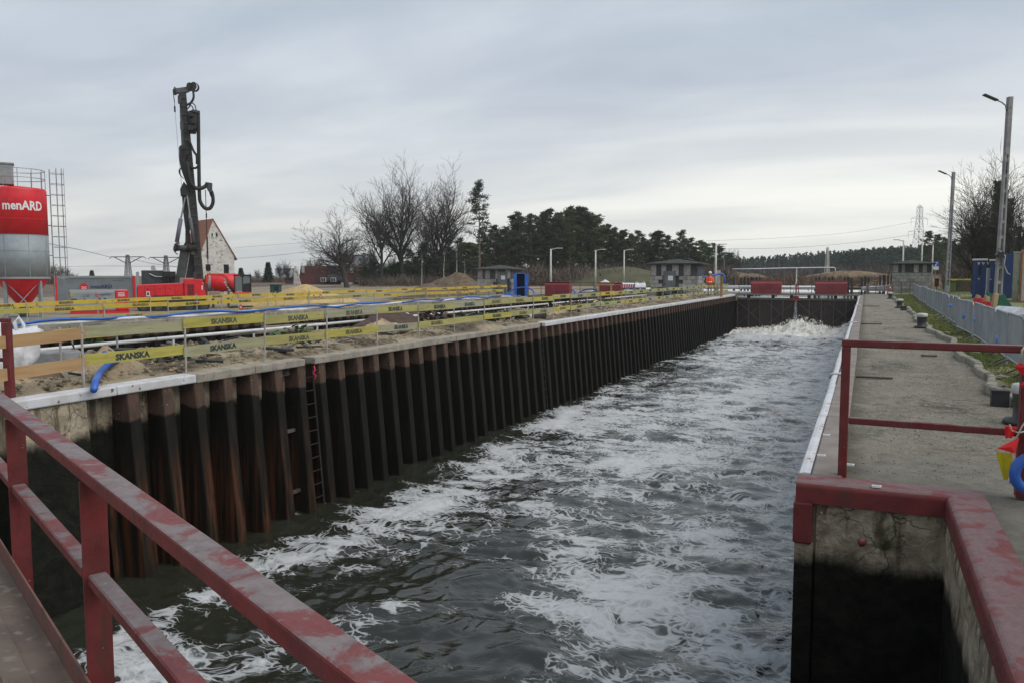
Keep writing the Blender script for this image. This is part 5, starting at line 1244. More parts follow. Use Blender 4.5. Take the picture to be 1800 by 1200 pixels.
# ---- red tank
D = 62.0; f = LF(388, D, vbase(D, -.95)); tk = thing('tank', 'red horizontal tank with grey end ring, right of the drill mast', 'tank', f.loc, YAW)
f.face(tk); zc_ = f.z(497.5); rt = f.z(481) - zc_
b = MB(); b.lathe([(.001, -.35), (rt * .6, -.28), (rt * .9, -.12), (rt, .02), (rt, 2.1), (rt * .9, 2.35), (rt * .6, 2.5), (.001, 2.58)], 28); o = b.build('shell', m_redm, tk, (f.x(368), .9, zc_), smooth=True); o.rotation_euler = (0, R(90), 0)
o = MB().lathe([(rt * 1.015, 0), (rt * 1.015, .22)], 28, cap=False).build('band', m_grey, tk, (f.x(367), .9, zc_)); o.rotation_euler = (0, R(90), 0)
for u in (375, 402): MB().prism([(f.x(u) - .1, .2, 0), (f.x(u) - .1, 1.6, 0), (f.x(u) - .1, 1.5, zc_ - rt * .6), (f.x(u) - .1, .3, zc_ - rt * .6)], (.2, 0, 0)).build('saddle', m_dgrey, tk)
MB().b2(f.x(368), f.x(388), -1.4, -.6, f.z(519), f.z(512)).build('platform', mat('dusty pallet', (.30, .27, .22)), tk)
lettering('D', m_letterw, tk, (f.x(398), -.72, f.z(515)), .24, .22, FACE_Y)
# ---- mini excavator
D = 50.0; f = LF(425, D, vbase(D, -.8)); ex = thing('excavator', 'red mini excavator with black cab and raised boom beside the drill rig', 'excavator', f.loc, YAW)
f.face(ex); m_cglass = mat('cab glass', (.16, .18, .19), rough=.12); m_exr = mat('excavator red orange', (.62, .045, .015), (.55, .04, .015), 3, .4)
for yy in (-.05, 1.15):
    b = MB(); r = .24; a0, a1 = f.x(408), f.x(443)
    b.prism([(a0 + r * math.cos(a), yy, r + r * math.sin(a)) for a in np.linspace(1.57, 4.71, 8)] + [(a1 + r * math.cos(a), yy, r + r * math.sin(a)) for a in np.linspace(-1.57, 1.57, 8)], (0, .38, 0)); o = b.build('track', m_black, ex)
    for q in range(4): MB().cyl((a0 + (a1 - a0) * q / 3, yy - .02, r), (a0 + (a1 - a0) * q / 3, yy, r), .17, n=12).build('wheel', m_dgrey, o)
MB().prism(f.poly([(411, 523), (411, 515), (424, 514), (442, 514), (444, 522)], .0), (0, 1.5, 0)).build('deck', m_exr, ex, bev=.04)
cz0, cz1 = f.z(515), f.z(485.5); ca, cb_ = f.x(412), f.x(444)
cabn = MB()
for u in (413, 427, 441.5):
    for yy in (.05, 1.3): cabn.b2(f.x(u), f.x(u + 1.8), yy, yy + .07, cz0, cz1)
cabn.b2(ca, cb_, .02, 1.4, cz1 - .02, cz1 + .08)
co_ = cabn.build('cab', m_black, ex, bev=.015)
for u0, u1 in ((415, 427), (429, 441)): MB().b2(f.x(u0), f.x(u1), .07, .085, cz0 + .1, cz1 - .05).build('window', m_cglass, co_)
MB().b2(f.x(413.4), f.x(414), .1, 1.3, cz0 + .1, cz1 - .05).build('windscreen', m_glass, co_)
MB().prism(f.poly([(430, 514), (430, 503), (441, 500), (443.5, 514)], .1), (0, 1.3, 0)).build('engine_cover', m_exr, ex, bev=.05)
MB().prism(f.poly([(428, 514), (428, 500), (440, 498), (443.2, 503), (443.2, 514)], .06), (0, .04, 0)).build('side_cover', m_black, ex)
MB().prism(f.poly([(414, 512), (410, 516), (397, 492), (393, 486), (366, 484), (366, 481), (395, 481.5), (401, 486)], .5), (0, .28, 0)).build('boom', m_exr, ex, bev=.02)
cy = MB().cyl(P(0, 0) if False else f.p(413, 516, .42), f.p(401, 499, .42), .06, n=8).build('hydraulic_cylinder', m_black, ex); MB().cyl(f.p(401, 499, .42), f.p(395, 489, .42), .03, n=6).build('rod', m_galv, cy)
wt = MB()
for q in range(4): wt.box(f.p(397 + q * 2.6, 497 + q * 4.4, .495), (.10, .01, .13), rot=Matrix.Rotation(R(-58), 3, 'Y'))
wt.build('lettering', m_letterw, ex)
MB().prism(f.poly([(368, 482.5), (364, 484), (364, 498), (367, 500), (369, 489)], .5), (0, .25, 0)).build('arm', m_exr, ex)
# ---- skip and small machine far left of the trees
x_, y_, _ = at(483, 90); t = thing('skip', 'small green machine far behind the sand heap', 'machine', (x_, y_, -1.0), YAW); t.scale = (.6, .6, .8)
MB().b2(-.9, .9, 0, 1.4, .3, 1.9).build('body', mat('dark green paint', (.02, .07, .055)), t, bev=.05); MB().b2(-.1, .7, -.02, 0, 1.1, 1.7).build('window', m_glass, t); MB().b2(-1.05, 1.05, -.1, 1.5, 1.9, 2.0).build('roof', m_dgrey, t); MB().b2(-1, 1, .1, 1.3, -.1, .3).build('base', m_black, t)

# ------------------------------------------------------------------ houses far behind
D = 160.0; f = LF(386, D, vbase(D, 0)); ho = thing('house', 'tall white gabled house with flaking plaster and orange tiled roof', 'house', f.loc, YAW + R(42)); ho.scale = (1.04, 1, 1)
ax, aw0, aw1 = f.x(378), f.x(357), f.x(412.5); ez = f.z(452); az = f.z(389); dpt = 9
MB().prism([(aw0, 0, 0), (aw1, 0, 0), (aw1, 0, ez), (ax, 0, az), (aw0, 0, f.z(444))], (0, dpt, 0)).build('wall', m_wplaster, ho)
rfm = MB(); 
rfm.prism([(ax, -.15, az + .05), (ax, -.15, az + .3), (f.x(417.5), -.15, f.z(456)), (f.x(416.5), -.15, f.z(458))], (0, dpt + .3, 0))
rfm.prism([(ax, -.15, az + .3), (ax, -.15, az + .05), (f.x(354), -.15, f.z(448)), (f.x(353), -.15, f.z(445))], (0, dpt + .3, 0)); rfm.build('roof', m_tile, ho)
for u0, u1, v0, v1 in ((374.8, 377, 411.5, 417.5), (382, 385, 411.5, 417.5), (363.5, 371.5, 465.5, 477), (394, 402.5, 465.5, 485)):
    w_ = MB().b2(f.x(u0), f.x(u1), -.05, .3, f.z(v1), f.z(v0)).build('window', m_glass, ho)
    MB().b2(f.x(u0) - .08, f.x(u1) + .08, -.12, .0, f.z(v1) - .14, f.z(v1) - .02).build('sill', m_wplaster, w_)
D = 142.0; f = LF(573, D, vbase(D, -.2)); ho = thing('house', 'long house with a steep dark red roof, white dormers and a white gable', 'house', f.loc, YAW + R(0))
MB().prism(f.poly([(519, 520), (528, 468), (626, 468), (634, 520)], .6), (0, 9, 0)).build('roof', m_tiled, ho)
MB().b2(f.x(527), f.x(628), .0, 8, 0, f.z(503)).build('wall', m_wplaster, ho)
MB().prism(f.poly([(516, 506), (518.5, 468), (521, 468), (530, 506)], -.1), (0, .5, 0)).build('gable', m_wplaster, ho)
for u0, u1 in ((602, 621),): MB().b2(f.x(u0), f.x(u1), -1.2, .5, 0, f.z(497)).build('porch', m_wplaster, ho)
MB().prism(f.poly([(575, 494), (579, 470), (588, 467), (594, 470), (601, 494)], -.2), (0, 4, 0)).build('slate_gable', mat('grey slate', (.085, .09, .10), (.06, .062, .068), 2, .8), ho)
for u0 in (565, 582.5, 627):
    w_ = MB().b2(f.x(u0), f.x(u0 + 9), -.55, .6, f.z(496), f.z(488.5)).build('window', mat('white window frame', (.55, .54, .5)), ho)
    for q in (.13, .57): MB().b2(f.x(u0 + 9 * q), f.x(u0 + 9 * (q + .30)), -.6, -.54, f.z(495), f.z(489.5)).build('pane', m_glass, w_)
for u in (530, 615.5): MB().b2(f.x(u), f.x(u + 4.5), .3, 1.3, f.z(480), f.z(468.5)).build('chimney', mat('white chimney', (.42, .40, .37)), ho)
D = 150.0; f = LF(509, D, vbase(D, -.2)); ho = thing('house', 'small brick outbuilding at the left end of the red roofed house', 'house', f.loc, YAW)
MB().b2(f.x(501), f.x(515), 0, 4, 0, f.z(490)).build('wall', m_tiled, ho); MB().b2(f.x(500), f.x(516), -.2, 4.2, f.z(490), f.z(488.5)).build('roof', m_roof, ho); MB().b2(f.x(504), f.x(509), -.05, .05, 1, 2.2).build('window', m_glass, ho)
D = 200.0; f = LF(470, D, vbase(D, 0)); ho = thing('house', 'small white cottage far off beside the dark spruce', 'house', f.loc, YAW)
MB().b2(f.x(466), f.x(478), 0, 6, 0, f.z(497)).build('wall', m_wplaster, ho); MB().prism(f.poly([(464, 498), (464, 494), (471, 493), (480, 499)], -.3), (0, 7, 0)).build('roof', m_roof, ho); MB().b2(f.x(469), f.x(473), -.05, .05, f.z(503), f.z(499)).build('window', m_glass, ho)
def block_of_flats(u0, u1, vt, D, label, dark):
    f = LF((u0 + u1) / 2, D, vbase(D, 0)); t = thing('apartment_block', label, 'building', f.loc, YAW); W_ = f.x(u1) - f.x(u0); H = f.z(vt)
    MB().b2(-W_ / 2, W_ / 2, 0, 14, 0, H).build('wall', mat('pale concrete panels', (.40, .42, .42) if not dark else (.34, .36, .37), (.34, .35, .36), .1, .9), t)
    n = int(H / 2.9); c = max(3, int(W_ / 3.2)); wm = MB().b2(-.8, .8, -.12, .1, -.65, .65).mesh('window', m_glass)
    for j in range(1, n):
        for i in range(c): inst('window', wm, t, (-W_ / 2 + (i + .5) * W_ / c, 0, j * 2.9 + 1.4))
    MB().b2(-W_ / 2 - .2, W_ / 2 + .2, -.2, 14.2, H, H + .5).build('roof', m_roof, t)
    if dark: MB().b2(W_ * .22, W_ * .32, -.4, .2, 0, H + 1.5).build('stair_tower', m_dgrey, t)
block_of_flats(484, 511, 474, 480, 'pale apartment block far off between the bare trees, left', False)
block_of_flats(603, 651, 450, 440, 'large pale apartment block far behind the red roofed house', True)

# ------------------------------------------------------------------ blockwork huts by the gates
blk = [MB().b2(0, .595, 0, .12, 0, .268).mesh('block', m) for m in m_stone]
def hut(x, y, w, d, h, label, rz=0, doorx=None, seed=0, sideblocks=True):
    rnd = random.Random(seed); t = thing('control_hut', label, 'hut', (x, y, 0), rz, 'blockwork lock huts')
    MB().b2(.05, w - .05, .1, d, -.3, h).build('core', m_mortar, t)
    nr = int((h - .55) / .285)
    for r in range(nr):
        z = -.12 + r * .285; xx = -.0 - (.3 if r % 2 else 0)
        while xx < w:
            a, b = max(xx, 0), min(xx + .6, w)
            if b - a > .1 and not (doorx is not None and a < doorx + .95 and b > doorx - .05 and z < 2.0):
                inst('block', blk[rnd.randrange(3)], t, (a, rnd.uniform(-.02, .015), z), None, ((b - a - .012) / .595, 1, 1))
            xx += .61
        yy = 0.13 + (.3 if r % 2 else 0)
        if sideblocks:
            while yy < d - .3: inst('block', blk[rnd.randrange(3)], t, (w + rnd.uniform(-.01, .015), yy, z), (0, 0, R(90))); yy += .61
    zb_ = -.12 + nr * .285
    MB().b2(.02, w - .02, .02, d, zb_, h - .02).build('window_band', mat('dark boarded band', (.06, .062, .064), (.04, .04, .042), 2, .6), t)
    k = 0; xx = .05
    while xx < w - .2:
        MB().b2(xx, xx + rnd.uniform(.22, .5), -.005, .03, zb_ + .02, h - .04).build('pier', m_stone[rnd.randrange(3)], t); xx += rnd.uniform(.7, 1.0); k += 1
    e = .32; rf = MB(); ap = (w / 2, d / 2, h + .42)
    cs = [(-e, -e, h - .03), (w + e, -e, h - .03), (w + e, d + e, h - .03), (-e, d + e, h - .03)]
    up = [(x_, y_, z_ + .10) for x_, y_, z_ in cs]
    rf.raw([*cs, *up, ap], [(3, 2, 1, 0), (0, 1, 5, 4), (1, 2, 6, 5), (2, 3, 7, 6), (3, 0, 4, 7), (4, 5, 8), (5, 6, 8), (6, 7, 8), (7, 4, 8)]); rf.build('roof', m_roof, t)
    if doorx is not None:
        dr = MB().b2(doorx, doorx + .9, -.03, .05, -.1, 1.95).build('door', mat('grey steel door', (.17, .175, .17), (.12, .125, .12), 3, .6), t)
        MB().b2(doorx + .35, doorx + .72, -.045, -.031, 1.25, 1.6).build('notice', m_letterw, dr); MB().b2(doorx + .05, doorx + .12, -.07, -.031, .95, 1.05).build('handle', m_black, dr)
    return t
x_, y_, _ = at(1143, 60); hut(x_, y_, 3.5, 2.6, 2.45, 'grey blockwork hut with a grey door beside the far gate, left bank', 0, .98, 1)
x_, y_, _ = at(1567, 74); hut(x_, y_, 3.25, 2.4, 2.65, 'grey blockwork hut without door on the right bank by the far gate', 0, None, 2)
x_, y_, _ = at(839, 72); hut(x_, y_, 3.1, 3.4, 2.15, 'small grey blockwork hut next to the blue cabin across the site', R(5), 1.95, 3)
# blue cabin with its door open
D = 70; f = LF(913, D, vbase(D, -.3)); t = thing('toilet_cabin', 'bright blue portable cabin standing open beside the small hut', 'cabin', f.loc, YAW)
m_bcab = mat('bright blue sheet', (.035, .14, .52), (.03, .11, .44), 2, .5)
w_ = f.x(921); h_ = f.z(482)
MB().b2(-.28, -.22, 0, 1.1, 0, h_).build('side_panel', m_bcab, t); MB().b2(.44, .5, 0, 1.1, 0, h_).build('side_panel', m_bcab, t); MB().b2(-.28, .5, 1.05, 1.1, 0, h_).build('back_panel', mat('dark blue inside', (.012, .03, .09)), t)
MB().b2(-.3, .52, -.03, 1.13, h_, h_ + .08).build('roof', m_bcab, t)
MB().raw([(-.28, 0, .05), (-.52, -.45, .05), (-.52, -.45, h_ - .03), (-.28, 0, h_ - .03), (-.24, .0, .05), (-.48, -.48, .05), (-.48, -.48, h_ - .03), (-.24, 0, h_ - .03)], [(0, 1, 2, 3), (7, 6, 5, 4), (1, 5, 6, 2), (3, 2, 6, 7)]).build('door', m_bcab, t)
MB().b2(.5, .8, -.35, .3, 0, h_ - .05).build('outer_panel', m_bcab, t)

# ------------------------------------------------------------------ the far gate and its machinery
m_gdark = mat('dark gate steel', (.035, .026, .023), (.055, .032, .026), 1.5, .6, .3, .02, c3=(.09, .03, .022), s3=2.5, lo3=.6, hi3=.72)
m_grib = mat('gate ribs', (.10, .09, .08), (.07, .06, .05), 2, .6)
m_deck = mat('grey walkway planks', (.19, .175, .15), (.14, .13, .115), 4, .9)
def gate_leaf(x0, x1, label, box_x):
    t = thing('lock_gate', label, 'lock gate', (x0, YG, 0), 0); w = x1 - x0
    MB().b2(0, w, .05, .25, -4.2, -.42).build('skin_plate', m_gdark, t)
    MB().b2(0, w, -.12, .3, -.42, -.26).build('top_beam', m_deck, t, bev=.01)
    for q in np.linspace(0.06, w - .06, 6): MB().b2(q - .04, q + .04, -.08, .05, -4, -.425).build('rib', m_grib, t)
    for k in range(2):
        a, b = w * k / 2, w * (k + 1) / 2
        for s in ((a + .1, -2.55, b - .1, -.6), (a + .1, -.6, b - .1, -2.55)):
            MB().beam((s[0], -.09, s[1]), (s[2], -.09, s[3]), .06, .09, up=(0, 1, 0)).build('diagonal_brace', m_grib, t)
    for q in (w * .2, w * .62, w * .93): MB().b2(q - .12, q + .12, 0, .3, -.26, -.02).build('bracket', m_dark, t)
    MB().b2(0, w, -.45, .75, -.02, .10).build('walkway', m_deck, t)
    # machine housing: a ridged red steel chest
    bw = 2.42; bz = .10
    bx_ = MB().prism([(box_x, -.3, bz), (box_x, .5, bz), (box_x, .5, 1.0), (box_x, .38, 1.16), (box_x, -.12, 1.16), (box_x, -.3, .95)], (bw, 0, 0)).build('machine_housing', m_gbox, t, bev=.015)
    MB().b2(box_x + bw / 2 - .02, box_x + bw / 2 + .02, -.325, -.302, bz, .95).build('seam', m_gbox, bx_); MB().b2(box_x, box_x + bw, -.325, -.302, .56, .60).build('seam', m_gbox, bx_)
    MB().b2(box_x - .04, box_x + bw + .04, -.16, .42, 1.161, 1.19).build('lid', m_gbox, bx_)
    rl = MB().cyl((0, 0, 0), (0, 0, 1.05), .022, n=6).mesh('rail_post', m_rr); 
    for q in np.arange(.06, w, 1.05): inst('rail_post', rl, t, (q, .68, .10))
    for z_ in (.62, 1.12): MB().cyl((0, .68, z_), (w, .68, z_), .02, n=6).build('rail', m_rr, t)
    return t
m_rr = mat('rusty thin rail', (.13, .05, .04), (.09, .05, .045), 3, .7)
xm = (XL + XR) / 2 + .05
xl = on(1317, 514, .1)[0]
gl_ = gate_leaf(XL + .15, xm - .04, 'far lock gate leaf beside the steel wall, red machine housing on top', 1.0 + .15)
gate_leaf(xm + .04, XR + .05, 'far lock gate leaf beside the asphalt walkway, red machine housing on top', 1.42)
# where the leaves meet: a red bracket, the signal mast and leaking water
t = thing('signal_mast', 'slender red and white mast standing where the far gate leaves meet', 'mast', (xm, YG - .2, .1), 0)
mm_ = MB().cyl((0, 0, 0), (0, 0, .85), .06, n=8).build('foot', m_gbox, t)
for k in range(7): MB().cyl((.0, 0, .85 + k * .18), (.0, 0, 1.03 + k * .18), .05 - .003 * k, n=8).build('section', m_letterw if k % 2 else m_orange if False else (m_wpipe if k % 2 == 0 else m_gbox), t)
MB().cyl((-.25, .05, 0), (-.04, .0, .95), .03, n=6).build('brace', m_wpipe, t); MB().cyl((.25, .05, 0), (.04, .0, .95), .03, n=6).build('brace', m_gbox, t)
MB().prism([(xm - .42, YG - .3, -.46), (xm + .42, YG - .3, -.46), (xm + .16, YG - .3, -.08), (xm - .16, YG - .3, -.08)], (0, .12, 0)).build('mitre_bracket', m_gbox)
tag(bpy.data.objects['mitre_bracket'], 'red triangular bracket at the joint of the far gate leaves', 'bracket')
# white pipes floating across the canal behind the gate
for k, (z, yv, r) in enumerate(((.55, YG + 4, .17), (.12, YG + 2.6, .14), (-.34, YG + 1.6, .12))):
    tag(MB().cyl((XL - (3.5, 2.6, 0)[k], yv, z), (-2.6 - .1 * k if k < 2 else -4.2, yv, z), r, n=12).build('white_pipe', m_wpipe, None, smooth=True), ('upper white pipe across the canal behind the far gate', 'middle white pipe across the canal behind the far gate', 'lowest white pipe seen through the gap of the far gate')[k], 'pipe', 'white pipes behind the far gate')
for x_ in (XL - 2, XL + 3, -4): MB().cyl((x_, YG + 3.3, -1), (x_, YG + 3.3, .45), .06, n=6).build('pipe_support', m_dark, None); 
for o_ in [o for o in bpy.data.objects if o.name.startswith('pipe_support')]: tag(o_, 'dark stake holding the white pipes behind the far gate', 'stake', 'stakes under the white pipes')
# rusty bridge railing right of the gate, dolphins of dark piles, the white boom
t = thing('bridge_railing', 'rusty thin railing running from the right red housing to the right bank', 'railing', (XR - 1.9, YG + 1.2, .1), 0)
for q in np.arange(0, 6.2, .62): MB().cyl((q, 0, 0), (q, 0, 1.0), .025, n=6).build('post', m_rr, t)
for z_ in (.35, .68, 1.0): MB().cyl((0, 0, z_), (6.2, 0, z_), .022, n=6).build('rail', m_rr, t)
for k, (u, n) in enumerate(((1293, 1), (1306, 2), (1318, 2), (1327, 3), (1437, 2), (1460, 2), (1488, 3), (1518, 3), (1550, 2), (1558, 2), (1564, 2))):
    x_, y_, _ = at(u, 92); 
    t = thing('mooring_dolphin', 'cluster of dark timber piles ' + ('left of the left red housing on the far gate' if u < 1330 else 'rising behind the right red housing and bridge railing' if u < 1540 else 'close beside the right blockwork hut'), 'mooring piles', (x_, y_, -1), 0, 'pile clusters behind the far gate')
    for q in range(n): MB().cyl((q * .36 - .2, .2 * (q % 2), 0), (q * .36 - .2, .2 * (q % 2), 2.35 + .1 * (q % 2) + (.25 if u > 1540 else 0)), .12, n=8).build('pile', m_dark, t)
D = 100; f = LF(1377, D, vbase(D, 0)); t = thing('pipe_bridge', 'long white pipe raised on thin posts across the canal', 'pipe', f.loc, YAW)
MB().tube([f.p(1287, 473.6), f.p(1330, 473.3), f.p(1378, 472), f.p(1440, 471), f.p(1464, 471), f.p(1467, 472.5), f.p(1467.5, 482)], .07, 8).build('pipe', m_wpipe, t, smooth=True)
for u in np.arange(1292, 1466, 21.5): MB().cyl(f.p(u, 512), f.p(u, 473), .04, n=5).build('post', mat('thin grey post', (.16, .14, .13)), t)
# white boat and buoy parts moored past the right bank
x_, y_, _ = at(1545, 76); b = MB(); L = 3.1
secs = [(-L / 2, .03, .0), (-L / 2 + .6, .16, -.05), (0, .26, -.1), (L / 2 - .2, .28, -.1), (L / 2, .22, -.06)]
for i, (x, w, z) in enumerate(secs): b.v += [(x, -w, .30 + .06 * i), (x, 0, z + .02 * i), (x, w, .30 + .06 * i), (x, 0, .36 + .08 * i)]
for i in range(len(secs) - 1):
    for k in range(4): b.f.append((i * 4 + k, i * 4 + (k + 1) % 4, i * 4 + 4 + (k + 1) % 4, i * 4 + 4 + k))
b.f += [(3, 2, 1, 0), (16, 17, 18, 19)]
tag(b.build('barrier_float', m_wpipe, None, (x_, y_, .15), YAW * .3), 'long white pointed float lying at the end of the walkway', 'float')
x_, y_, _ = at(1525, 73); tag(MB().b2(-.16, .16, -.12, .12, 0, .85).build('gauge_post', m_cope, None, (x_, y_, 0), bev=.02), 'pale concrete post beside the white float', 'post')
x_, y_, _ = at(1564, 73); t = thing('traffic_cone', 'small orange and white cone against the corner of the right hut', 'traffic cone', (x_, y_, 0.3)); t.scale = (.6, .6, .7); MB().lathe([(.17, .04), (.03, .75)], 14).build('body', m_orange, t); MB().lathe([(.13, .25), (.10, .42)], 14, cap=False).build('band', m_letterw, t).scale = (1.03, 1.03, 1); MB().b2(-.22, .22, -.22, .22, 0, .05).build('base', m_orange, t)
# the second chamber's gate: two red housings on a railed walkway
t = thing('lock_gate', 'gate of the second lock with a railed walkway, at the left hut', 'lock gate', (X2F, Y2G + .2, 0), 0)
MB().b2(0, 9.5, -.4, .6, -.1, .08).build('walkway', m_deck, t); MB().b2(0, 9.5, 0, .3, -3.4, -.11).build('leaf', m_gdark, t)
for q in np.arange(.1, 9.5, 1.05): MB().cyl((q, -.36, .08), (q, -.36, 1.1), .022, n=6).build('rail_post', m_rr, t)
for z_ in (.6, 1.1): MB().cyl((0, -.36, z_), (9.5, -.36, z_), .02, n=6).build('rail', m_rr, t)
def chest(u0, u1, D, zt, label):
    f = LF((u0 + u1) / 2, D, vbase(D, .08)); t = thing('machine_housing', label, 'machine housing', f.loc, YAW * .3, 'red machine housings of the second gate'); a, b = f.x(u0), f.x(u1)
    bx_ = MB().prism([(a, 0, 0), (a, .9, 0), (a, .9, zt - .1), (a, .7, zt), (a, .2, zt), (a, 0, zt - .15)], (b - a, 0, 0)).build('chest', m_gbox, t, bev=.015)
    MB().b2(a - .03, b + .03, .1, .8, zt + .001, zt + .03).build('lid', m_gbox, t); MB().b2((a + b) / 2 - .02, (a + b) / 2 + .02, -.02, -.002, 0, zt - .15).build('seam', m_gbox, t)
chest(957, 1001, 56, 1.06, 'red ridged machine housing on the second gate, the left one'); chest(1050, 1091, 58, 1.0, 'red ridged machine housing on the second gate, the right one')
# white wrapped material stacked behind, and a red white barrier board
x_, y_, _ = at(1092, 75); t = thing('wrapped_stack', 'long low stack wrapped in white sheeting behind the right red housing', 'wrapped stack', (x_, y_, .2), YAW)
X, Y = np.meshgrid(np.linspace(-2, 2.2, 60), np.linspace(-.8, .8, 14), indexing='ij'); Z = .75 * np.clip(1 - np.abs(Y / .8) ** 4, 0, 1) + .10 * fbm(X * 3, Y * 3, 3, 4) + .25 * np.exp(-((X + 1.5) / .3) ** 2)
np_mesh('sheeting', np.stack([X, Y, Z], -1).reshape(-1, 3), grid_faces(60, 14), m_bag, t, smooth=True); MB().b2(-2, 2.2, -.75, .75, -.3, .3).build('stack', m_dgrey, t)
D = 64; f = LF(1102, D, vbase(D, .1)); t = thing('barrier_board', 'red and white striped barrier board right of the red housing', 'barrier', f.loc, YAW)
MB().b2(f.x(1091), f.x(1116), 0, .04, f.z(505.5), f.z(500)).build('board', m_letterw, t)
for k in range(6): u = 1092.5 + k * 4; MB().prism(f.poly([(u, 505.5), (u + 2, 505.5), (u + 3, 500), (u + 1, 500)], -.006), (0, .004, 0)).build('stripe', m_redm, t)
for u in (1093, 1114): MB().b2(f.x(u) - .03, f.x(u) + .03, .045, .1, 0, f.z(500)).build('leg', m_galv, t)
# person in an orange jacket and white helmet by the far gate
x_, y_, _ = at(1247, 59.5); zp = .08
def person():
    t = thing('person', 'person in an orange jacket and white helmet standing by the left hut', 'person', (x_, y_, zp), R(25))
    J = [(0, 0, .95), (0, 0, 1.15), (0, 0, 1.38), (0, 0, 1.52), (0, -.01, 1.66), (-.09, 0, .90), (-.10, .01, .50), (-.10, .03, .08), (-.10, -.12, .04), (.09, 0, .90), (.11, -.02, .50), (.12, .02, .08), (.12, -.13, .04),
         (-.19, 0, 1.42), (-.25, .02, 1.14), (-.20, -.16, .98), (.19, 0, 1.42), (.26, .02, 1.14), (.21, -.17, .99)]
    E = [(0, 1), (1, 2), (2, 3), (3, 4), (0, 5), (5, 6), (6, 7), (7, 8), (0, 9), (9, 10), (10, 11), (11, 12), (2, 13), (13, 14), (14, 15), (2, 16), (16, 17), (17, 18)]
    rad = [.15, .145, .165, .06, .10, .095, .065, .05, .04, .095, .065, .05, .04, .07, .05, .035, .07, .05, .035]
    me = bpy.data.meshes.new('body'); me.from_pydata(J, E, []); me.materials.append(mat('dark work trousers', (.025, .028, .035))); o = bpy.data.objects.new('body', me); link(o, t)
    o.modifiers.new('skin', 'SKIN'); o.modifiers.new('sub', 'SUBSURF').levels = 1
    for v, r in zip(me.skin_vertices[0].data, rad): v.radius = (r, r * .8)
    me.skin_vertices[0].data[0].use_root = True
    b = MB(); b.lathe([(.20, .86), (.205, 1.0), (.195, 1.2), (.215, 1.38), (.15, 1.47), (.07, 1.52)], 18); j = b.build('jacket', m_orange, t, smooth=True)
    for k in (15, 18):
        s = J[13 if k == 15 else 16]; m_ = J[14 if k == 15 else 17]; MB().tube([s, m_, J[k]], [.085, .072, .055], 10).build('sleeve', m_orange, j, smooth=True)
    for v in j.data.vertices: v.co.y *= .72
    MB().lathe([(.208, 1.04), (.204, 1.10)], 18, cap=False).build('reflective_band', m_letterw, j).scale = (1.01, .74, 1)
    h = MB(); h.lathe([(.06, 1.53), (.085, 1.58), (.10, 1.66), (.095, 1.74)], 16, (0, -.01, 0)); h.build('face', mat('skin', (.42, .24, .17), rough=.6), t, smooth=True); nz_ = MB().box((0, -.11, 1.645), (.025, .03, .04)); nz_.build('nose', bpy.data.materials['skin'], t)
    MB().lathe([(.145, 1.70), (.125, 1.715), (.125, 1.76), (.10, 1.82), (.05, 1.85), (.001, 1.86)], 18, (0, -.01, 0)).build('helmet', m_letterw, t, smooth=True)
person()
# blue hose from the hut to a timber post by the gate
x_, y_, _ = at(1268, 61); tag(MB().b2(-.09, .09, -.09, .09, 0, zat(480, 61)).build('timber_post', m_pine, None, (x_, y_, 0)), 'pale timber post with a blue hose bent over it by the far gate', 'post')
pts = [(*at(u, dd)[:2], zat(v, dd)) for u, v, dd in ((1205, 477, 59.6), (1215, 482, 59.8), (1228, 486, 60.2), (1242, 487, 60.5), (1255, 484, 60.7), (1266, 482, 60.8), (1272, 486, 60.7), (1273, 497, 60.7))]
tag(MB().tube(smooth_pts(pts), .075, 8).build('drain_hose', m_blue, None, smooth=True), 'blue hose slung from the left hut to the timber post', 'hose')
D = 64; f = LF(1262, D, vbase(D, 0)); t = thing('switch_cabinet', 'grey switch cabinet on a post by the left hut', 'cabinet', f.loc, YAW); MB().b2(f.x(1257), f.x(1266), 0, .35, f.z(500), f.z(476)).build('box', m_stone[2], t); MB().b2(-.08, .08, .1, .25, 0, f.z(500)).build('post', m_galv, t)

# ------------------------------------------------------------------ lamp posts
m_lampw = mat('white lamp post', (.60, .58, .52), (.50, .48, .43), 2, .6)
def white_lamp(u, D, vt, label, arm=.9, side=1, head=m_lampw):
    x_, y_, _ = at(u, D); z0 = G(x_, y_) if (x_ > 1.9 or x_ < -24) else .0; h = zat(vt, D) - z0
    t = thing('street_lamp', label, 'street lamp', (x_, y_, z0), YAW, 'white street lamps')
    MB().tube([(0, 0, 0), (0, 0, h)], [.11, .07], 10).build('pole', m_lampw, t, smooth=True)
    MB().tube([(0, 0, h - .06), (side * arm * .6, 0, h + .05)], .04, 6).build('arm', m_lampw, t)
    MB().box((side * arm * .85, 0, h + .06), (.62, .22, .07)).build('lamp_head', head, t, bev=.02)
white_lamp(968, 72, 438, 'white street lamp behind the left red machine housing', .9)
white_lamp(1046.5, 84, 440, 'white street lamp left of the wrapped white stack')
white_lamp(1096.5, 92, 440, 'white street lamp rising from the wrapped white stack')
white_lamp(1257, 63, 431, 'white street lamp beside the person in orange', .6)
white_lamp(1585, 84, 423, 'white street lamp left above the right hut', .9, -1, m_galv)
white_lamp(1618, 96, 421, 'white street lamp right above the right hut', .6, -1)
white_lamp(1637, 104, 431, 'smallest white street lamp beside the blue sign', .5, -1)
m_cpole = mat('old concrete pole', (.30, .29, .29), (.22, .21, .215), 2, .9, .3, .02, c3=(.12, .11, .10), s3=6, lo3=.6, hi3=.7)
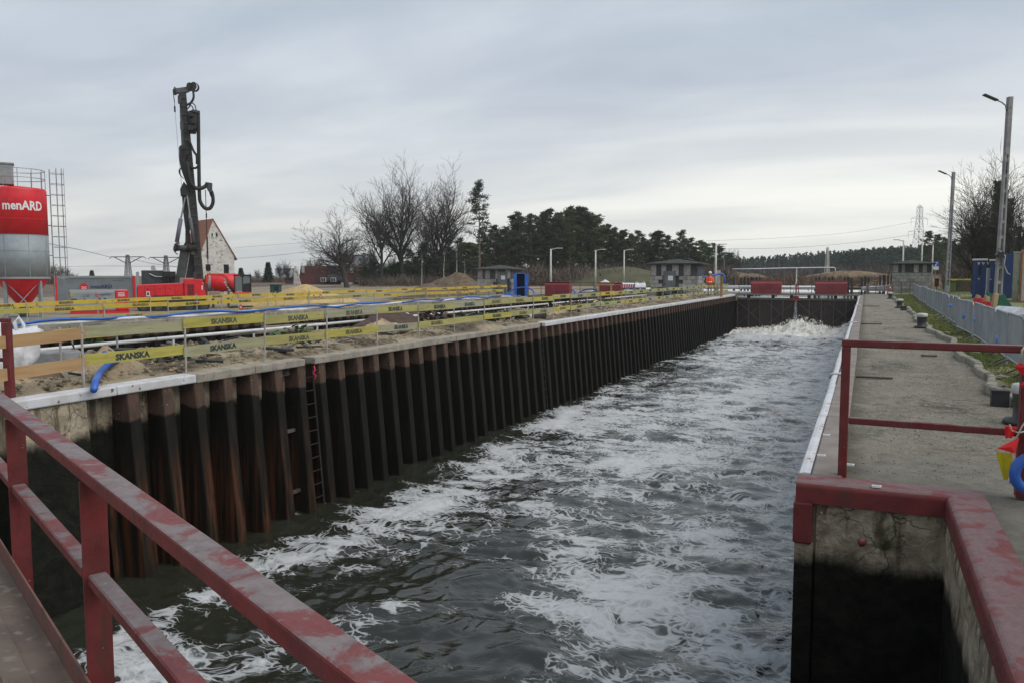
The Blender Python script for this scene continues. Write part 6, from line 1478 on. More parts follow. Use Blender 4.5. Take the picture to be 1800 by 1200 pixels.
def concrete_lamp(u0, D, vt, lean, label):
    x_, y_, _ = at(u0, D); z0 = G(x_, y_) - .1; h = zat(vt, D) - z0
    t = thing('concrete_lamp_post', label, 'lamp post', (x_, y_, z0), YAW, 'latticed concrete lamp posts'); t.rotation_euler = (0, lean, YAW)
    w0, w1 = .30, .15; hs = h * .10
    pm = MB(); 
    pm.raw([(-w0 / 2, -.11, 0), (w0 / 2, -.11, 0), (w0 / 2, .11, 0), (-w0 / 2, .11, 0), (-w0 / 2 * .94, -.10, hs), (w0 / 2 * .94, -.10, hs), (w0 / 2 * .94, .10, hs), (-w0 / 2 * .94, .10, hs)], [(3, 2, 1, 0), (4, 5, 6, 7), (0, 1, 5, 4), (1, 2, 6, 5), (2, 3, 7, 6), (3, 0, 4, 7)])
    pm.build('base', m_cpole, t)
    wd = lambda z: w0 * .94 + (w1 - w0 * .94) * (z - hs) / (h - hs)
    for s in (-1, 1):
        pm = MB(); pm.beam((s * (wd(hs) / 2 - .035), 0, hs), (s * (wd(h * .74) / 2 - .035), 0, h * .74), .07, .16, up=(0, 1, 0)); pm.build('flange', m_cpole, t)
    z = hs + .42
    while z < h * .72:
        MB().b2(-wd(z) / 2 + .05, wd(z) / 2 - .05, -.065, .065, z, z + .13).build('rung', m_cpole, t); z += .62
    pm = MB().beam((0, 0, h * .74), (0, 0, h), wd(h * .85), .19, up=(0, 1, 0)).build('top', m_cpole, t)
    MB().tube([(-.12, -.02, h - .55), (-.16, -.02, h - .35), (-.32, -.02, h - .22), (-.52, -.02, h - .14)], .03, 7).build('arm', m_galv, t, smooth=True)
    MB().box((-.80, -.02, h - .03), (.62, .22, .06), rot=Matrix.Rotation(R(22), 3, 'Y')).build('lamp_head', m_dgrey, t, bev=.02)
    return t
pl = concrete_lamp(1752, 33, 171, R(.6), 'tall latticed concrete lamp post standing before the blue cabins')
x_ = MB(); x_.tube([(-.3, -.16, 2.5), (-.1, -.16, 2.62), (.1, -.16, 2.45), (.05, -.18, 2.1), (.2, -.2, 1.75), (.32, -.2, 1.7)], .035, 6).build('cable', m_galv, pl, smooth=True); MB().box((-.1, -.16, 2.5), (.25, .12, .25)).build('switch_box', m_black, pl)
concrete_lamp(1664, 57, 303, R(.6), 'latticed concrete lamp post farther off, beside the blue sign')
# road sign
D = 92; f = LF(1643.5, D, vbase(D, .1)); t = thing('road_sign', 'blue and white information sign on a post behind the right hut', 'sign', f.loc, YAW)
MB().cyl((0, .05, 0), (0, .05, f.z(460)), .05, n=8).build('post', m_galv, t); MB().b2(f.x(1639), f.x(1648.5), 0, .04, f.z(469), f.z(460)).build('panel', m_blue, t); MB().b2(f.x(1639), f.x(1648.5), 0, .04, f.z(475), f.z(469.2)).build('lower_panel', m_letterw, t)
q = MB(); q.b2(f.x(1642), f.x(1644), -.01, -.002, f.z(468), f.z(462)); q.b2(f.x(1642), f.x(1646), -.01, -.002, f.z(464), f.z(462)); q.build('symbol', m_letterw, t)
t = thing('litter_bin', 'dark narrow bin standing below the blue sign', 'bin', (*at(1646, 88)[:2], G(*at(1646, 88)[:2]))); MB().lathe([(.2, .3), (.24, 1.2)], 12).build('drum', m_black, t); MB().cyl((0, 0, 0), (0, 0, .3), .04).build('foot', m_black, t)

# ------------------------------------------------------------------ cabins and stores on the right
def blue_cabin(u0, u1, D, vt, label):
    f = LF((u0 + u1) / 2, D, vbase(D, .15)); t = f.face(thing('portable_cabin', label, 'cabin', f.loc, YAW, 'blue portable cabins')); a, b, h = f.x(u0), f.x(u1), f.z(vt)
    MB().b2(a, b, 0, 1.3, .05, h).build('body', m_blue2, t, bev=.02)
    MB().b2(a - .08, b + .08, -.12, 1.4, h, h + .12).build('roof', mat('white cabin roof', (.55, .55, .54), (.45, .45, .44)), t, bev=.02)
    d = MB().b2(a + .2, b - .18, -.03, .0, .15, h - .15).build('door', mat('darker blue door', (.022, .05, .16), (.018, .04, .13), 3, .5), t)
    MB().b2(a + .35, a + .55, -.04, -.031, h * .62, h - .25).build('vent', m_black, d); MB().b2(b - .5, b - .4, -.06, -.031, h * .5, h * .53).build('handle', m_wpipe, d)
    for k in range(3): MB().tube([(a + .3 + .3 * k, -.06, h - .1), (a + .36 + .3 * k, -.08, h - .28), (a + .42 + .3 * k, -.06, h - .12)], .035, 5).build('tie', m_wpipe, t)
    MB().b2(a, b, .1, 1.2, 0, .05).build('skid', m_black, t)
blue_cabin(1708, 1731, 52, 459, 'blue portable cabin with a white roof, the left one of two')
f2 = at(1735, 51.5); t = thing('pale_panel', 'pale upright panel standing between the two blue cabins', 'panel', (f2[0], f2[1], .15), YAW); MB().b2(-.09, .12, 0, .06, 0, 1.95).build('panel', m_wpipe, t)
blue_cabin(1738, 1752, 51, 460, 'narrow blue portable cabin with a white roof, behind the lamp post')
D = 49; f = LF(1771, D, vbase(D, .15)); t = thing('shipping_container', 'big blue steel container behind the tall concrete lamp post', 'container', f.loc, YAW); f.face(t)
a, b, h = f.x(1757), f.x(1783), f.z(447); MB().b2(a, b, 0, 5.8, .1, h).build('body', m_blue2, t); cr = MB(); k = a + .06
while k < b - .1: cr.b2(k, k + .07, -.03, .0, .15, h - .1); k += .15
tag(cr.build('corrugation', m_blue2, t), kind='stuff'); MB().b2(a - .02, b + .02, -.04, .1, h - .09, h + .01).build('top_rail', m_blue2, t); MB().b2(a, b, .1, 5.6, -.05, .1).build('base_frame', m_black, t)
D = 45; f = LF(1786, D, vbase(D, .15)); t = thing('metal_cabin', 'cream metal cabin with a peaked lid between blue and orange framed ones', 'cabin', f.loc, YAW); f.face(t)
m_cream = mat('cream sheet', (.42, .42, .29), (.34, .34, .25), 2, .6, c3=(.18, .14, .09), s3=6, lo3=.66, hi3=.72)
MB().b2(f.x(1778), f.x(1790), 0, 2.0, 0, f.z(446)).build('body', m_cream, t); MB().b2(f.x(1777), f.x(1791), -.05, 2.1, f.z(446), f.z(443)).build('roof', m_galv, t); d = MB().b2(f.x(1779.5), f.x(1788.5), -.04, .0, .15, f.z(463)).build('door', m_cream, t); MB().b2(f.x(1787), f.x(1788), -.08, -.041, 1.0, 1.2).build('handle', m_black, d)
D = 42; f = LF(1805, D, vbase(D, .15)); t = thing('shipping_container', 'white container with an orange frame, partly out of view', 'container', f.loc, YAW); f.face(t)
m_rframe = mat('orange rust frame', (.34, .11, .035), (.24, .08, .035), 3, .7); m_whc = mat('grubby white sheet', (.46, .46, .43), (.38, .38, .36), 2, .7, c3=(.15, .11, .08), s3=5, lo3=.64, hi3=.7)
a, b, h = f.x(1790.5), f.x(1840), f.z(440); MB().b2(a + .05, b, .03, 5, .05, h - .05).build('body', m_whc, t)
MB().b2(a, a + .10, -.02, .1, 0, h).build('corner_post', m_rframe, t); MB().b2(a, b, -.03, .1, h - .12, h + .02).build('top_rail', m_pine, t); MB().b2(a + .10, b, -.02, .1, 0, .14).build('bottom_rail', m_rframe, t)
for k in (.35, .55): MB().b2(a + .3 + k, a + .34 + k, -.02, .03, .2, h - .2).build('door_seam', m_rframe, t)
# timber boards, red toolboxes and a green sheet leaning behind the barriers
def lean(pts, D, th, m, name, label, cat):
    f = LF(pts[0][0], D, vbase(D, .05)); t = MB().prism([f.p(u, v) for u, v in pts], (0, th, 0)).build(name, m, None, f.loc, YAW, bev=.01); return tag(t, label, cat)
m_green = mat('green tarpaulin', (.012, .115, .062), (.010, .09, .05), 1.5, .5, .2, .02); m_ply = mat('plywood', (.42, .29, .155), (.35, .24, .125), 3, .8)
lean([(1752, 558), (1755, 519), (1762, 517), (1786, 549), (1787, 558)], 27, .3, m_green, 'green_sheet', 'large green sheet leaning on plywood behind the barriers', 'tarpaulin')
lean([(1743, 552), (1746, 516), (1754, 517), (1750, 555)], 26.6, .12, m_ply, 'plywood_board', 'upright plywood board at the edge of the large green sheet', 'board')
lean([(1729, 550), (1731, 519), (1739, 523), (1738, 552)], 28.5, .12, m_ply, 'plywood_board', 'plywood board between two red boxes behind the barriers', 'board')
lean([(1712, 545), (1716, 518), (1723, 521), (1722, 546)], 30, .12, m_ply, 'plywood_board', 'leftmost plywood board behind the barriers', 'board')
lean([(1735, 530), (1735, 514), (1742, 518), (1744, 535)], 30, .15, m_green, 'green_sheet', 'small green sheet peeping out behind the plywood boards', 'tarpaulin')
lean([(1722, 548), (1723, 524), (1729, 526), (1730, 548)], 29, .5, m_redm, 'red_crate', 'red crate between the left plywood boards', 'crate')
lean([(1736, 552), (1736, 530), (1742, 533), (1743, 553)], 27.6, .4, m_redm, 'red_crate', 'red crate left of the large green sheet', 'crate')
lean([(1748, 558), (1748, 538), (1760, 546), (1762, 560)], 25.5, .4, mat('red white sacking', (.45, .06, .06), (.5, .42, .38), 6, .7), 'tool_sack', 'red and white sack in front of the green sheet', 'sack')
D = 20.5; f = LF(1790, D, vbase(D, .05)); t = thing('trailer', 'low dark trailer with a grey rim behind the nearest barriers', 'trailer', f.loc, YAW)
MB().b2(f.x(1770), f.x(1860), 0, 1.6, .35, f.z(556)).build('body', m_dark, t, bev=.03); MB().b2(f.x(1768), f.x(1861), -.04, 1.64, f.z(556), f.z(552)).build('rim', m_galv, t, bev=.01)
for u in (1790, 1830): MB().cyl((f.x(u), -.02, .3), (f.x(u), .2, .3), .3, n=18).build('wheel', m_black, t)
MB().prism([f.p(1788, 556, .3), f.p(1806, 541, .3), f.p(1830, 545, .3), f.p(1830, 560, .3)], (0, 1.0, 0)).build('white_cover', m_bag, t)
# clipped hedge, green cover, dry bank
def leaf_mass(name, label, cat, cx, cy, rx, ry, h, n, m, s, seed, z0):
    rs = np.random.RandomState(seed); p = rs.uniform(-1, 1, (n, 3)); x = p[:, 0] * rx; y = p[:, 1] * ry; z = (p[:, 2] * .5 + .5) * h * (1 + .12 * fbm(x * .8, y * .8, seed, 3)) 
    a = rs.randn(n, 3); a /= np.linalg.norm(a, axis=1)[:, None]; b = rs.randn(n, 3); b -= a * (a * b).sum(1)[:, None]; b /= np.linalg.norm(b, axis=1)[:, None]
    c = np.stack([x, y, z], 1); sc = (s * rs.uniform(.5, 1.3, n))[:, None]
    V = np.stack([c - a * sc, c + b * sc * .5, c + a * sc, c - b * sc * .5], 1).reshape(-1, 3)
    t = thing(name, label, cat, (cx, cy, z0), YAW); o = np_mesh('leaves', V, np.arange(4 * n).reshape(-1, 4), m, t); tag(o, kind='stuff')
    MB().box((0, 0, h * .45), (rx * 1.8, ry * 1.8, h * .88)).build('core', m_scrub, t); return t
x_, y_, _ = at(1693, 70); leaf_mass('hedge', 'low dark clipped hedge left of the blue cabins', 'hedge', x_, y_, .85, .8, 1.05, 3500, m_needle[0], .05, 3, .15)
x_, y_, _ = at(1694, 74); t = thing('guard_rail', 'yellow rail running just behind the dark hedge', 'rail', (x_, y_, .2), YAW); MB().b2(-1.4, 1.2, 0, .1, .95, 1.1).build('rail', m_yellow, t); 
for q in (-1.2, 0, 1.0): MB().b2(q, q + .08, .1, .18, -.3, 1.05).build('post', m_dark, t)
x_, y_, _ = at(1672, 68); t = thing('green_box', 'light green box standing beside the far concrete lamp post', 'box', (x_, y_, .1), YAW); MB().b2(-.3, .38, 0, .6, 0, .95).build('body', mat('light green paint', (.13, .2, .055)), t, bev=.02); MB().b2(-.33, .41, -.03, .63, .95, 1.0).build('lid', m_dark, t)
heap('dry_bank', 'long bank of dry brown grass behind the blue sign', 'bank', *at(1690, 112)[:2], 14, 6, 2.4, mat('dry grass bank', (.235, .15, .08), (.17, .105, .06), .8, .95, 1, .1, c3=(.30, .22, .12), s3=3, lo3=.56, hi3=.66), -.2, 44, 60, .6, .06)
for k, (u, D, w, h_, lab) in enumerate(((1285, 150, 8, 2.4, 'tawny grass hummock beside the far lamp'), (1322, 155, 6, 2.0, 'tawny grass hummock behind the left machine housing'), (1500, 160, 14, 2.6, 'long tawny grass bank behind the rusty bridge railing'), (1440, 170, 12, 1.5, 'low tawny grass bank behind the right machine housing'))):
    x_, y_, _ = at(u, D); heap('grass_bank', lab, 'bank', x_, y_, w, 5, h_, mat('tawny grass %d' % k, (.20, .145, .075), (.13, .088, .052), .6, .95, 1, .1, c3=(.25, .19, .10), s3=2, lo3=.55, hi3=.66), .0, 50 + k, 48, .6, .08)
x_, y_, _ = at(1100, 120); heap('grass_bank', 'dull green grass bank behind the white wrapped stack', 'bank', x_, y_, 12, 6, 3.0, mat('dull green bank', (.075, .075, .035), (.10, .09, .05), .5, .95), .0, 60, 48, .7, .04)

# ------------------------------------------------------------------ pylons and wires
def lattice(t, name, z0, z1, w0, w1, r, n, m):
    b = MB()
    for i in range(n):
        za, zb_ = z0 + (z1 - z0) * i / n, z0 + (z1 - z0) * (i + 1) / n; wa, wb = w0 + (w1 - w0) * i / n, w0 + (w1 - w0) * (i + 1) / n
        ca = [(sx * wa / 2, sy * wa / 2, za) for sx, sy in ((-1, -1), (1, -1), (1, 1), (-1, 1))]; cb_ = [(sx * wb / 2, sy * wb / 2, zb_) for sx, sy in ((-1, -1), (1, -1), (1, 1), (-1, 1))]
        for k in range(4):
            b.cyl(ca[k], cb_[k], r, n=3, cap=False); b.cyl(ca[k], cb_[(k + 1) % 4], r * .6, n=3, cap=False); b.cyl(ca[(k + 1) % 4], cb_[k], r * .6, n=3, cap=False); b.cyl(cb_[k], cb_[(k + 1) % 4], r * .6, n=3, cap=False)
    return tag(b.build(name, m, t), kind=None)
m_pyl = mat('pylon steel', (.34, .35, .36), rough=.7); m_pyd = mat('dark pylon steel', (.06, .06, .065), rough=.7)
D = 420; f = LF(1612, D, vbase(D, 0)); t = thing('electricity_pylon', 'tall lattice pylon with three cross arms above the far forest', 'pylon', f.loc, YAW + R(20))
lattice(t, 'tower', 0, f.z(364), 6.5, 1.2, .10, 14, m_pyl)
for v, w in ((367, 3.6), (386, 9), (409, 11.5)):
    z = f.z(v); a = MB(); 
    for s in (-1, 1): a.cyl((0, -.5, z), (s * w / 1.6, 0, z), .10, n=3); a.cyl((0, .5, z + 1.6), (s * w / 1.6, 0, z), .08, n=3); a.cyl((s * w / 1.6, 0, z), (s * w / 1.6, 0, z - 3.4), .08, n=3)
    if w > 4:
        for s in (-1, 1): a.cyl((s * w / 4, 0, z), (s * w / 4, 0, z - 3.2), .12, n=3)
    a.build('cross_arm', m_pyl, t)
D = 190; f = LF(1453, D, vbase(D, 0)); t = thing('electricity_pylon', 'short pale lattice mast standing before the far forest', 'pylon', f.loc, YAW + R(30)); lattice(t, 'tower', 0, f.z(436), 1.0, .35, .06, 13, m_lampw); MB().cyl((0, 0, f.z(436)), (0, 0, f.z(434)), .04).build('tip', m_lampw, t)
for k, (u, vt, D) in enumerate(((226, 449, 210), (293, 450, 215), (218, 0, 0))):
    if not D: continue
    f = LF(u, D, vbase(D, 0)); t = thing('electricity_pylon', ('dark T shaped pylon above the grey container', 'dark T shaped pylon just left of the drill mast')[k], 'pylon', f.loc, YAW, 'T shaped pylons'); ht_ = f.z(vt)
    lattice(t, 'tower', 0, ht_, 1.6, .55, .085, 8, m_pyd); a = MB(); w = 4.3
    for s in (-1, 1): a.cyl((0, 0, ht_ - .5), (s * w, 0, ht_ - .5), .11, n=4); a.cyl((s * .3, 0, ht_ - 2.2), (s * w * .85, 0, ht_ - .5), .11, n=4); a.cyl((s * w, 0, ht_ - .5), (s * (w + .5), 0, ht_ - 1.0), .08, n=4)
    a.build('cross_arm', m_pyd, t)
def wire(pts, r, label):
    P_ = [(*at(u, d)[:2], zat(v, d)) for u, v, d in pts]; tag(MB().tube(smooth_pts(P_, 6), r, 4, False).build('power_line', m_pyd, None), label, 'power line', 'power lines')
wire([(90, 429, 150), (150, 441, 175), (198, 453, 205)], .05, 'dark cable running from the silo to the first T shaped pylon')
wire([(228, 454, 208), (260, 462, 214), (300, 468, 218), (330, 471, 225)], .05, 'cable sagging between the two T shaped pylons')
wire([(110, 469, 300), (200, 468, 300), (330, 470, 300)], .05, 'thin level wire behind the grey container'); wire([(415, 455, 300), (480, 450, 300), (545, 442, 300)], .05, 'thin wire between the white house and the bare trees'); wire([(415, 436, 420), (520, 428, 420), (620, 424, 420)], .05, 'faint upper wire right of the white house')
wire([(1270, 438, 350), (1380, 436, 380), (1500, 427, 400), (1606, 412, 418)], .055, 'lower power line ending at the tall lattice pylon')
wire([(1240, 424, 380), (1380, 418, 390), (1500, 408, 405), (1604, 390, 418)], .045, 'upper power line ending at the tall lattice pylon')
wire([(1630, 411, 418), (1720, 395, 410), (1830, 380, 400)], .045, 'power line leaving the tall lattice pylon to the right')

# ------------------------------------------------------------------ trees
def bare_tree_mesh(h, seed, spread=.5, r0=.28, fork=.25, levels=6, twig=.018, nstem=1, up=.25, lean=(0, 0), bend=.07):
    """a straight bole, long ascending limbs that fork and fork again, fine twigs at the ends"""
    rnd = random.Random(seed); tr, cr = MB(), MB(); K = [1.0]
    def grow(p, d, L, r, lv):
        n = (5, 5, 4, 3, 3, 2, 2)[min(lv, 6)]; pts, rs = [p], [r]; q = p.copy(); dd = d.copy(); r1 = r * (.55 if lv else .6)
        for i in range(n):
            w = bend * (1 + .5 * lv); dd = (dd + Vector((rnd.uniform(-w, w), rnd.uniform(-w, w), rnd.uniform(-w, w) * .4 + up * .10))).normalized(); q = q + dd * (L / n); pts.append(q.copy()); rs.append(max(twig * .6, r + (r1 - r) * (i + 1) / n))
        (tr if lv < 2 else cr).tube(pts, rs, (8, 6, 5, 3, 3, 3, 3)[min(lv, 6)], False)
        if lv >= levels: return
        kids = [(n, 1.0), (n, .85)]
        if lv == 0: kids += [(n, .95), (n, .8), (4, .8), (4, .7), (3, .72), (3, .6)]
        else: kids += [(j, .95 - .3 * j / n) for j in range(1, n) for _ in range(2 if lv in (1, 2) and rnd.random() < .4 else 1) if rnd.random() < (.95 if lv < 3 else .52)]
        a0 = rnd.uniform(0, 6.283)
        for c, (j, f_) in enumerate(kids):
            ax = dd.orthogonal().normalized(); ax.rotate(Matrix.Rotation(a0 + c * 2.4 + rnd.uniform(-.4, .4), 3, dd)); a = spread * rnd.uniform(.5, 1.15) * (1.25 if j < n else .8)
            nd = dd.copy(); nd.rotate(Matrix.Rotation(a, 3, ax)); nd.z += up * .3; nd.normalize()
            grow(pts[j], nd, L * rnd.uniform(.58, .76) * f_ * (1.35 if lv == 0 else 1), max(twig, rs[j] * rnd.uniform(.58, .76)), lv + 1)
    for once in (0, 1):                       # the first pass only measures the height
        rnd.seed(seed); tr.v, tr.f, cr.v, cr.f = [], [], [], []
        for s in range(nstem):
            d = Vector((lean[0] + (rnd.uniform(-.22, .22) if nstem > 1 else 0), lean[1] + (rnd.uniform(-.1, .1) if nstem > 1 else 0), 1)).normalized(); grow(Vector((s * .5 - (nstem - 1) * .25, rnd.uniform(-.2, .2), -.3)), d, h * fork * K[0], r0, 0)
        K[0] *= h / sorted(v[2] for v in cr.v)[-max(1, len(cr.v) // 400)]
    return tr.mesh('trunk', m_bark, True), cr.mesh('crown', m_twig)
def plant(meshes, name, label, x, y, z0, s=1.0, rz=0.0, group=None, cat='tree', sx=None):
    t = thing(name, label, cat, (x, y, z0), rz, group); t.scale = (sx or s, sx or s, s); inst('trunk', meshes[0], t); tag(inst('crown', meshes[1], t), kind='stuff'); return t
def bt(u, D, vt, seed, label, z0=-.5, sx=1, **kw):
    x_, y_, _ = at(u, D); h = zat(vt, D) - z0; plant(bare_tree_mesh(h, seed, **kw), 'bare_tree', label, x_, y_, z0, 1, 0, 'bare winter trees', sx=sx)
bt(612, 120, 376, 5, 'bare tree leaning left over the red roofed house', sx=1.45, spread=.66, r0=.32, fork=.20, up=.10, lean=(-.34, 0), twig=.017, levels=5)
bt(671, 128, 303, 12, 'tall bare tree right of the red roofed house, slender', spread=.58, r0=.34, fork=.24, up=.16, twig=.017, levels=5)
bt(706, 130, 284, 21, 'tallest bare tree, its trunk rising over the brown earth', spread=.54, r0=.44, fork=.26, up=.20, twig=.017, levels=5)
bt(735, 150, 330, 25, 'thinner bare tree just right of the tallest one', spread=.5, r0=.2, fork=.28, up=.18, twig=.017, levels=5)
bt(772, 132, 299, 34, 'bare tree with a broad round crown left of the slender pine', spread=.66, r0=.52, fork=.15, up=.14, twig=.017, levels=5, nstem=1)
bt(1712, 62, 306, 46, 'broad bare tree behind the blue cabins on the right', z0=.1, spread=.6, r0=.24, fork=.18, up=.16, twig=.010, levels=5)
bt(1755, 66, 284, 52, 'tall bare tree wrapped in ivy behind the concrete lamp post', z0=.1, spread=.6, r0=.25, fork=.2, up=.16, twig=.010, levels=5)
bt(1795, 60, 310, 58, 'bare tree at the right edge above the white container', z0=.1, spread=.6, r0=.24, fork=.2, up=.15, twig=.010, levels=5)
small_bare = [bare_tree_mesh(10, 70 + k, spread=.5, r0=.14, fork=.25, up=.3, twig=.03, levels=4) for k in range(3)]
rnd = random.Random(15)
# pines: a bare reddish stem, whorled limbs, and clumps of needle sprays with gaps between
def pine_mesh(h, seed, crown0=.42, width=.2, dens=1.0, m=m_needle[0], tuft=.27):
    rs = np.random.RandomState(seed); rnd = random.Random(seed); tr = MB(); bend = [rnd.uniform(-.15, .15) for _ in range(2)]
    st = [(bend[0] * math.sin(q * 3) * .6, bend[1] * math.sin(q * 2.4) * .6, h * q) for q in np.linspace(0, .97, 8)]
    tr.tube(st, [.17 - .15 * q for q in np.linspace(0, 1, 8)], 6, False); C = []
    nl = int(22 * dens + 10)
    for i in range(nl):
        q = crown0 + (1 - crown0) * (i / nl) ** .9; z = h * q; t_ = (q - crown0) / (1 - crown0); R_ = h * width * (.35 + .65 * math.sin(math.pi * min(1, .25 + t_ * .72))) * (1.05 - .65 * t_ ** 2.2) * rnd.uniform(.5, 1.25)
        a = rnd.uniform(0, 6.283); e = Vector((R_ * math.cos(a), R_ * math.sin(a), z + R_ * rnd.uniform(.0, .5))); b0 = Vector((0, 0, z - .2)); tr.tube([b0, b0.lerp(e, .5) + Vector((0, 0, -.1)), e], [.05, .035, .015], 3, False)
        for f_ in (.45, .7, .9, 1.0):
            if rnd.random() < .9: c = b0.lerp(e, f_); C.append((c.x + rnd.uniform(-.25, .25), c.y + rnd.uniform(-.25, .25), c.z + rnd.uniform(-.05, .3), rnd.uniform(.35, .75) * (h / 14) ** .5))
    for _ in range(4): C.append((rnd.uniform(-.3, .3), rnd.uniform(-.3, .3), h * rnd.uniform(.93, 1.0), .4))
    # each clump: sprays pointing up and outward
    C = np.array(C); k = 24; n = len(C) * k; c = np.repeat(C, k, 0); o = rs.randn(n, 3); o /= np.linalg.norm(o, axis=1)[:, None]; o[:, 2] = np.abs(o[:, 2]) * .8 - .15
    p = c[:, :3] + o * c[:, 3:4] * np.array([1, 1, .8]) * rs.uniform(.25, 1.0, (n, 1)); d = o + rs.randn(n, 3) * .5 + np.array([0, 0, .5]); d /= np.linalg.norm(d, axis=1)[:, None]
    s = np.cross(d, rs.randn(n, 3)); s /= np.linalg.norm(s, axis=1)[:, None]; L = (tuft * rs.uniform(.6, 1.3, n))[:, None]
    V = np.stack([p - s * L * .24, p + s * L * .24, p + d * L + s * L * .08, p + d * L - s * L * .12], 1).reshape(-1, 3)
    me = bpy.data.meshes.new('crown'); me.from_pydata(V.tolist(), [], np.arange(4 * n).reshape(-1, 4).tolist()); me.materials.append(m)
    return tr.mesh('trunk', m_pinebark, True), me
pines = [pine_mesh(14, 100 + k, (.20, .30, .26, .36, .18, .30)[k], (.17, .2, .18, .16, .2, .19)[k], (1.5, 1.7, 1.6, 1.3, 1.8, 1.5)[k], m_needle[k % 2]) for k in range(6)]
prof = [(640, 470), (660, 458), (700, 462), (722, 440), (745, 428), (765, 445), (790, 436), (808, 420), (830, 428), (852, 410), (868, 398), (885, 404), (902, 380), (915, 376), (930, 378), (945, 384), (955, 374), (968, 370), (985, 376), (1000, 367), (1018, 366), (1030, 368), (1045, 380), (1058, 398), (1070, 396), (1082, 402), (1096, 406), (1110, 414), (1122, 408), (1135, 426), (1148, 410), (1160, 408), (1172, 416), (1186, 424), (1200, 408), (1214, 420), (1228, 424), (1240, 428), (1254, 430), (1266, 434), (1278, 446)]
def vtop(u):
    for (a, va), (b, vb) in zip(prof, prof[1:]):
        if a <= u <= b: return va + (vb - va) * (u - a) / (b - a)
    return prof[-1][1]
rnd = random.Random(33); front = []
for u, v in prof:
    D = 128 + 22 * (u - 640) / 640 + rnd.uniform(-3, 3); front.append((u + rnd.uniform(-3, 3), D, v))
for row in range(1, 3):
    for u in np.arange(646, 1280, 15):
        uu = u + rnd.uniform(-6, 6); D = 132 + 22 * (uu - 640) / 640 + 9 * row + rnd.uniform(-3, 3); front.append((uu, D, vtop(min(uu, 1278)) + rnd.uniform(2, 26)))
for i, (u, D, v) in enumerate(front):
    x_, y_, _ = at(u, D); z0 = -.3; h = zat(v, D) - z0; k = rnd.randrange(6); s = h / 14
    plant(pines[k], 'pine_tree', 'dark green pine in the dense wood behind the lamps and huts', x_, y_, z0, s, rnd.uniform(0, 6.28), 'pines of the dense wood', sx=max(s, .75) * rnd.uniform(.95, 1.2))
x_, y_, _ = at(843, 118); h = zat(322, 118) + .5; plant(pine_mesh(h, 300, .46, .115, 1.3, m_needle[1], .24), 'pine_tree', 'tall slender pine standing alone in front of the wood, beside the round bare tree', x_, y_, -.5, 1, 0)
# the dark spruces at the left, birches in front of the wood
def spruce_mesh(h, seed, m):
    rs = np.random.RandomState(seed); n = 1500; t_ = rs.rand(n) ** .8; z = h * (.06 + .94 * t_); r = h * .3 * (1 - t_) * (.55 + .45 * np.abs(np.sin(t_ * 26))) * rs.uniform(.3, 1, n); a = rs.rand(n) * 6.283
    p = np.stack([r * np.cos(a), r * np.sin(a), z], 1); d = np.stack([np.cos(a), np.sin(a), rs.uniform(-.5, .3, n)], 1); s = np.cross(d, rs.randn(n, 3)); s /= np.linalg.norm(s, axis=1)[:, None]; L = .5
    V = np.stack([p - s * .12, p + s * .12, p + d * L], 1).reshape(-1, 3); me = bpy.data.meshes.new('crown'); me.from_pydata(V.tolist(), [], np.arange(3 * n).reshape(-1, 3).tolist()); me.materials.append(m)
    return MB().tube([(0, 0, -.2), (0, 0, h * .97)], [.2, .02], 6).mesh('trunk', m_pinebark), me
for u, D, v, sd_, lab in ((472, 170, 462, 1, 'dark spruce standing between the excavator and the far flats'), (424, 190, 472, 2, 'small dark spruce right of the white house'), (162, 220, 476, 3, 'tiny spruce behind the grey container')):
    x_, y_, _ = at(u, D); plant(spruce_mesh(zat(v, D), sd_, m_needle[0]), 'spruce_tree', lab, x_, y_, 0)
def birch_mesh(h, seed):
    rnd = random.Random(seed); tr, cr = MB(), MB(); tr.tube([(0, 0, -.2), (rnd.uniform(-.2, .2), 0, h * .5), (rnd.uniform(-.4, .4), 0, h)], [.13, .09, .02], 6, False)
    for i in range(26):
        z = h * rnd.uniform(.35, .98); a = rnd.uniform(0, 6.28); L = h * .16 * (1.3 - z / h); e = (L * math.cos(a), L * math.sin(a), z + L * .8); cr.tube([(0, 0, z), (e[0] * .5, e[1] * .5, z + L * .5), e], [.03, .02, .012], 3, False)
    return tr.mesh('trunk', m_birch), cr.mesh('crown', m_twig)
bm_ = [birch_mesh(9, k) for k in range(3)]
for k, (u, D, v, lab) in enumerate(((741, 112, 445, 'thin white birch right behind the brown earth mound, left'), (781, 110, 440, 'thin white birch by the trunk of the round bare tree'), (803, 112, 430, 'white birch trunk left of the slender pine'), (818, 115, 455, 'short birch between two other birches and the slender pine'), (1272, 125, 440, 'pale thin birch at the right end of the wood'))):
    x_, y_, _ = at(u, D); plant(bm_[k % 3], 'birch_tree', lab, x_, y_, -.4, (zat(v, D) + .4) / 9, k, 'birches before the wood')
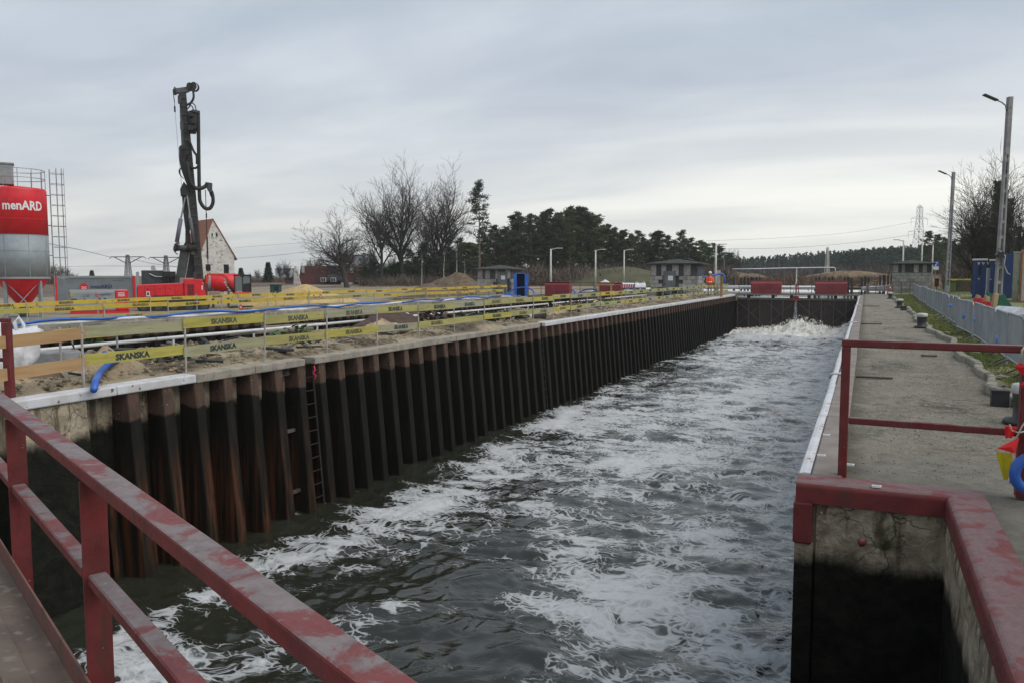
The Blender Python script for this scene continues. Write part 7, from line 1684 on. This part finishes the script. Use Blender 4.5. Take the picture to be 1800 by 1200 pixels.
# bare young trees and brush: left horizon, foot of the wood, right bank
for k, (u, D, v) in enumerate([(20, 200, 470), (95, 190, 462), (108, 210, 466), (118, 180, 470), (438, 190, 480), (452, 200, 474), (492, 190, 462), (504, 200, 458), (520, 180, 470), (545, 170, 455), (560, 175, 448), (640, 150, 452), (655, 140, 440), (690, 145, 445), (720, 140, 450), (760, 140, 440), (795, 140, 430), (1285, 160, 440), (1294, 170, 446)]):
    x_, y_, _ = at(u, D); z0 = -.3; plant(small_bare[k % 3], 'bare_tree', 'small bare tree in the thin line along the left horizon' if u < 600 else 'small bare tree among the brush before the wood', x_, y_, z0, (zat(v, D) - z0) / 10, k * 1.3, 'small bare trees left' if u < 600 else 'small bare trees before the wood')
def brush(name, u0, u1, D0, D1, v0, v1, n, seed, m, kind_label, w=.035, L0=.9):
    """a mass of upright bare twigs nobody could count"""
    rs = np.random.RandomState(seed); u = rs.uniform(u0, u1, n); D = rs.uniform(D0, D1, n); zt_ = zat(v0 + (v1 - v0) * (u - u0) / (u1 - u0), D) if False else np.array([zat(v0 + (v1 - v0) * (a - u0) / (u1 - u0), b) for a, b in zip(u, D)])
    P0 = np.array([at(a, b)[:2] for a, b in zip(u, D)]); zt_ = zt_ * (.65 + .5 * fbm(u * .05, D * .05, seed, 3)); z = rs.rand(n) ** .8 * np.maximum(zt_, .4); L = L0 * rs.uniform(.5, 1.5, n); dr = rs.normal(0, .45, (n, 2)); a = rs.rand(n) * 3.14; ww = w * rs.uniform(.6, 1.6, n)
    b = np.stack([P0[:, 0], P0[:, 1], z - .4], 1); s = np.stack([np.cos(a) * ww, np.sin(a) * ww, np.zeros(n)], 1); tp = b + np.stack([dr[:, 0] * L, dr[:, 1] * L, L], 1)
    o = np_mesh(name, np.stack([b - s, b + s, tp + s * .3], 1).reshape(-1, 3), np.arange(3 * n).reshape(-1, 3), m); return tag(o, kind='stuff')
brush('undergrowth', 632, 880, 122, 150, 484, 476, 8000, 13, m_scrub, '', .05, 1.0)
brush('undergrowth', 870, 1290, 118, 150, 466, 466, 20000, 3, m_scrub, '', .06, 1.3)
brush('undergrowth', 655, 1280, 150, 165, 456, 452, 16000, 4, m_scrub, '', .07, 1.3)
brush('undergrowth', 430, 640, 168, 190, 492, 486, 5000, 5, m_scrub, '', .06, 1.0)
brush('undergrowth', 0, 130, 150, 190, 478, 484, 5000, 6, m_scrub, '', .07, 1.1)
brush('field_brush', 1290, 1580, 112, 200, 484, 482, 16000, 7, mat('reddish dry brush', (.11, .068, .048), (.15, .10, .065), .15, .95), '', .05, .8)
brush('undergrowth', 1660, 1830, 74, 100, 440, 415, 14000, 8, m_scrub, '', .045, 1.0)
# ivy on the right hand trees
def ivy(u, D, v0, v1, n, seed, w):
    rs = np.random.RandomState(seed); x_, y_, _ = at(u, D); z = np.array([zat(v0 + (v1 - v0) * q, D) for q in rs.rand(n)]); r = w * (1 - .5 * (z - z.min()) / (z.max() - z.min())) * np.sqrt(rs.rand(n)) * (1 + .5 * fbm(z * .8, z * 0 + seed, seed, 2)); a = rs.rand(n) * 6.283
    p = np.stack([x_ + r * np.cos(a), y_ + r * np.sin(a), z], 1); d = rs.randn(n, 3); d /= np.linalg.norm(d, axis=1)[:, None]; s = np.cross(d, rs.randn(n, 3)); s /= np.linalg.norm(s, axis=1)[:, None]; L = .16
    return tag(np_mesh('ivy', np.stack([p - s * L * .5, p + d * L, p + s * L * .5, p - d * L * .4], 1).reshape(-1, 3), np.arange(4 * n).reshape(-1, 4), m_needle[0]), kind='stuff')
ivy(1748, 65, 480, 318, 3200, 1, .75); ivy(1762, 66, 470, 350, 1800, 2, .9); ivy(1722, 64, 470, 400, 1200, 3, .6)
# pines on the right bank
for k, (u, D, v) in enumerate(((1630, 120, 408), (1645, 118, 414), (1658, 112, 420), (1690, 105, 418), (1725, 100, 408), (1783, 96, 402), (1812, 92, 390), (1672, 125, 425), (1740, 110, 410), (1765, 112, 405), (1705, 115, 415))):
    x_, y_, _ = at(u, D); s = zat(v, D) / 14; plant(pines[(k * 2) % 6], 'pine_tree', 'dark pine in the wood on the right bank behind the cabins', x_, y_, .0, s, k * 1.1, 'pines of the right bank', sx=s * 1.1)
# the far forest: one mass, hundreds of trees along the horizon
def far_forest(name, u0, u1, D0, rows, v0, v1, seed, m, step=5):
    rs = np.random.RandomState(seed); Vn, Vt = [], []
    for r in range(rows):
        for u in np.arange(u0, u1, step):
            uu = u + rs.uniform(-2, 2); D = D0 + r * 16 + rs.uniform(-6, 6); x, y, _ = at(uu, D); q = (uu - u0) / (u1 - u0); v = v0 + (v1 - v0) * q + rs.uniform(-3, 5) + (4 if r == 0 else 0); H = zat(v, D) + .5
            n = 90; t_ = rs.rand(n); c0 = rs.uniform(.38, .55); z = H * (c0 + (1 - c0) * t_); rr_ = H * .15 * (1.05 - t_ ** 2) * np.sqrt(rs.rand(n)); a = rs.rand(n) * 6.283
            p = np.stack([x + rr_ * np.cos(a), y + rr_ * np.sin(a), z - .5], 1); d = rs.randn(n, 3) + [0, 0, .5]; d /= np.linalg.norm(d, axis=1)[:, None]; s = np.cross(d, rs.randn(n, 3)); s /= np.linalg.norm(s, axis=1)[:, None]; L = H * .055
            Vn.append(np.stack([p - s * L * .6, p + s * L * .6, p + d * L * 1.3], 1).reshape(-1, 3))
            w = .13; Vt.append(np.array([(x - w, y, -.5), (x + w, y, -.5), (x + w * .6 + rs.uniform(-.3, .3), y, H * .75), (x, y - w, -.5), (x, y + w, -.5), (x + rs.uniform(-.3, .3), y + w * .6, H * .75)]))
    V = np.concatenate(Vn); t = thing(name, 'long band of dark pine forest along the horizon beyond the canal', 'forest'); tag(t, kind='stuff')
    tag(np_mesh('crowns', V, np.arange(len(V)).reshape(-1, 3), m, t), kind='stuff'); V = np.concatenate(Vt); tag(np_mesh('trunks', V, np.arange(len(V)).reshape(-1, 3), m_pinebark, t), kind='stuff')
    return t
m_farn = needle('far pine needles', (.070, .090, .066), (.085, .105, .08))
far_forest('far_forest', 1268, 1480, 330, 4, 458, 443, 3, m_farn); far_forest('far_forest', 1478, 1700, 250, 4, 443, 428, 4, m_farn); far_forest('far_forest', 1690, 1860, 170, 3, 430, 415, 5, m_needle[1])
brush('undergrowth', 1290, 1500, 322, 390, 472, 466, 6000, 9, m_scrub, '', .22, 3.0); brush('undergrowth', 1480, 1700, 240, 300, 468, 462, 6000, 10, m_scrub, '', .18, 2.5)

# ------------------------------------------------------------------ white water surging under the far gate
def surge():
    xs = np.linspace(XL + .25, XR + .05, 190); ys = np.linspace(YG - 6.0, YG - .15, 90); X, Y = np.meshgrid(xs, ys, indexing='ij')
    up = np.interp(X, [XL, -8.6, -7.4, -6.4, -5.4, -4.6, -3.9, -3.0, -2.4, -1.9, -1.3, -.8, XR], [.18, .30, .42, .55, 1.0, 1.15, .95, .75, .45, .55, .85, .62, .3])
    t_ = np.clip((Y - (YG - 6.0)) / 5.85, 0, 1); env = np.sin(np.pi * np.clip(t_ * .82, 0, 1)) ** 1.4
    Z = up * env * (.85 + .55 * fbm(X * 1.6, Y * 1.6, 3, 3)) + .22 * env * fbm(X * 5, Y * 5, 7, 4) + .12 * env * np.abs(fbm(X * 11, Y * 11, 9, 3)) - .12 + .03 * fbm(X * 2, Y * 2, 4, 3)
    m = NT('white water'); c = m.mix(m.rng(m.noise(m.pos, 2.2, 6), .40, .68), (.80, .79, .75), (.52, .50, .41)); m = m.done(m.bsdf(c, .9, 0, m.bump(m.noise(m.pos, 14, 7, .7), .8, .06), .2))
    o = np_mesh('white_water', np.stack([X, Y, ZW + Z], -1).reshape(-1, 3), grid_faces(*X.shape), m, smooth=True); tag(o, kind='stuff')
    rs = np.random.RandomState(8); n = 3800; x = rs.uniform(XL + .4, XR - .1, n); y = YG - .3 - 4.6 * rs.rand(n); uu = np.interp(x, [XL, -8.6, -7.4, -6.4, -5.4, -4.6, -3.9, -3.0, -2.4, -1.9, -1.3, -.8, XR], [.18, .30, .42, .55, 1.0, 1.15, .95, .75, .45, .55, .85, .62, .3])
    z = ZW + uu * np.sin(np.pi * np.clip((y - YG + 6) / 5.85 * .82, 0, 1)) ** 1.4 * rs.uniform(.55, 1.32, n) + .1 * fbm(x * 2.3, y * 2.3, 5, 2); s = .012 + .06 * rs.rand(n) ** 4
    V = np.array([(1, 0, 0), (-1, 0, 0), (0, 1, 0), (0, -1, 0), (0, 0, 1), (0, 0, -1)], float); Fc = np.array([(0, 2, 4), (2, 1, 4), (1, 3, 4), (3, 0, 4), (2, 0, 5), (1, 2, 5), (3, 1, 5), (0, 3, 5)])
    P_ = V[None] * s[:, None, None] * rs.uniform(.5, 1.3, (n, 6, 1)) + np.stack([x, y, z], 1)[:, None]
    tag(np_mesh('spray', P_.reshape(-1, 3), (Fc[None] + (np.arange(n) * 6)[:, None, None]).reshape(-1, 3), m, smooth=True), kind='stuff')
    b = MB(); 
    tag(np_mesh('leak_stream', np.array([(xm + .03 * math.sin(q * 2.1) + w * (.05 + .015 * q), YG - .18 - .02 * q + .02 * abs(w), -.55 - q * .2) for q in range(11) for w in (-1, 0, 1)]), np.array([(q * 3 + k, q * 3 + k + 1, q * 3 + 4 + k, q * 3 + 3 + k) for q in range(10) for k in (0, 1)]), mat('falling water', (.40, .41, .40), (.12, .12, .12), 9, .4, lo=.45, hi=.55)), kind='stuff')
surge()

# ------------------------------------------------------------------ thin winter haze over the whole place
hz_ = MB().b2(-1010, 1010, -510, 1010, -5.5, 62).build('haze', None); tag(hz_, kind='stuff')
hm = bpy.data.materials.new('haze'); hm.use_nodes = True; hn = hm.node_tree; hn.nodes.clear(); ho_ = hn.nodes.new('ShaderNodeOutputMaterial'); pv = hn.nodes.new('ShaderNodeVolumePrincipled')
pv.inputs['Color'].default_value = (.86, .90, .95, 1); pv.inputs['Density'].default_value = .0003; pv.inputs['Anisotropy'].default_value = .2
hn.links.new(pv.outputs[0], ho_.inputs['Volume']); hz_.data.materials.append(hm)
